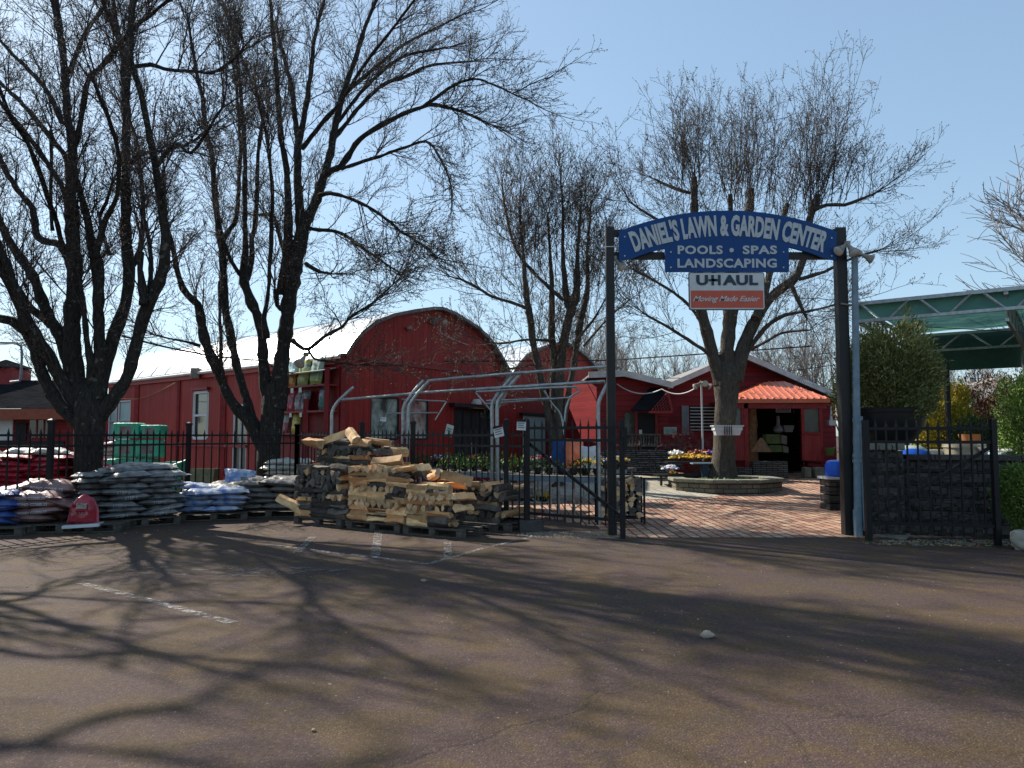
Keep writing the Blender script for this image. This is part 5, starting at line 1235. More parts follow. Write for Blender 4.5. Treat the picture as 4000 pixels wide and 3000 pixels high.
# weeping maple
def scrub(name, label, cat, cx, cy, z, r, h, n, m, seed, droop=.12, up=.1, up0=1.0, rt=.004):
    global RNG
    RNG = np.random.default_rng(seed); root = empty(name, (cx, cy, z), label, cat)
    o = np.zeros((9,3))+np.array([cx,cy,z]); d = unit(np.stack([RNG.normal(size=9)*.6, RNG.normal(size=9)*.6, np.full(9, up0)], 1))
    p1 = grow(o, d, np.full(9, h), 7, .12, .02, droop*.5); r1 = np.full((9,7), .02)*np.linspace(1,.4,7)[None]
    o, d, rr, f = children(p1, r1, n, .4, 1, .9, 0); p2 = grow(o, d, RNG.uniform(.4,1,len(o))*r, 7, .14, -.02, droop); r2 = np.full((len(o),7), .007)
    o, d, rr, f = children(p2, r2, 8, .2, 1, .6, 0); p3 = grow(o, d, RNG.uniform(.15,.4,len(o))*r, 5, .2, -.02, droop); r3 = np.full((len(o),5), rt)
    np_mesh('stems', [batch_tube(p1,r1,5), batch_tube(p2,r2,4), batch_tube(p3,r3,3)], m, root, (cx,cy,z)); return root
M['mapletwig'] = mat('reddish twigs', (.24,.09,.09), .8, .4, 9, 0); M['dryshrub'] = mat('dry shrub', (.24,.15,.10), .9, .4, 9, 0)
c = P(2700,1775,22.8); scrub('weeping_maple', 'weeping bare maple with reddish twigs behind the pansies', 'shrub', c.x, 22.8, c.z-.1, .75, .75, 10, M['mapletwig'], 61, .5)
# ================================================================ retaining wall, right
RW0 = Vector((5.60, 12.25, 0)); RW1 = Vector((8.75, 11.35, 0)); rd = (RW1-RW0).normalized(); rn = Vector((-rd.y, rd.x, 0))
rw = empty('retaining_wall', RW0, 'dark split-face block retaining wall behind the right gate', 'retaining wall')
def rough_wall(parent, a, b, z0, z1, th, bw, bh, m, seed, nm='blocks'):
    rg = random.Random(seed); a = Vector(a); b = Vector(b); d = (b-a).normalized(); n = Vector((-d.y, d.x, 0)); L = (b-a).length; mb = MB(); rows = int(round((z1-z0)/bh)); hh = (z1-z0)/rows
    for r in range(rows):
        x = -bw*.5*(r%2)
        while x < L-.02:
            xa = max(0, x)+.006; xb = min(L, x+bw)-.006; x += bw
            if xb-xa < .04: continue
            nx, nz = 5, 3; za = z0+r*hh+.005; zb_ = za+hh-.010; idx = []
            base = len(mb.v)
            for i in range(nx+1):
                for j in range(nz+1):
                    e = 1 if 0 < i < nx and 0 < j < nz else 0
                    p = a+d*(xa+(xb-xa)*i/nx)+Vector((0,0,za+(zb_-za)*j/nz))-n*(rg.uniform(.012,.055) if e else rg.uniform(-.005,.008))
                    mb.v.append(tuple(p))
            for i in range(nx):
                for j in range(nz): q = base+i*(nz+1)+j; mb.f.append((q, q+nz+1, q+nz+2, q+1)); mb.m.append(0)
    o = mb.build(nm, m, parent)
    c = MB(); c.prism([a+n*.03+Vector((0,0,z0)), b+n*.03+Vector((0,0,z0)), b+n*.03+Vector((0,0,z1-.01)), a+n*.03+Vector((0,0,z1-.01))], n*th); c.build('core', M['block'], parent)
    return o
rough_wall(rw, RW0+rd*.72, RW1, 0, 1.20, .3, .43, .2, M['blk'] if 'blk' in M else M['block'], 5)
c = MB()
x = .78
while x < 3.2:
    L = .42; a = RW0+rd*x-rn*.07; b_ = RW0+rd*min(x+L, 3.26)-rn*.07; c.prism([a+Vector((0,0,1.2)), b_-rd*.01+Vector((0,0,1.2)), b_-rd*.01+Vector((0,0,1.29)), a+Vector((0,0,1.29))], rn*.36); x += L
c.build('cap_stone', M['block'], rw, bevel=.012)
pil = empty('wall_pillar', RW0, 'taller block pillar at the left end of the retaining wall, under the big black pot', 'pillar')
pa_ = RW0-rn*.25; rough_wall(pil, pa_, pa_+rd*.70, 0, 1.36, .7, .42, .2, M['block'], 9)
rough_wall(pil, pa_+rn*.75, pa_, 0, 1.36, .05, .42, .2, M['block'], 10, 'left_face')
c = MB()
for k in range(4): a = pa_+rd*(-.03+k*.19)-rn*.05; c.prism([a+Vector((0,0,1.36)), a+rd*.18+Vector((0,0,1.36)), a+rd*.18+Vector((0,0,1.47)), a+Vector((0,0,1.47))], rn*.8)
c.build('cap_stone', M['stonecap'], pil, bevel=.02)
# raised bed behind the wall
m_ = MB(); q = [RW0+rn*.35, RW1+rn*.35, RW1+rd*12+rn*.35, Vector((24,26,0)), Vector((12.6,26,0))]; m_.add([p+Vector((0,0,1.02)) for p in q]+[p for p in q], [(0,1,2,3,4),(4,9,5,0),(3,8,9,4),(0,5,6,1),(1,6,7,2),(2,7,8,3)]); tag(m_.build('raised_terrain', mat('mulch soil', (.07,.055,.045), .95, .5, 5, .8)), kind='structure')
# slab edging at the gate foot
for (pts, lab, m) in (([(3362,2062),(3560,2090),(3540,2112),(3350,2086)],'pale concrete threshold slab under the right gate post','stonecap'),):
    m_ = MB(); m_.prism([G(*p) for p in pts], (0,0,.035)); tag(m_.build('concrete_slab', M[m], bevel=.01), lab, 'slab')
c = G(2076,2075); m_ = MB(); m_.box((c.x, c.y, .09), (.40,.2,.19), rz=.05); tag(m_.build('concrete_block', mat('grey concrete', (.08,.075,.07), .9, .3, 12, .4), bevel=.012), 'grey concrete block on the gravel at the gate hinge', 'block')
def rock(name, label, c, s, m, seed):
    rg = random.Random(seed); bm = bmesh.new(); bmesh.ops.create_icosphere(bm, subdivisions=3, radius=1)
    o3 = Vector((rg.random()*9, rg.random()*9, 0))
    for v in bm.verts:
        k = 1+.45*noise.noise(v.co*1.1+o3)+.15*noise.noise(v.co*3+o3); v.co = Vector((v.co.x*s[0]*k, v.co.y*s[1]*k, max(-.8, v.co.z)*s[2]*k))
    me = bpy.data.meshes.new(name); bm.to_mesh(me); bm.free(); me.materials.append(m); me.shade_smooth(); o = bpy.data.objects.new(name, me); col.objects.link(o); o.location = c; return tag(o, label, 'rock')
rock('boulder', 'pale boulder at the right edge of the view below the shrub', G(4010,2150)+Vector((0,0,.11)), (.20,.18,.16), mat('pale stone', (.40,.36,.28), .8, .3, 4, .3), 4)
rock('stone', 'single pale stone chip lying on the asphalt, right of centre', G(2762,2490)+Vector((0,0,.02)), (.055,.04,.035), mat('tan stone', (.42,.34,.26), .8, .3, 9, .3), 6)
rock('stone', 'tiny tan pebble on the asphalt below the firewood', G(1655,2272)+Vector((0,0,.01)), (.03,.025,.018), mat('tan pebble', (.35,.25,.16), .8, .3, 9, .3), 7)
rock('stone', 'small pebble near the bottom edge of the asphalt', G(1225,2857)+Vector((0,0,.006)), (.013,.012,.009), mat('tan pebble', (.35,.25,.16), .8, .3, 9, .3), 8)
# ---------------------------------------------------------------- big black pot
pc = RW0+rd*.55+rn*.45; pot = empty('tree_pot', (pc.x, pc.y, 1.47), 'huge black nursery pot on the block pillar', 'pot')
m_ = MB(); m_.lathe((pc.x, pc.y, 1.47), [(.42,0),(.50,.08),(.60,.22),(.64,.40),(.655,.50),(.69,.505),(.70,.56),(.66,.58),(.62,.56),(.60,.45)], 40); m_.build('pot_body', M['blackplastic'], pot, smooth=True)
# ---------------------------------------------------------------- foliage
def leafmat(name, c, c2):
    m, t, b = newmat(name); r = N_(t, 'ShaderNodeNewGeometry').outputs['Random Per Island']
    cc = ramp_(t, r, [(0, c), (1, c2)]); t.links.new(cc, b.inputs['Base Color']); b.inputs['Roughness'].default_value = .7; b.inputs['Specular IOR Level'].default_value = .2
    return m
M['conifer'] = leafmat('conifer green', (.07,.095,.035), (.28,.28,.10)); M['yconifer'] = leafmat('golden conifer', (.28,.22,.02), (.52,.42,.06)); M['shrubg'] = leafmat('shrub green', (.06,.12,.025), (.20,.28,.06)); M['brownleaf'] = leafmat('brown hedge', (.12,.065,.04), (.28,.15,.10)); M['darkgreen'] = leafmat('dark green foliage', (.03,.055,.02), (.09,.12,.045)); M['olive'] = leafmat('olive hedge', (.10,.10,.055), (.22,.20,.12))
def spray(rg, nclump, shape, size, per, wf=.22, flat=.35, updir=.5, droop=0):
    # leaf sprays: clumps of thin leaves radiating from points inside the crown volume
    mb_v = []; n = 0
    pts = shape(nclump)
    out = []
    dirs = pts['d']; P0 = pts['p']
    N0 = len(P0)
    k = per
    base = np.repeat(P0, k, 0); d = np.repeat(dirs, k, 0)
    d = unit(d+rg.normal(size=d.shape)*.55+np.array([0,0,updir-droop]))
    L = size*rg.uniform(.5,1.2,len(d))[:,None]; off = rg.normal(size=base.shape)*size*.7
    side = unit(np.cross(d, rg.normal(size=d.shape)))
    a = base+off; w = L*wf
    V = np.stack([a-side*w*.4, a+d*L*.5-side*w, a+d*L, a+d*L*.5+side*w], 1).reshape(-1,3)
    Q = np.arange(len(V)).reshape(-1,4)
    return V, Q
def conifer(name, label, cx, cy, z0, rx, ry, h, n, m, seed, size=.09, per=9, top=1.0, trunk=True, cat='shrub', lumps=7):
    rg = np.random.default_rng(seed); root = empty(name, (cx,cy,z0), label, cat)
    L = rg.uniform(-1,1,(lumps,3))*np.array([.6,.6,.75]); L[:,2] = np.abs(L[:,2])
    def shape(nc):
        c = L[rg.integers(0,lumps,nc)]; q = rg.normal(size=(nc,3)); q = unit(q)*rg.uniform(.25,.5,(nc,1))**.5*.6
        u = c+q; hz = np.clip(u[:,2],-.2,1.15); taper = np.clip(1.12-hz*top*.75, .12, 1)
        p = np.stack([cx+u[:,0]*rx*taper, cy+u[:,1]*ry*taper, z0+(hz*.86+.12)*h], 1)
        d = unit(np.stack([u[:,0], u[:,1], q[:,2]*.8+.25], 1)); return {'p': p, 'd': d}
    V, Q = spray(rg, n, shape, size, per, .11 if name == 'conifer_tree' else .2)
    np_mesh('crown', [(V, Q)], m, root, (cx,cy,z0))
    root.children[0].data.shade_flat() if hasattr(root.children[0].data, 'shade_flat') else None
    if trunk:
        t = MB(); 
        for k in range(6):
            a = k*1.05; t.tube([(cx,cy,z0-.05),(cx+rx*.2*math.cos(a),cy+ry*.2*math.sin(a),z0+h*.35),(cx+rx*.45*math.cos(a),cy+ry*.45*math.sin(a),z0+h*.65)], [.04,.025,.01], 6)
        t.build('trunk', M['barkmid'], root, smooth=True)
    return root
pcz = 2.0
conifer('conifer_tree', 'bushy green conifer growing in the huge black pot', pc.x+.12, pc.y, pcz+.02, .80, .75, 1.30, 2400, M['conifer'], 71, .085, 20, .30, lumps=34, cat='conifer')
conifer('conifer_tree', 'loose top shoots of a second conifer against the green shade cloth', P(3530,1400,13.3).x, 13.3, 2.1, .50, .4, 1.62, 330, M['conifer'], 72, .10, 8, .9, lumps=9, cat='conifer')
conifer('golden_conifer', 'golden yellow conifer on the left of the thin black post', P(3675,1620,18).x, 18, 1.0, .62, .6, 1.35, 1500, M['yconifer'], 73, .08, 8, .6, lumps=10, cat='conifer')
conifer('golden_conifer', 'taller golden conifer on the right of the thin black post', P(3745,1600,18.3).x, 18.3, 1.0, .55, .6, 1.8, 1500, M['yconifer'], 74, .08, 8, .7, lumps=12, cat='conifer')
conifer('brown_shrub', 'wide rusty brown hedge under the shade roof, left half', P(3870,1570,19).x, 19, 1.0, 1.3, .8, 2.0, 2400, M['brownleaf'], 75, .07, 8, .35, lumps=16)
conifer('brown_shrub', 'wide rusty brown hedge under the shade roof, right end', P(4010,1560,19).x, 19, 1.0, 1.3, .8, 2.3, 2400, M['brownleaf'], 76, .07, 8, .35, lumps=16)
conifer('green_shrub', 'dark olive shrub between the golden conifer and the wall', P(3850,1640,16).x, 16, 1.0, .8, .6, .95, 1600, M['darkgreen'], 77, .07, 8, .4, lumps=12)
conifer('green_shrub', 'bright green arborvitae at the right edge above the wall', P(3995,1640,12.7).x, 12.7, 1.0, .42, .5, 1.65, 1700, M['shrubg'], 78, .06, 8, .5, lumps=12)
conifer('green_shrub', 'round bright green shrub at the right edge in front of the wall', P(4028,1960,10.9).x, 10.95, .25, .40, .4, .85, 1700, M['shrubg'], 79, .05, 8, .3, lumps=14)
conifer('green_shrub', 'far olive hedge beyond the black pot', P(3620,1600,24).x, 24, .6, 2.3, .8, 1.9, 2200, M['olive'], 80, .10, 8, .3, lumps=16)
conifer('green_shrub', 'far olive hedge behind the hedge, right part', P(3480,1600,26).x, 26, .6, 1.6, .8, 2.2, 1300, M['olive'], 81, .10, 8, .3, lumps=14)
conifer('dry_shrub', 'dry brown ornamental shrub behind the window-box tree', P(2760,1740,22.6).x, 22.6, .5, .6, .4, .6, 500, M['brownleaf'], 82, .06, 8, .3, lumps=8)
# tubs on the bed
def lathe_thing(name, label, cat, c, prof, m, n=24, lid=None):
    t = MB(); t.lathe(c, prof, n); o = t.build(name, m, smooth=True); return tag(o, label, cat)
c = P(3568,1772,13.4); lathe_thing('lid_dome', 'blue domed lid lying on the wall bed', 'lid', (c.x,13.4,1.05), [(.36,0),(.36,.05),(.33,.16),(.24,.26),(.10,.31)], mat('royal blue plastic', (.01,.07,.42), .3, .15, 5, .02))
c = P(3548,1745,13.9); lathe_thing('lid_dome', 'pale green domed tub behind the blue lid', 'tub', (c.x,13.9,1.05), [(.38,0),(.38,.12),(.33,.28),(.2,.36)], M['blind'])
c = P(3665,1760,14); m_ = MB(); m_.box((c.x,14,1.2), (.5,.3,.26)); tag(m_.build('white_crate', M['white'], bevel=.03), 'white crate between the blue lid and the cream pot', 'crate')
c = P(3765,1740,13.6); lathe_thing('planter_pot', 'large cream ribbed pot behind the wall', 'pot', (c.x,13.6,1.0), [(.27,0),(.30,.1),(.33,.38),(.35,.38),(.35,.44),(.31,.44),(.30,.36)], mat('cream clay', (.48,.42,.30), .6))
c = P(3790,1705,13.9); lathe_thing('planter_pot', 'small orange terracotta pot on the cream pot row', 'pot', (c.x,13.9,1.38), [(.14,0),(.19,.2),(.2,.24),(.17,.24)], mat('terracotta', (.5,.19,.07), .7))
c = P(3860,1725,13.2); lathe_thing('planter_pot', 'pale bowl right of the cream pot', 'pot', (c.x,13.2,1.25), [(.1,0),(.17,.1),(.19,.14),(.15,.14)], M['white'])
c = P(3905,1725,13.0)
for k, mm in enumerate(('signblue','blind','white')): m_ = MB(); m_.box((c.x+.08*k,13.0-.05*k,1.22+.06*k), (.5,.3,.05), rz=.2*k); tag(m_.build('folded_bag', M[mm], bevel=.02), ('blue','pale green','white')[k]+' folded bag in the pile at the far right above the wall', 'bag')
# thin black post with pergola
pg = empty('pergola', (P(3703,1600,17).x, 17, 1.0), 'grey pergola roof and thin black post beyond the wall', 'pergola')
x = P(3703,1600,17).x; m_ = MB(); m_.box((x,17,2.1), (.09,.09,2.3)); m_.build('post', M['iron'], pg)
m_ = MB(); m_.prism([P(3700,1528,22), P(3900,1480,20), P(3905,1505,20), P(3705,1558,22)], (0,.3,.05)); m_.build('roof_board', M['roofgrey'], pg)
m_ = MB(); a = P(3790,1440,22); m_.box((a.x,22,2.0), (.16,.16,2.6)); m_.build('far_post', M['galv'], pg)
# ================================================================ shade house
SHA = Vector((7.02, 15.0, 4.29)); su = Vector((.797,-.605,0)); sv = Vector((.605,.797,0))
sh = empty('shade_house', (7.02,15.0,0), 'steel truss shade structure with green shade cloth at the right', 'shade structure')
mg, tg, bgn = newmat('green shade cloth'); 
tr_ = tg.nodes.new('ShaderNodeBsdfTranslucent'); tr_.inputs[0].default_value = (.06,.16,.115,1); df = tg.nodes.new('ShaderNodeBsdfDiffuse'); df.inputs[0].default_value = (.02,.10,.08,1)
tp = tg.nodes.new('ShaderNodeBsdfTransparent'); tp.inputs[0].default_value = (.35,.5,.45,1)
m1 = tg.nodes.new('ShaderNodeMixShader'); m1.inputs[0].default_value = .6; m2 = tg.nodes.new('ShaderNodeMixShader'); 
nz_ = noise_(tg, coords(tg), 1.5, 4); m2f = ramp_(tg, nz_.outputs[0], [(.3,.10),(.7,.18)]); tg.links.new(m2f, m2.inputs[0])
tg.links.new(df.outputs[0], m1.inputs[1]); tg.links.new(tr_.outputs[0], m1.inputs[2]); tg.links.new(m1.outputs[0], m2.inputs[1]); tg.links.new(tp.outputs[0], m2.inputs[2]); tg.links.new(m2.outputs[0], tg.nodes['Material Output'].inputs[0])
M['cloth'] = mg
def cloth(p, u, v, nu, nv, sag):
    b = MB()
    for i in range(nu+1):
        for j in range(nv+1):
            a = i/nu; c = j/nv; q = p+u*a+v*c; z = q.z-sag*(math.sin(math.pi*((a*3)%1))**2)*math.sin(math.pi*c)-.03*math.sin(a*40)*math.sin(c*9); b.v.append((q.x,q.y,z))
    for i in range(nu):
        for j in range(nv): q = i*(nv+1)+j; b.f.append((q,q+nv+1,q+nv+2,q+1)); b.m.append(0)
    return b
cloth(SHA+Vector((0,0,.02)), su*9, sv*5.9, 60, 20, .08).build('shade_cloth', M['cloth'], sh, smooth=True)
b = MB(); q = SHA+sv*.12; b.prism([q+Vector((0,0,-.02)), q+su*9+Vector((0,0,-.02)), q+su*9+Vector((0,0,-.40)), q+Vector((0,0,-.40))], sv*.004); b.build('cloth_valance', mat('valance cloth', (.11,.27,.22), .8, .15, 3, .1), sh)
def truss(a, u, L, h, pitch, m=None):
    t = MB(); a = Vector(a); 
    t.beam(a, a+u*L, .07, .07); t.beam(a-Vector((0,0,h)), a+u*L-Vector((0,0,h)), .06, .06); t.build('truss_chord', M['galv'], sh)
    t = MB(); x = 0; up = 0
    while x < L-.01:
        b = min(L, x+pitch/2); z1 = 0 if up else -h; z0 = -h if up else 0
        q0 = a+u*(x+.08)+Vector((0,0,z0)); q1 = a+u*(b-.08)+Vector((0,0,z1)); t.tube([q0, q1], .026, 6); t.tube([q1, a+u*min(L,b+.08)+Vector((0,0,z1))], .026, 6); x = b; up = 1-up
    t.build('truss_web', M['galv'], sh)
truss(SHA-Vector((0,0,.02)), su, 9, .36, 1.05)
truss(SHA+sv*6-Vector((0,0,.05)), su, 9, .42, 1.3)
truss(SHA-Vector((0,0,.08))+sv*.05, sv, 6, .30, .9)
truss(SHA+su*2.55-Vector((0,0,.08)), sv, 6, .5, 1.0)
truss(SHA+su*6-Vector((0,0,.08)), sv, 6, .5, 1.0)
for a in (SHA+sv*6, SHA+su*2.55+sv*6, SHA+su*6, SHA+su*6+sv*6, SHA+sv*6+su*4.2):
    t = MB(); t.box((a.x, a.y, a.z/2), (.12,.12,a.z-.1)); t.build('post', M['galv'], sh)
# dark drop panel of cloth on the far side and fringe of the near left corner
q = SHA+sv*6.15; b = MB(); b.prism([q+Vector((0,0,-.02)), q+su*9+Vector((0,0,-.02)), q+su*9+Vector((0,0,-1.0)), q+Vector((0,0,-1.0))], sv*.01); b.build('side_cloth', mat('dark green cloth', (.035,.10,.08), .8), sh)
b = MB()
for k in range(26): q = SHA+sv*(.15+k*.11)+Vector((0,0,-.12)); b.prism([q, q+sv*.06, q+sv*.06+Vector((0,0,-.35-.03*(k%3))), q+Vector((0,0,-.35-.03*(k%3)))], su*.004)
b.build('cloth_fringe', M['white'], sh)
# ================================================================ plaza objects
c = P(3268,1850,16.2); zt = P(3268,1862,16.2).z
sp_ = empty('stone_pillar', (c.x,16.2,gz(c.x,16.2)), 'short dark stone pillar under the blue barrel', 'pillar'); b = MB()
for k in range(4):
    for j in range(2): b.box((c.x-.14+j*.28, 16.2, .06+k*.15*zt/.6), (.27,.5,.135*zt/.6))
b.build('blocks', M['block'], sp_, bevel=.015); b = MB(); b.box((c.x,16.2,zt-.02), (.62,.56,.05)); b.build('cap_stone', M['white'], sp_)
hb = P(3268,1797,16.2).z-zt
lathe_thing('barrel', 'bright blue plastic barrel on the short stone pillar', 'barrel', (c.x,16.2,zt), [(.19,0),(.23,.03),(.24,hb*.3),(.235,hb*.7),(.20,hb*.92),(.12,hb)], mat('bright blue plastic', (.01,.10,.60), .3, .1, 5, .02))
# porch goods
c = P(3060,1593,24.2); us = empty('shop_sign', c, 'small white U-HAUL sign hanging inside the porch opening', 'sign')
a = P(3032,1611,24.0); b_ = P(3089,1584,24.0); b = MB(); b.box(((a.x+b_.x)/2,24.02,(a.z+b_.z)/2), (b_.x-a.x,.03,b_.z-a.z)); b.build('board', M['white'], us)
front_text('U-HAUL', 3060, 1593, 50, 9, 24.0, M['black'], us, .05); 
for y in (1601,1606): b = MB(); p = P(3060,y,23.99); b.box(p, (.42,.006,.018)); b.build('lettering', M['black'], us)
c = P(3040,1690,24.1); lathe_thing('vase', 'grey bottle-necked vase in the dark porch', 'vase', (c.x,24.1,c.z-.0), [(.10,0),(.15,.05),(.145,.16),(.06,.24),(.045,.5),(.05,.54)], mat('grey glaze', (.28,.28,.28), .35))
c = P(3078,1688,24.1); b = MB(); trough(b, Vector((c.x,24.1,c.z)), .34, .25, .22, .05); tag(b.build('bucket', mat('pale pot', (.30,.30,.29), .5)), 'pale square pot beside the vase in the porch', 'pot')
for k, (py0, py1, lab) in enumerate(((1735,1695,'upper mossy green crate in the porch opening'),(1768,1737,'lower mossy green crate in the porch opening'))):
    a = P(2992+k*12,py0,23.3); b_ = P(3048+k*6,py1,23.3); t = empty('crate', ((a.x+b_.x)/2,23.4,a.z), lab, 'crate')
    b = MB(); b.box(((a.x+b_.x)/2,23.45,(a.z+b_.z)/2), (b_.x-a.x,.35,b_.z-a.z-.02)); b.build('box', mat('moss green box', (.12,.15,.05), .8, .4, 6, .5), t, bevel=.02)
    b = MB()
    for q in range(5): b.box((b_.x+.03+q*.035,23.4,(a.z+b_.z)/2-.01*q), (.02,.32,b_.z-a.z-.05))
    b.build('folded_sacks', M['lamp'], t)
c = P(2975,1765,23.1); b = MB(); b.lathe((c.x,23.1,c.z), [(.33,0),(.05,.42),(.01,.44)], 4); tag(b.build('wood_pyramid', mat('aged bamboo', (.27,.16,.08), .7, .4, 9, .4)), 'brown four-sided pyramid of straw on the porch ledge', 'ornament')
T = P(2942,1700,23.9); b = MB(); pts = [(T.x+.02*math.sin(k*2), 23.9, .4+k*.22) for k in range(11)]; b.tube(pts, [.20,.19,.16,.15,.14,.14,.13,.13,.13,.13,.13], 10); tag(b.build('carved_log', mat('honey wood', (.30,.18,.08), .7, .5, 7, .7), smooth=True), 'honey-coloured gnarled tree trunk post in the porch', 'log')
c = P(3242,1765,22.5); t = empty('watering_can', c, 'yellow-green bucket with grey hoop handle by the porch', 'bucket'); b = MB(); b.lathe((c.x,22.5,c.z-.1), [(.10,0),(.15,.22),(.13,.22)], 14); b.build('bucket_body', M['shrubg'], t, smooth=True)
b = MB(); b.tube([(c.x+.12+.13*math.cos(a), 22.4, c.z-.02+.16*math.sin(a)) for a in [k*math.pi/8 for k in range(9)]], .010, 5); b.build('handle', M['greypole'], t)
c = P(3248,1662,23); b = MB(); trough(b, Vector((c.x,23,c.z)), .24, .2, .17, .03); b.tube([(c.x,23.02,c.z+.15),(c.x+.01,23.02,c.z+.62)], [.05,.012], 8); tag(b.build('hanging_scoop', M['frame']), 'white hanging pot with a tall hanger right of the porch', 'hanging pot')
# ================================================================ bags
def pillow(L, W, H, seed, flap=.06, nu=16, nv=10):
    rg = random.Random(seed); o3 = Vector((rg.random()*50, rg.random()*50, 0)); b = MB(); top = {}; bot = {}
    for i in range(nu+1):
        for j in range(nv+1):
            u = -1+2*i/nu; v = -1+2*j/nv
            e = max(0, 1-abs(u)**3.4)**.55*max(0, 1-abs(v)**4)**.5
            pinch = 1-.10*(1-abs(v))*abs(u)**6; x = u*L/2*pinch; y = v*W/2*(1-.06*abs(u)**4)
            wr = noise.noise(Vector((u*2.2, v*2.5, 0))+o3)*.55+noise.noise(Vector((u*9, v*7, 1))+o3)*.22*(.4+abs(u))
            h = H/2*e; z = h*(1+wr)+.006*math.sin(u*22+v*3+seed)*abs(u)**2
            zb = -h*(.75+wr*.4)
            top[i,j] = len(b.v); b.v.append((x,y,z)); bot[i,j] = len(b.v); b.v.append((x,y,min(zb,z-.002)))
    for i in range(nu):
        for j in range(nv):
            b.f.append((top[i,j],top[i+1,j],top[i+1,j+1],top[i,j+1])); b.f.append((bot[i,j],bot[i,j+1],bot[i+1,j+1],bot[i+1,j])); b.m += [0,0]
    for s in (-1, 1):
        i = 0 if s < 0 else nu; n0 = len(b.v)
        for j in range(nv+1):
            p = b.v[top[i,j]]; b.v.append((p[0]+s*flap, p[1]*1.0, p[2]+.02*noise.noise(Vector((j*.9,s,seed)))-.01))
        for j in range(nv): b.f.append((top[i,j],top[i,j+1],n0+j+1,n0+j)); b.m.append(0)
    return b
def bag_proto(L, W, H, seed, m, text=None, tm=None, tsize=.05, cat='bag', nm='bag', long_text=False):
    b = pillow(L, W, H, seed); root = b.build(nm, m, None, smooth=True, world=False)
    if text:
        t = MB(); hz = H*.5
        put_text(t, text, (0,0,0), tsize, (1,0,0), (0,.25,.97), width=None, off=.0, ext=.0015)
        vs = []
        for p in t.v:
            u = min(.98, abs(p[0])/(L/2)); ez = max(0,1-u**3.2)**.55; zz = p[2]
            vv = -math.sqrt(max(0.0, 1-(min(.97,abs(zz)/(H/2*ez+1e-3)))**2))
            vv = -(max(0, 1-(min(.98,abs(zz)/(H/2*ez+1e-3)))**2))**(1/4)
            vs.append((p[0], vv*W/2*(1-.06*u**4)-.012, zz))
        t.v = vs; o = t.build('lettering', tm or M['white'], root, world=False, uv=False)
    return root
def matte_bag(name, c, c2=None, rough=.3, var=.3): return mat(name, c, rough+.12, var, 5, .9, bs=11, c2=c2, spec=.5, objvar=.3, dist=.02)
BM = dict(grey=matte_bag('grey poly bag', (.24,.235,.225), c2=(.085,.082,.08)), red=matte_bag('red poly bag', (.46,.03,.05), var=.5), cobble=matte_bag('clear cobble bag', (.36,.22,.20), c2=(.17,.09,.09)),
          blue=matte_bag('blue white bag', (.50,.52,.54), c2=(.07,.15,.38)), stone=matte_bag('grey stone bag', (.23,.21,.19), c2=(.12,.11,.10)), green=matte_bag('green wrap', (.04,.46,.28), c2=(.02,.28,.17)),
          white=matte_bag('white bag', (.55,.56,.54), c2=(.40,.40,.30)), dblue=matte_bag('dark blue bag', (.03,.06,.22), c2=(.10,.16,.34)))
PZ = 0.145
def pallet(x, y, rz, label, L=1.2, W=1.0, group='wooden pallets'):
    t = empty('pallet', (x, y, 0), label, 'pallet', group); c = math.cos(rz); s = math.sin(rz)
    def bx(nm, u, v, z, sz): b = MB(); b.box((x+u*c-v*s, y+u*s+v*c, z), sz, rz=rz); b.build(nm, M['pallet'], t)
    for v in (-W/2+.05, 0, W/2-.05):
        bx('deck_board', 0, v, .13, (L,.1,.02))
        for u in (-L/2+.06, 0, L/2-.06): bx('block', u, v, .07, (.12,.1,.09))
        bx('base_board', 0, v, .012, (L,.1,.02))
    for v in (-W*.22, W*.22): bx('deck_board', 0, v, .13, (L,.1,.02))
    return t
def stack(protos, x, y, rz, L, W, H, nx, ny, layers, label, group, cat, seed=1, z0=PZ, over=.04, jit=.02, topmess=True, rot=False, skip=0, label_fn=None, group_name=None):
    rg = random.Random(seed); c = math.cos(rz); s = math.sin(rz); n = 0
    for k in range(layers):
        al = rot and k % 2
        cols_, rows_ = (ny, nx) if al else (nx, ny)
        for i in range(cols_):
            for j in range(rows_):
                if rg.random() < skip and k > layers-3: continue
                u = (i-(cols_-1)/2)*(L if not al else W); v = (j-(rows_-1)/2)*(W if not al else L)
                if al: u *= 1.0
                u += rg.gauss(0,jit)+(L*.12*(1 if k%2 else -1) if cols_ > 1 else 0); v += rg.gauss(0,jit)*.8
                z = z0+H*.5+k*H*.86+(rg.uniform(0,.03) if k == layers-1 else 0)
                pr = protos[rg.randrange(len(protos))]
                o = dup(pr, (x+u*c-v*s, y+u*s+v*c, z), (rg.gauss(0,.05), rg.gauss(0,.05), rz+(math.pi/2 if al else 0)+rg.gauss(0,.05)), label=label, group=group, sc=(1,1,rg.uniform(.92,1.12)))
                o['category'] = cat; n += 1
    return n
def protos(key, L, W, H, texts, tm='white', ts=.05, nm='bag', k=3):
    out = []
    for i in range(k):
        out.append(bag_proto(L, W, H, hash(key)%7+i*13+3 if False else sum(map(ord, key))+i*13, BM[key], texts[i % len(texts)] if texts else None, M[tm] if tm in M else tm, ts, nm=nm))
    return out
M['tprint'] = mat('pale print', (.5,.5,.49), .5, .1, 5, 0)
M['tdim'] = mat('dim print', (.33,.33,.33), .5, .1, 5, 0)
allp = []
G1 = protos('grey', .68, .52, .125, ['STEP 1', 'PAVER BASE', None, 'STEP 1'], 'tprint', .075, k=4); allp += G1
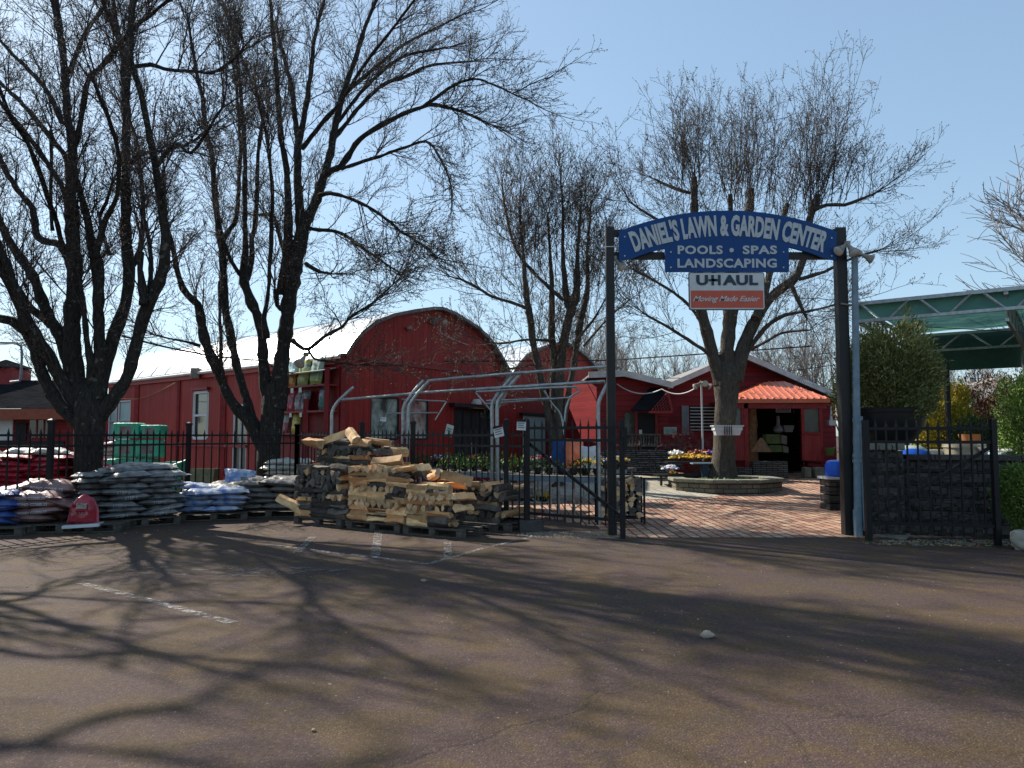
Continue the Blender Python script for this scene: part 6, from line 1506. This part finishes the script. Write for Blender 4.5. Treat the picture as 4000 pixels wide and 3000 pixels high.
# grey paver-base stack: faces run right-backwards
ga = math.atan2(.8, .93)
gx, gy = -6.28, 13.55
fa = Vector((.76,.65,0)).normalized(); rz = math.atan2(fa.y, fa.x)
ctr = Vector((-6.93,12.8,0))+fa*.62+Vector((-fa.y,fa.x,0))*.50
pallet(ctr.x, ctr.y, rz, 'pallet under the dark grey paver base bags')
stack(G1, ctr.x, ctr.y, rz, .62, .46, .115, 2, 2, 8, 'dark grey paver base bag in the tall stack left of the blue-and-white bags', 'grey paver base bags', 'bag', 3)
def end_stack(protos_, x, y, rz, n, H, label, group, cat, seed): # bags laid crosswise at the left end
    rg = random.Random(seed)
    for k in range(n): 
        o = dup(protos_[rg.randrange(len(protos_))], (x+rg.gauss(0,.025), y+rg.gauss(0,.02), PZ+H*.5+k*H*.86), (0, rg.gauss(0,.05), rz+math.pi/2+rg.gauss(0,.06)), label=label, group=group); o['category'] = cat
nn = Vector((-fa.y, fa.x, 0))
e = ctr-fa*.80
end_stack(G1, e.x, e.y, rz, 8, .115, 'dark grey paver base bag laid crosswise at the left end of the tall stack', 'grey bags, crosswise end', 'bag', 5)
for k, (u, v, a, lab) in enumerate(((-.3,0,.2,'loose grey bag lying on top of the tall grey stack, left'),(.28,.1,-.25,'loose grey bag with a pale blue patch on top of the tall grey stack, right'),(.0,.3,.5,'grey bag at the back on top of the tall grey stack'))):
    q = ctr+fa*u+nn*v; o = dup(G1[2], (q.x,q.y,PZ+.115*.86*8+.05+.02*k), (.06,-.05,rz+a), label=lab); o['category'] = 'bag'
# blue and white bags
B1 = protos('blue', .70, .50, .13, None, k=3); S1 = protos('stone', .72, .50, .13, [None,None,'STONE'] if False else None, k=3); allp += B1+S1
c = Vector((-5.75,14.55,0)); pallet(c.x, c.y, .3, 'pallet under the blue-and-white bags')
stack(B1, c.x, c.y-.05, .32, .60, .44, .12, 2, 2, 4, 'blue and white bag in the slumped heap right of the grey stack', 'blue and white bags', 'bag', 7, jit=.06)
for k, (u, v, a, lab) in enumerate(((-.35,-.1,.5,'white and blue bag sliding off the top left of the blue heap'),(.2,.1,-.3,'pale grey bag on the top right of the blue heap'))):
    o = dup((B1 if k == 0 else S1)[k], (c.x+u,c.y+v,PZ+.12*.86*4+.05), (.1,.12,a), label=lab); o['category'] = 'bag'
c = Vector((-4.75,15.1,0)); pallet(c.x-.1, c.y, .2, 'pallet under the grey-brown stone bags beside the firewood')
stack(S1, c.x-.15, c.y, .2, .62, .44, .12, 2, 2, 5, 'grey-brown stone bag in the low stack just left of the firewood', 'grey-brown stone bags', 'bag', 9, jit=.04)
for k, (u, v, a) in enumerate(((-.4,-.1,.1),(.35,0,-.12),(-.75,.0,.9))):
    o = dup(S1[k], (c.x-.15+u,c.y+v,PZ+.12*.86*(5 if k < 2 else 4)+.05), (.05,.05,a), label=['plump pale bag on top of the stone bag stack, left','plump pale bag on top of the stone bag stack, right','grey bag draped over the left end of the stone bag stack'][k]); o['category'] = 'bag'
o = dup(B1[1], (c.x-.66, c.y-.22, PZ+.62), (.9,.1,.5), label='bright blue bag hanging down the front of the stone bag stack', sc=(.75,.8,1)); o['category'] = 'bag'
# pond cobble bags, front left
K1 = protos('cobble', .78, .54, .15, ['POND COBBLES', None, 'POND COBBLES'], 'white', .06, k=3); D1 = protos('dblue', .66, .5, .13, ['ROCK'] if False else None, k=2); allp += K1+D1
c = P(110,2085,12.6); pallet(c.x+.15, 12.75, .22, 'pallet under the pond cobble bags at the left'); 
stack(K1, c.x+.1, 12.75, .22, .68, .46, .14, 1, 2, 4, 'pinkish net bag of pond cobbles in the front left stack', 'pond cobble bags', 'bag', 11, jit=.03)
o = dup(K1[1], (c.x-.45,12.9,PZ+.52), (.05,-.15,.3), label='dark-topped cobble bag slumped left over the pond cobble stack'); o['category'] = 'bag'
o = dup(K1[0], (c.x+.15,12.95,PZ+.58), (.1,.1,.3), label='large cobble bag lying on the very top of the pond cobble stack', sc=(1.15,1.1,1.3)); o['category'] = 'bag'
o = dup(K1[1], (c.x+.62,12.75,PZ+.28), (.1,.35,.5), label='cobble bag sagging at the right end beside the red egg rock bag'); o['category'] = 'bag'
c = P(-25,2085,12.2); pallet(c.x, 12.35, .1, 'pallet under the blue bags at the left edge'); stack(D1, c.x+.02, 12.3, .1, .6, .42, .12, 1, 1, 5, 'dark blue bag in the short stack at the left edge', 'dark blue bags', 'bag', 12)
# egg rock bag standing upright on a white slab
c = P(318,2060,12.35); sb_ = MB(); a = P(252,2066,12.3); b_ = P(402,2050,12.5); sb_.beam((a.x,12.3,.11), (b_.x,12.45,.13), .35, .05); tag(sb_.build('white_slab', M['frame'], bevel=.008), 'white slab on the end of the pallet under the red bag', 'slab')
pallet(c.x+.05, 12.75, .15, 'pallet under the red egg rock bag', L=1.0, W=.8)
RB = mat('bright red bag', (.42,.03,.05), .3, .35, 5, .4, bs=14, spec=.6)
b = pillow(.44, .44, .30, 77, flap=.03); b.v = [(p[0]*(1-max(0,p[1]-.02)*2.6), p[1]+(.05*(1-abs(p[0])/.2) if p[1] > .15 and abs(p[0]) < .2 else 0), p[2]) for p in b.v]; eg = b.build('rock_bag', [RB], None, smooth=True, world=False); eg.rotation_euler = (R(84), 0, .12); eg.location = (c.x, 12.4, .155+.21); tag(eg, 'single bright red EGG ROCK bag standing on the white slab', 'bag')
t = MB(); put_text(t, 'EGG ROCK', (0,0,0), .06, (1,0,0), (0,1,0), width=.27, ext=.001); sv_ = list(b.v); sz_ = lambda x, y: max(q[2] for q in sorted(sv_, key=lambda q: (q[0]-x)**2+(q[1]-y)**2)[:6])+.006; t.v = [(p[0], p[1]-.06, sz_(p[0], p[1]-.06)+p[2]) for p in t.v]; t.build('lettering', mat('pink print', (.55,.35,.33), .5), eg, world=False, uv=False)
t = MB(); g_ = [[(-.05+.04*i, .02+.03*j) for i in range(5)] for j in range(4)]; t.add([(x, y, sz_(x, y)+.002) for r_ in g_ for x, y in r_], [(j*5+i, j*5+i+1, j*5+i+6, j*5+i+5) for j in range(3) for i in range(4)]); t.build('window_patch', mat('cobble window', (.40,.33,.26), .5, .5, 30, .3), eg, world=False)
# red bag pallets behind the fence
R1 = protos('red', .70, .52, .13, ['GOLD', None, 'GOLD'], 'tdim', .05, k=3); W1_ = protos('white', .65, .46, .16, None, k=2); allp += R1+W1_
for i, (px, Y, nl, lab) in enumerate(((-30,15.2,10,'red mulch bag in the stack at the left edge behind the fence'),(150,15.0,10,'red mulch bag in the tall stack left of the big tree, behind the fence'),(262,16.3,9,'red mulch bag in the rear stack touching the big left tree'))):
    c = P(px,1900,Y); pallet(c.x, Y, .1, ['pallet under the red bags at the left edge','pallet under the tall red bag stack behind the fence','pallet under the rear red bag stack'][i]); stack(R1, c.x, Y, .1, .64, .44, .12, 2, 2, nl, lab, 'red mulch bags %s' % ('left edge','middle','by the tree')[i], 'bag', 20+i)
    for k in range(2 if i else 1): o = dup(W1_[k], (c.x-.2+.5*k, Y-.1, PZ+.12*.86*nl+.08), (.0,.05,.1+.3*k), label=['white bag lying on the red stack at the left edge','','plump white and yellow bag on top of the tall red stack, left','plump white bag on top of the tall red stack, right','white bag on the rear red stack by the tree, left','white bag on the rear red stack by the tree, right'][i*2+k]); o['category'] = 'bag'
c = P(428,1850,19); pallet(c.x, 19, .2, 'pallet under the pink and white bags between the left tree and the green bales'); PK_ = bag_proto(.62,.42,.12,91,matte_bag('pink white bag', (.50,.18,.20), c2=(.55,.50,.48))); allp += [PK_]
stack([PK_], c.x, 19, .3, .5, .44, .12, 1, 1, 12, 'pink and white bag in the narrow stack between the left tree and the green bales', 'pink and white bags', 'bag', 31)
# green bales
def bale(x, y, z, rz, sz, label, m=None, band=True):
    z = .15+(z-.15)*BZ; sz = (sz[0], sz[1], sz[2]*BZ); t = empty('peat_bale', (x,y,z), label, 'bale'); b = MB(); b.box((x,y,z+sz[2]/2), sz, rz=rz); b.build('wrapped_bale', m or BM['green'], t, bevel=.05)
    if band: q = MB(); q.box((x,y,z+sz[2]*.5), (sz[0]*.45,sz[1]+.006,sz[2]*.55), rz=rz); q.build('printed_panel', mat('grey print panel', (.20,.21,.20), .4, .5, 9, .1), t)
    return t
zb_ = .15; GX = P(555,1800,18.2).x; BZ = 1.26
names = ['bottom left','bottom middle','bottom right','middle left','middle centre','middle right','upper left','upper right']
sp2 = [(-.62,0),(0,0),(.62,0),(-.5,.36),(.05,.36),(.72,.30),(-.35,.72),(.2,.72)]
pallet(GX, 18.2, .1, 'pallet under the green peat bales', L=1.9)
for nme, (u, z) in zip(names, sp2): bale(GX+u, 18.2+random.uniform(-.04,.04), zb_+z, .08+random.uniform(-.05,.05), (.56,.5,.34), 'green wrapped bale, %s of the bale stack' % nme)
bale(GX-.33, 18.2, zb_+1.09, .1, (.62,.5,.30), 'topmost green bale, left of the grey one'); bale(GX+.25, 18.25, zb_+1.09, .05, (.5,.5,.26), 'topmost grey-fronted bale, right of the green one')
b = MB(); b.tube([P(600,1850,16.9), P(735,1800,16.9)], .05, 10); tag(b.build('plastic_roll', BM['green'], smooth=True), 'mint green plastic roll sticking out right of the bales', 'roll')
# yellow-green stone tubs at barn base
for k, (px, lab) in enumerate(((790,'pale green-grey planter box at the foot of the barn wall'),)):
    c = P(px,1845,23.6); b = MB(); trough(b, Vector((c.x,23.6,.05)), .95,.5,.5,.05); tag(b.build('planter_box', mat('mossy trough', (.26,.27,.16), .8, .4, 4, .3)), lab, 'planter box')
# hidden heap right of tree 2: white and blue bags
c = P(1110,1850,18.6); pallet(c.x, 18.8, -.3, 'pallet under the white bags behind the fence, left of the firewood')
stack(W1_, c.x, 18.8, -.3, .5, .46, .16, 2, 1, 6, 'white bag in the stack behind the fence just left of the firewood', 'white bags by the firewood', 'bag', 41)
# ================================================================ shelf rack on the barn wall
def rx(px): return HP(px, 1550, C0, SD)[0]
rk = empty('shelf_rack', onS(2.0, 0, .3), 'red shelf rack of seed bags on the barn side wall near the corner', 'shelf rack')
ta, tb = rx(1328), rx(1078)
DP = .45
for px, w_ in ((1245,.14),(1083,.1),(1325,.12)):
    t = rx(px); b = MB(); b.beam(onS(t,0,DP-.05), onS(t,3.45 if px != 1245 else 2.62,DP-.05), w_, w_); b.build('post', M['redpanel'] if px == 1245 else M['redtrim'], rk)
SHZ = [HP(1200,1572,C0,SD)[1], HP(1200,1660,C0,SD)[1], HP(1200,1728,C0,SD)[1]]
SHZ = [CH+(1700-y)*20.9/F for y in (1508,1608,1695)]
for z in SHZ:
    b = MB(); b.prism([onS(ta,z-.03,0.02), onS(tb,z-.03,.02), onS(tb,z-.03,DP), onS(ta,z-.03,DP)], (0,0,.05)); b.build('shelf', M['redtrim'], rk)
b = MB(); b.prism([onS(ta,.05,.015), onS(tb,.05,.015), onS(tb,3.5,.015), onS(ta,3.5,.015)], SNrm*.02); b.build('back_panel', M['redtrim'], rk)
b = MB(); b.prism([onS(ta+.1,3.45,.05), onS(tb,3.42,.05), onS(tb,3.3,DP+.15), onS(ta,3.33,DP+.15)], (0,0,.03)); b.build('rack_roof', M['roofgrey'], rk)
HB = {}
def hang_bag(px, yb, w_, h, m, label, lean=.16, seed=1, y0=None):
    z = CH+(1700-yb)*20.9/F; t = rx(px)
    b = pillow(h, w_, .17, seed, flap=.03); o = b.build('feed_bag', m, None, smooth=True, world=False)
    ex = Vector((0,0,1)); X = (ex*math.cos(lean)-SNrm*math.sin(lean)).normalized(); Y = -SD; Z = X.cross(Y).normalized()
    if Z.dot(SNrm) < 0: Y = -Y; Z = -Z
    Mx = Matrix((X, Y, Z)).transposed().to_4x4(); o.matrix_world = Matrix.Translation(onS(t, z+h/2, DP*.55)) @ Mx
    tag(o, label, 'bag'); return o
def bands(nm, st): return band_mat(nm, st, axis=0)
hang_bag(1124,1508,.46,.82,bands('teal bag',[(0,(.03,.14,.20)),(.35,(.12,.14,.12)),(.6,(.26,.46,.44)),(1,(.3,.4,.38))]),'teal and grey seed bag, leftmost on the top shelf',seed=1)
hang_bag(1168,1507,.54,.86,bands('orange bag',[(0,(.55,.26,.04)),(.32,(.42,.20,.04)),(.42,(.55,.72,.70)),(.8,(.62,.72,.72))]),'pale aqua and orange seed bag on the top shelf',seed=2)
hang_bag(1217,1505,.52,.84,bands('yellow bag',[(0,(.34,.38,.16)),(.25,(.55,.62,.25)),(.62,(.16,.26,.40)),(.7,(.50,.50,.12)),(.95,(.4,.5,.3))]),'yellow and green seed bag with a sun patch on the top shelf',seed=3)
hang_bag(1268,1502,.56,.82,bands('green bag',[(0,(.38,.44,.12)),(.22,(.30,.5,.36)),(.5,(.34,.44,.36)),(.85,(.45,.5,.46))]),'pale green seed bag with dark lettering, rightmost on the top shelf',seed=4)
for k, (px, cc, lab) in enumerate(((1110,(.16,.10,.07),'brown bag at the left end of the middle shelf'),(1135,(.14,.14,.15),'dark grey bag with a cream edge on the middle shelf'),(1170,(.42,.05,.08),'crimson seed bag on the middle shelf'),(1200,(.26,.23,.23),'grey-pink bag right of the crimson one'),(1226,(.24,.22,.24),'grey bag at the right end of the middle shelf'))):
    hang_bag(px,1607,.34,.60,band_mat('rack bag %d' % k,[(0,cc),(.45,tuple(x*.55 for x in cc)),(.7,cc)],0),lab,seed=10+k)
for k, (px, cc, c2_, lab) in enumerate(((1105,(.03,.08,.32),(.28,.28,.26),'blue and grey bag on the lower shelf'),(1145,(.40,.12,.14),(.40,.42,.42),'white and red bag on the lower shelf'),(1190,(.52,.44,.05),(.42,.36,.04),'bright yellow bag with black lettering on the lower shelf'),(1292,(.10,.24,.20),(.2,.22,.3),'blue-green bag in the end cubby of the rack'))):
    o = hang_bag(px,1693 if k < 3 else 1600,.36 if k < 3 else .26,.62,band_mat('low bag %d' % k,[(0,cc),(.5,c2_)],0),lab,seed=20+k)
for k, px in enumerate((1147,1196,1228)):
    b = MB(); t = rx(px); z = SHZ[0]-.04; b.prism([onS(t-.07,z,DP+.02), onS(t+.07,z,DP+.02), onS(t+.07,z-.14,DP+.02), onS(t-.07,z-.14,DP+.02)], SNrm*.004); tag(b.build('price_card', M['white']), ['small white price card under the orange seed bag','white price card under the yellow seed bag','white price card under the pale green seed bag'][k], 'price card')
for k, px in enumerate((1110,1142,1192,1232)):
    b = MB(); t = rx(px); z = SHZ[1]-.03; b.prism([onS(t-.06,z,DP+.02), onS(t+.06,z,DP+.02), onS(t+.06,z-.12,DP+.02), onS(t-.06,z-.12,DP+.02)], SNrm*.004); tag(b.build('price_card', M['white']), ['leftmost','second from left','third from left','rightmost'][k]+' white price card on the middle shelf edge', 'price card')
floodlight(P(1195,1385,20.0), [(-.2,-.6,-.6)], 'grey shielded floodlight on a bracket above the seed bag rack', 1.5)
# ================================================================ firewood
def log_mesh(seed, L=.42, barkp=.3):
    rg = random.Random(seed); r = rg.uniform(.054,.080); kind = rg.randrange(3); bk = rg.random() < barkp
    if kind == 0: angs = [0, 40, 80, 120]; prof = [(0,0)]+[(r*1.35*math.cos(R(a)), r*1.35*math.sin(R(a))) for a in angs]; nb = 3
    elif kind == 1: angs = [0, 30, 60, 90]; prof = [(-.02,-.02)]+[(r*1.55*math.cos(R(a)), r*1.55*math.sin(R(a))) for a in angs]; nb = 3
    else: angs = [10, 50, 90, 130, 170]; prof = [(-r*.9,-r*.1),(r*.2,-r*.35),(r*.95,-.01)]+[(r*math.cos(R(a)), r*.8*math.sin(R(a))) for a in angs]; nb = 4
    cx = sum(p[0] for p in prof)/len(prof); cy = sum(p[1] for p in prof)/len(prof); prof = [(p[0]-cx, p[1]-cy) for p in prof]; n = len(prof)
    nseg = 6; b = MB(); o3 = Vector((rg.random()*40,0,0)); bend = rg.gauss(0,.012); tw = rg.gauss(0,.15); tap = rg.uniform(-.22,.22)
    for i in range(nseg+1):
        f = i/nseg; x = (f-.5)*L; k = 1+tap*(f-.5)
        for q, (y, z) in enumerate(prof):
            ns = noise.noise(Vector((x*9, y*20, z*20))+o3)*.010; a = tw*f
            yy = y*k*math.cos(a)-z*k*math.sin(a); zz = y*k*math.sin(a)+z*k*math.cos(a)
            ex = rg.uniform(-.008,.008) if i in (0,nseg) else 0
            b.v.append((x+ex, yy+ns+bend*math.sin(math.pi*f), zz+ns*1.3))
    for i in range(nseg):
        for q in range(n):
            q2 = (q+1)%n; b.f.append((i*n+q, i*n+q2, (i+1)*n+q2, (i+1)*n+q))
            isb = bk and ((q >= n-1-nb and q < n-1) if kind != 2 else (q >= 3 and q < n-1))
            b.m.append(1 if isb else 0)
    b.f += [tuple(range(n-1,-1,-1)), tuple(nseg*n+q for q in range(n))]; b.m += [2,2]
    return b
LP = [log_mesh(100+i).build('firewood_log', [M['wood'], M['barklog'], M['woodend']], None, world=False) for i in range(14)]
LO = [log_mesh(300+i, barkp=.6).build('firewood_log', [M['oldwood'], M['barklog'], M['oldwood']], None, world=False) for i in range(12)]
allp += LP+LO
wd = Vector((.84,-.54,0)).normalized(); wn_ = Vector((-wd.y, wd.x, 0)); W0 = Vector((-3.98,13.62,0)); wrz = math.atan2(wd.y, wd.x)
def wpile(o, L, D_, top_fn, plain, label, group, seed, mixfresh=0, step=.083, zoff=PZ+.05, rowmax=1e9, shell=True):
    rg = random.Random(seed); layer = 0; z = zoff; cnt = 0
    while True:
        if z > max(top_fn(0), top_fn(.5), top_fn(1)): break
        if rg.random() < .72: mode = 'along'
        else: mode = 'across'
        # front row, plus end column on the right, plus top fill
        items = []
        if mode == 'along':
            u = .22
            while u < L-.12:
                for v in ([.07] + ([.17] if rg.random() < .3 else []) + ([D_*.5, D_-.1] if z > top_fn(u/L)-.12 else [])): items.append((u+rg.uniform(-.02,.02), v, 0))
                u += .43
        else:
            u = .08
            while u < L-.04:
                items.append((u, .22+rg.uniform(-.03,.03), 1));
                if z > top_fn(u/L)-.1 or u > L-.14: items.append((u, .66+rg.uniform(-.03,.03), 1))
                u += rg.uniform(.115,.15)
        for (u, v, m) in items:
            if z > top_fn(u/L): continue
            lib = LP if (rg.random() < (mixfresh if plain == 'old' else 1-mixfresh)) else LO
            pr = lib[rg.randrange(len(lib))]
            p = o+wd*u+wn_*v; yaw = wrz+(math.pi/2 if m else 0)+rg.gauss(0,.05)
            c_ = pr.copy(); col.objects.link(c_); c_.location = (p.x, p.y, z+rg.uniform(-.012,.012)); c_.rotation_euler = (rg.uniform(0,6.28), rg.gauss(0,.03), yaw)
            s = rg.uniform(.88,1.15); c_.scale = (rg.uniform(.92,1.12), s, s); tag(c_, label, 'firewood', group); cnt += 1
        z += step
    return cnt
n1 = wpile(W0+wd*.0, 1.22, 1.0, lambda f: 1.05+.0*f, 'old', 'split log in the lower half of the tall weathered firewood stack at the left', 'logs of the tall stack', 1, .24)
n1 += wpile(W0+wn_*.42+wd*.10, 1.62, .8, lambda f: 1.55-.28*abs(f-.35), 'old', 'split log in the upper rear part of the tall weathered firewood stack', 'logs of the tall stack, upper rear', 2, .28, zoff=PZ+.9)
n2 = wpile(W0+wd*1.36, 1.26, 1.0, lambda f: 1.08-.05*f, 'new', 'pale split log in the middle firewood stack', 'logs of the middle stack', 3, .12)
n3 = wpile(W0+wd*2.66, 1.18, 1.0, lambda f: .84-.02*f, 'new', 'pale split log in the low right firewood stack', 'logs of the right stack', 4, .12)
n4 = wpile(W0+wd*2.85+wn_*1.08, 1.05, .9, lambda f: .78-.05*f, 'old', 'grey split log behind the low right firewood stack', 'logs of the rear right stack', 5, .4)
for k, (u, v, z, rz_, pit, lab) in enumerate(((.55,.55,1.59,.5,-.35,'long pale split log tilted on top of the tall stack, rising to the right'),(.95,.5,1.61,-.5,.35,'pale split log leaning down the right side of the tall stack top'),(1.5,.6,1.48,.1,.08,'orange-brown split log on the right end of the tall stack top'),(.15,.3,1.45,-.2,.1,'mossy pale log at the left end of the tall stack top'),(.0,-.06,.35,.7,.5,'greenish pale log slipping off the front left of the tall stack'),(2.0,.3,1.15,.4,-.1,'pale log lying loosely on top of the middle stack'),(3.4,.4,.93,.9,.25,'green-tinged log stuck up on the right stack'),(3.0,.3,.95,-.6,-.2,'tan log crosswise on top of the right stack'))):
    p = W0+wd*u+wn_*v; c_ = LP[k % 14].copy(); col.objects.link(c_); c_.location = (p.x,p.y,z); c_.rotation_euler = (k*1.1, pit, wrz+rz_); c_.scale = (1.25,1.15,1.15); tag(c_, lab, 'firewood')
print('LOGS', n1, n2, n3, n4)
for k, (u, v, lab) in enumerate(((.62,.5,'pallet under the tall weathered firewood stack'),(1.95,.5,'pallet under the middle firewood stack'),(3.22,.5,'pallet under the low right firewood stack'),(3.4,1.55,'rear pallet behind the low right firewood stack'),(1.2,1.55,'rear pallet behind the tall firewood stack'))):
    p = W0+wd*u+wn_*v; pallet(p.x, p.y, wrz, lab)
# small rack of logs behind the open gate leaf
gx_, gy_ = P(2420,1900,13.6).x, 13.6
t = empty('log_rack', (gx_, gy_, 0), 'low black log rack behind the open gate leaf', 'rack')
for dx in (-.42,.42):
    for dy in (-.15,.15): m_ = MB(); m_.box((gx_+dx, gy_+dy, .42), (.035,.035,.84)); m_.build('upright', M['iron'], t)
m_ = MB(); m_.beam((gx_-.42,gy_-.15,.12),(gx_+.42,gy_-.15,.12),.035,.035); m_.beam((gx_-.42,gy_+.15,.12),(gx_+.42,gy_+.15,.12),.035,.035); m_.build('base_rail', M['iron'], t)
rg = random.Random(5)
for k in range(7):
    for j in range(6):
        c_ = (LO if rg.random() < .5 else LP)[rg.randrange(12)].copy(); col.objects.link(c_); c_.location = (gx_-.33+j*.13, gy_, .19+k*.092); c_.rotation_euler = (rg.uniform(0,6.28), 0, math.pi/2+rg.gauss(0,.04)); tag(c_, 'short log in the small black rack behind the open gate leaf', 'firewood', 'logs in the black rack')
# plants and pots on the benches
def pot_row(x, y, z, rz, n, label, foliage, r=.085):
    for k in range(n):
        px_ = x+math.cos(rz)*(k-(n-1)/2)*.26; py_ = y+math.sin(rz)*(k-(n-1)/2)*.26
        t = empty('potted_plant', (px_, py_, z), label, 'plant', label+' group'); m_ = MB(); m_.lathe((px_,py_,z), [(r*.7,0),(r,.13),(r*1.08,.14),(r*.9,.13)], 10); m_.build('pot', M['blackplastic'], t, smooth=True)
        V, Q = spray(np.random.default_rng(int(x*100)+k+900), 14, lambda nc: {'p': np.array([[px_,py_,z+.15]])+RNG.normal(size=(nc,3))*np.array([.05,.05,.05]), 'd': unit(RNG.normal(size=(nc,3))+np.array([0,0,1.2]))}, .10, 5, .2)
        np_mesh('foliage', [(V, Q)], foliage, t, (px_,py_,z))
pot_row(-.6, 16.5, .80, -.45, 9, 'small green potted plant on the front left bench', M['shrubg'])
pot_row(-1.4, 18.9, .80, -.4, 10, 'dark green potted plant on the rear left bench', M['darkgreen'])
pot_row(1.0, 15.2, .80, -.45, 7, 'potted plant on the bench behind the gate leaf', M['darkgreen'])
pot_row(-.2, 18.3, .0, -.4, 9, 'yellow-green potted plant on the ground by the rear bench', M['yconifer'], .11)
for k, (px_, py_, Y_, m__, lab) in enumerate(((2245,1770,16.5,'orange','orange and white soil sack standing behind the gate leaf'),(2300,1800,16.2,'white','white printed soil sack behind the gate leaf'),(2185,1770,16.8,'signblue','dark blue soil sack behind the gate leaf'))):
    c = P(px_, py_, Y_); b = pillow(.6,.4,.16,400+k,.03); o = b.build('soil_sack', M[m__], None, smooth=True, world=False); o.location = (c.x, Y_, c.z); o.rotation_euler = (R(80),R(90),.2*k); tag(o, lab, 'bag')
# remove the prototypes themselves
def kill(o):
    for ch in list(o.children): kill(ch)
    bpy.data.objects.remove(o)
for o in allp: kill(o)
kill(PKO)
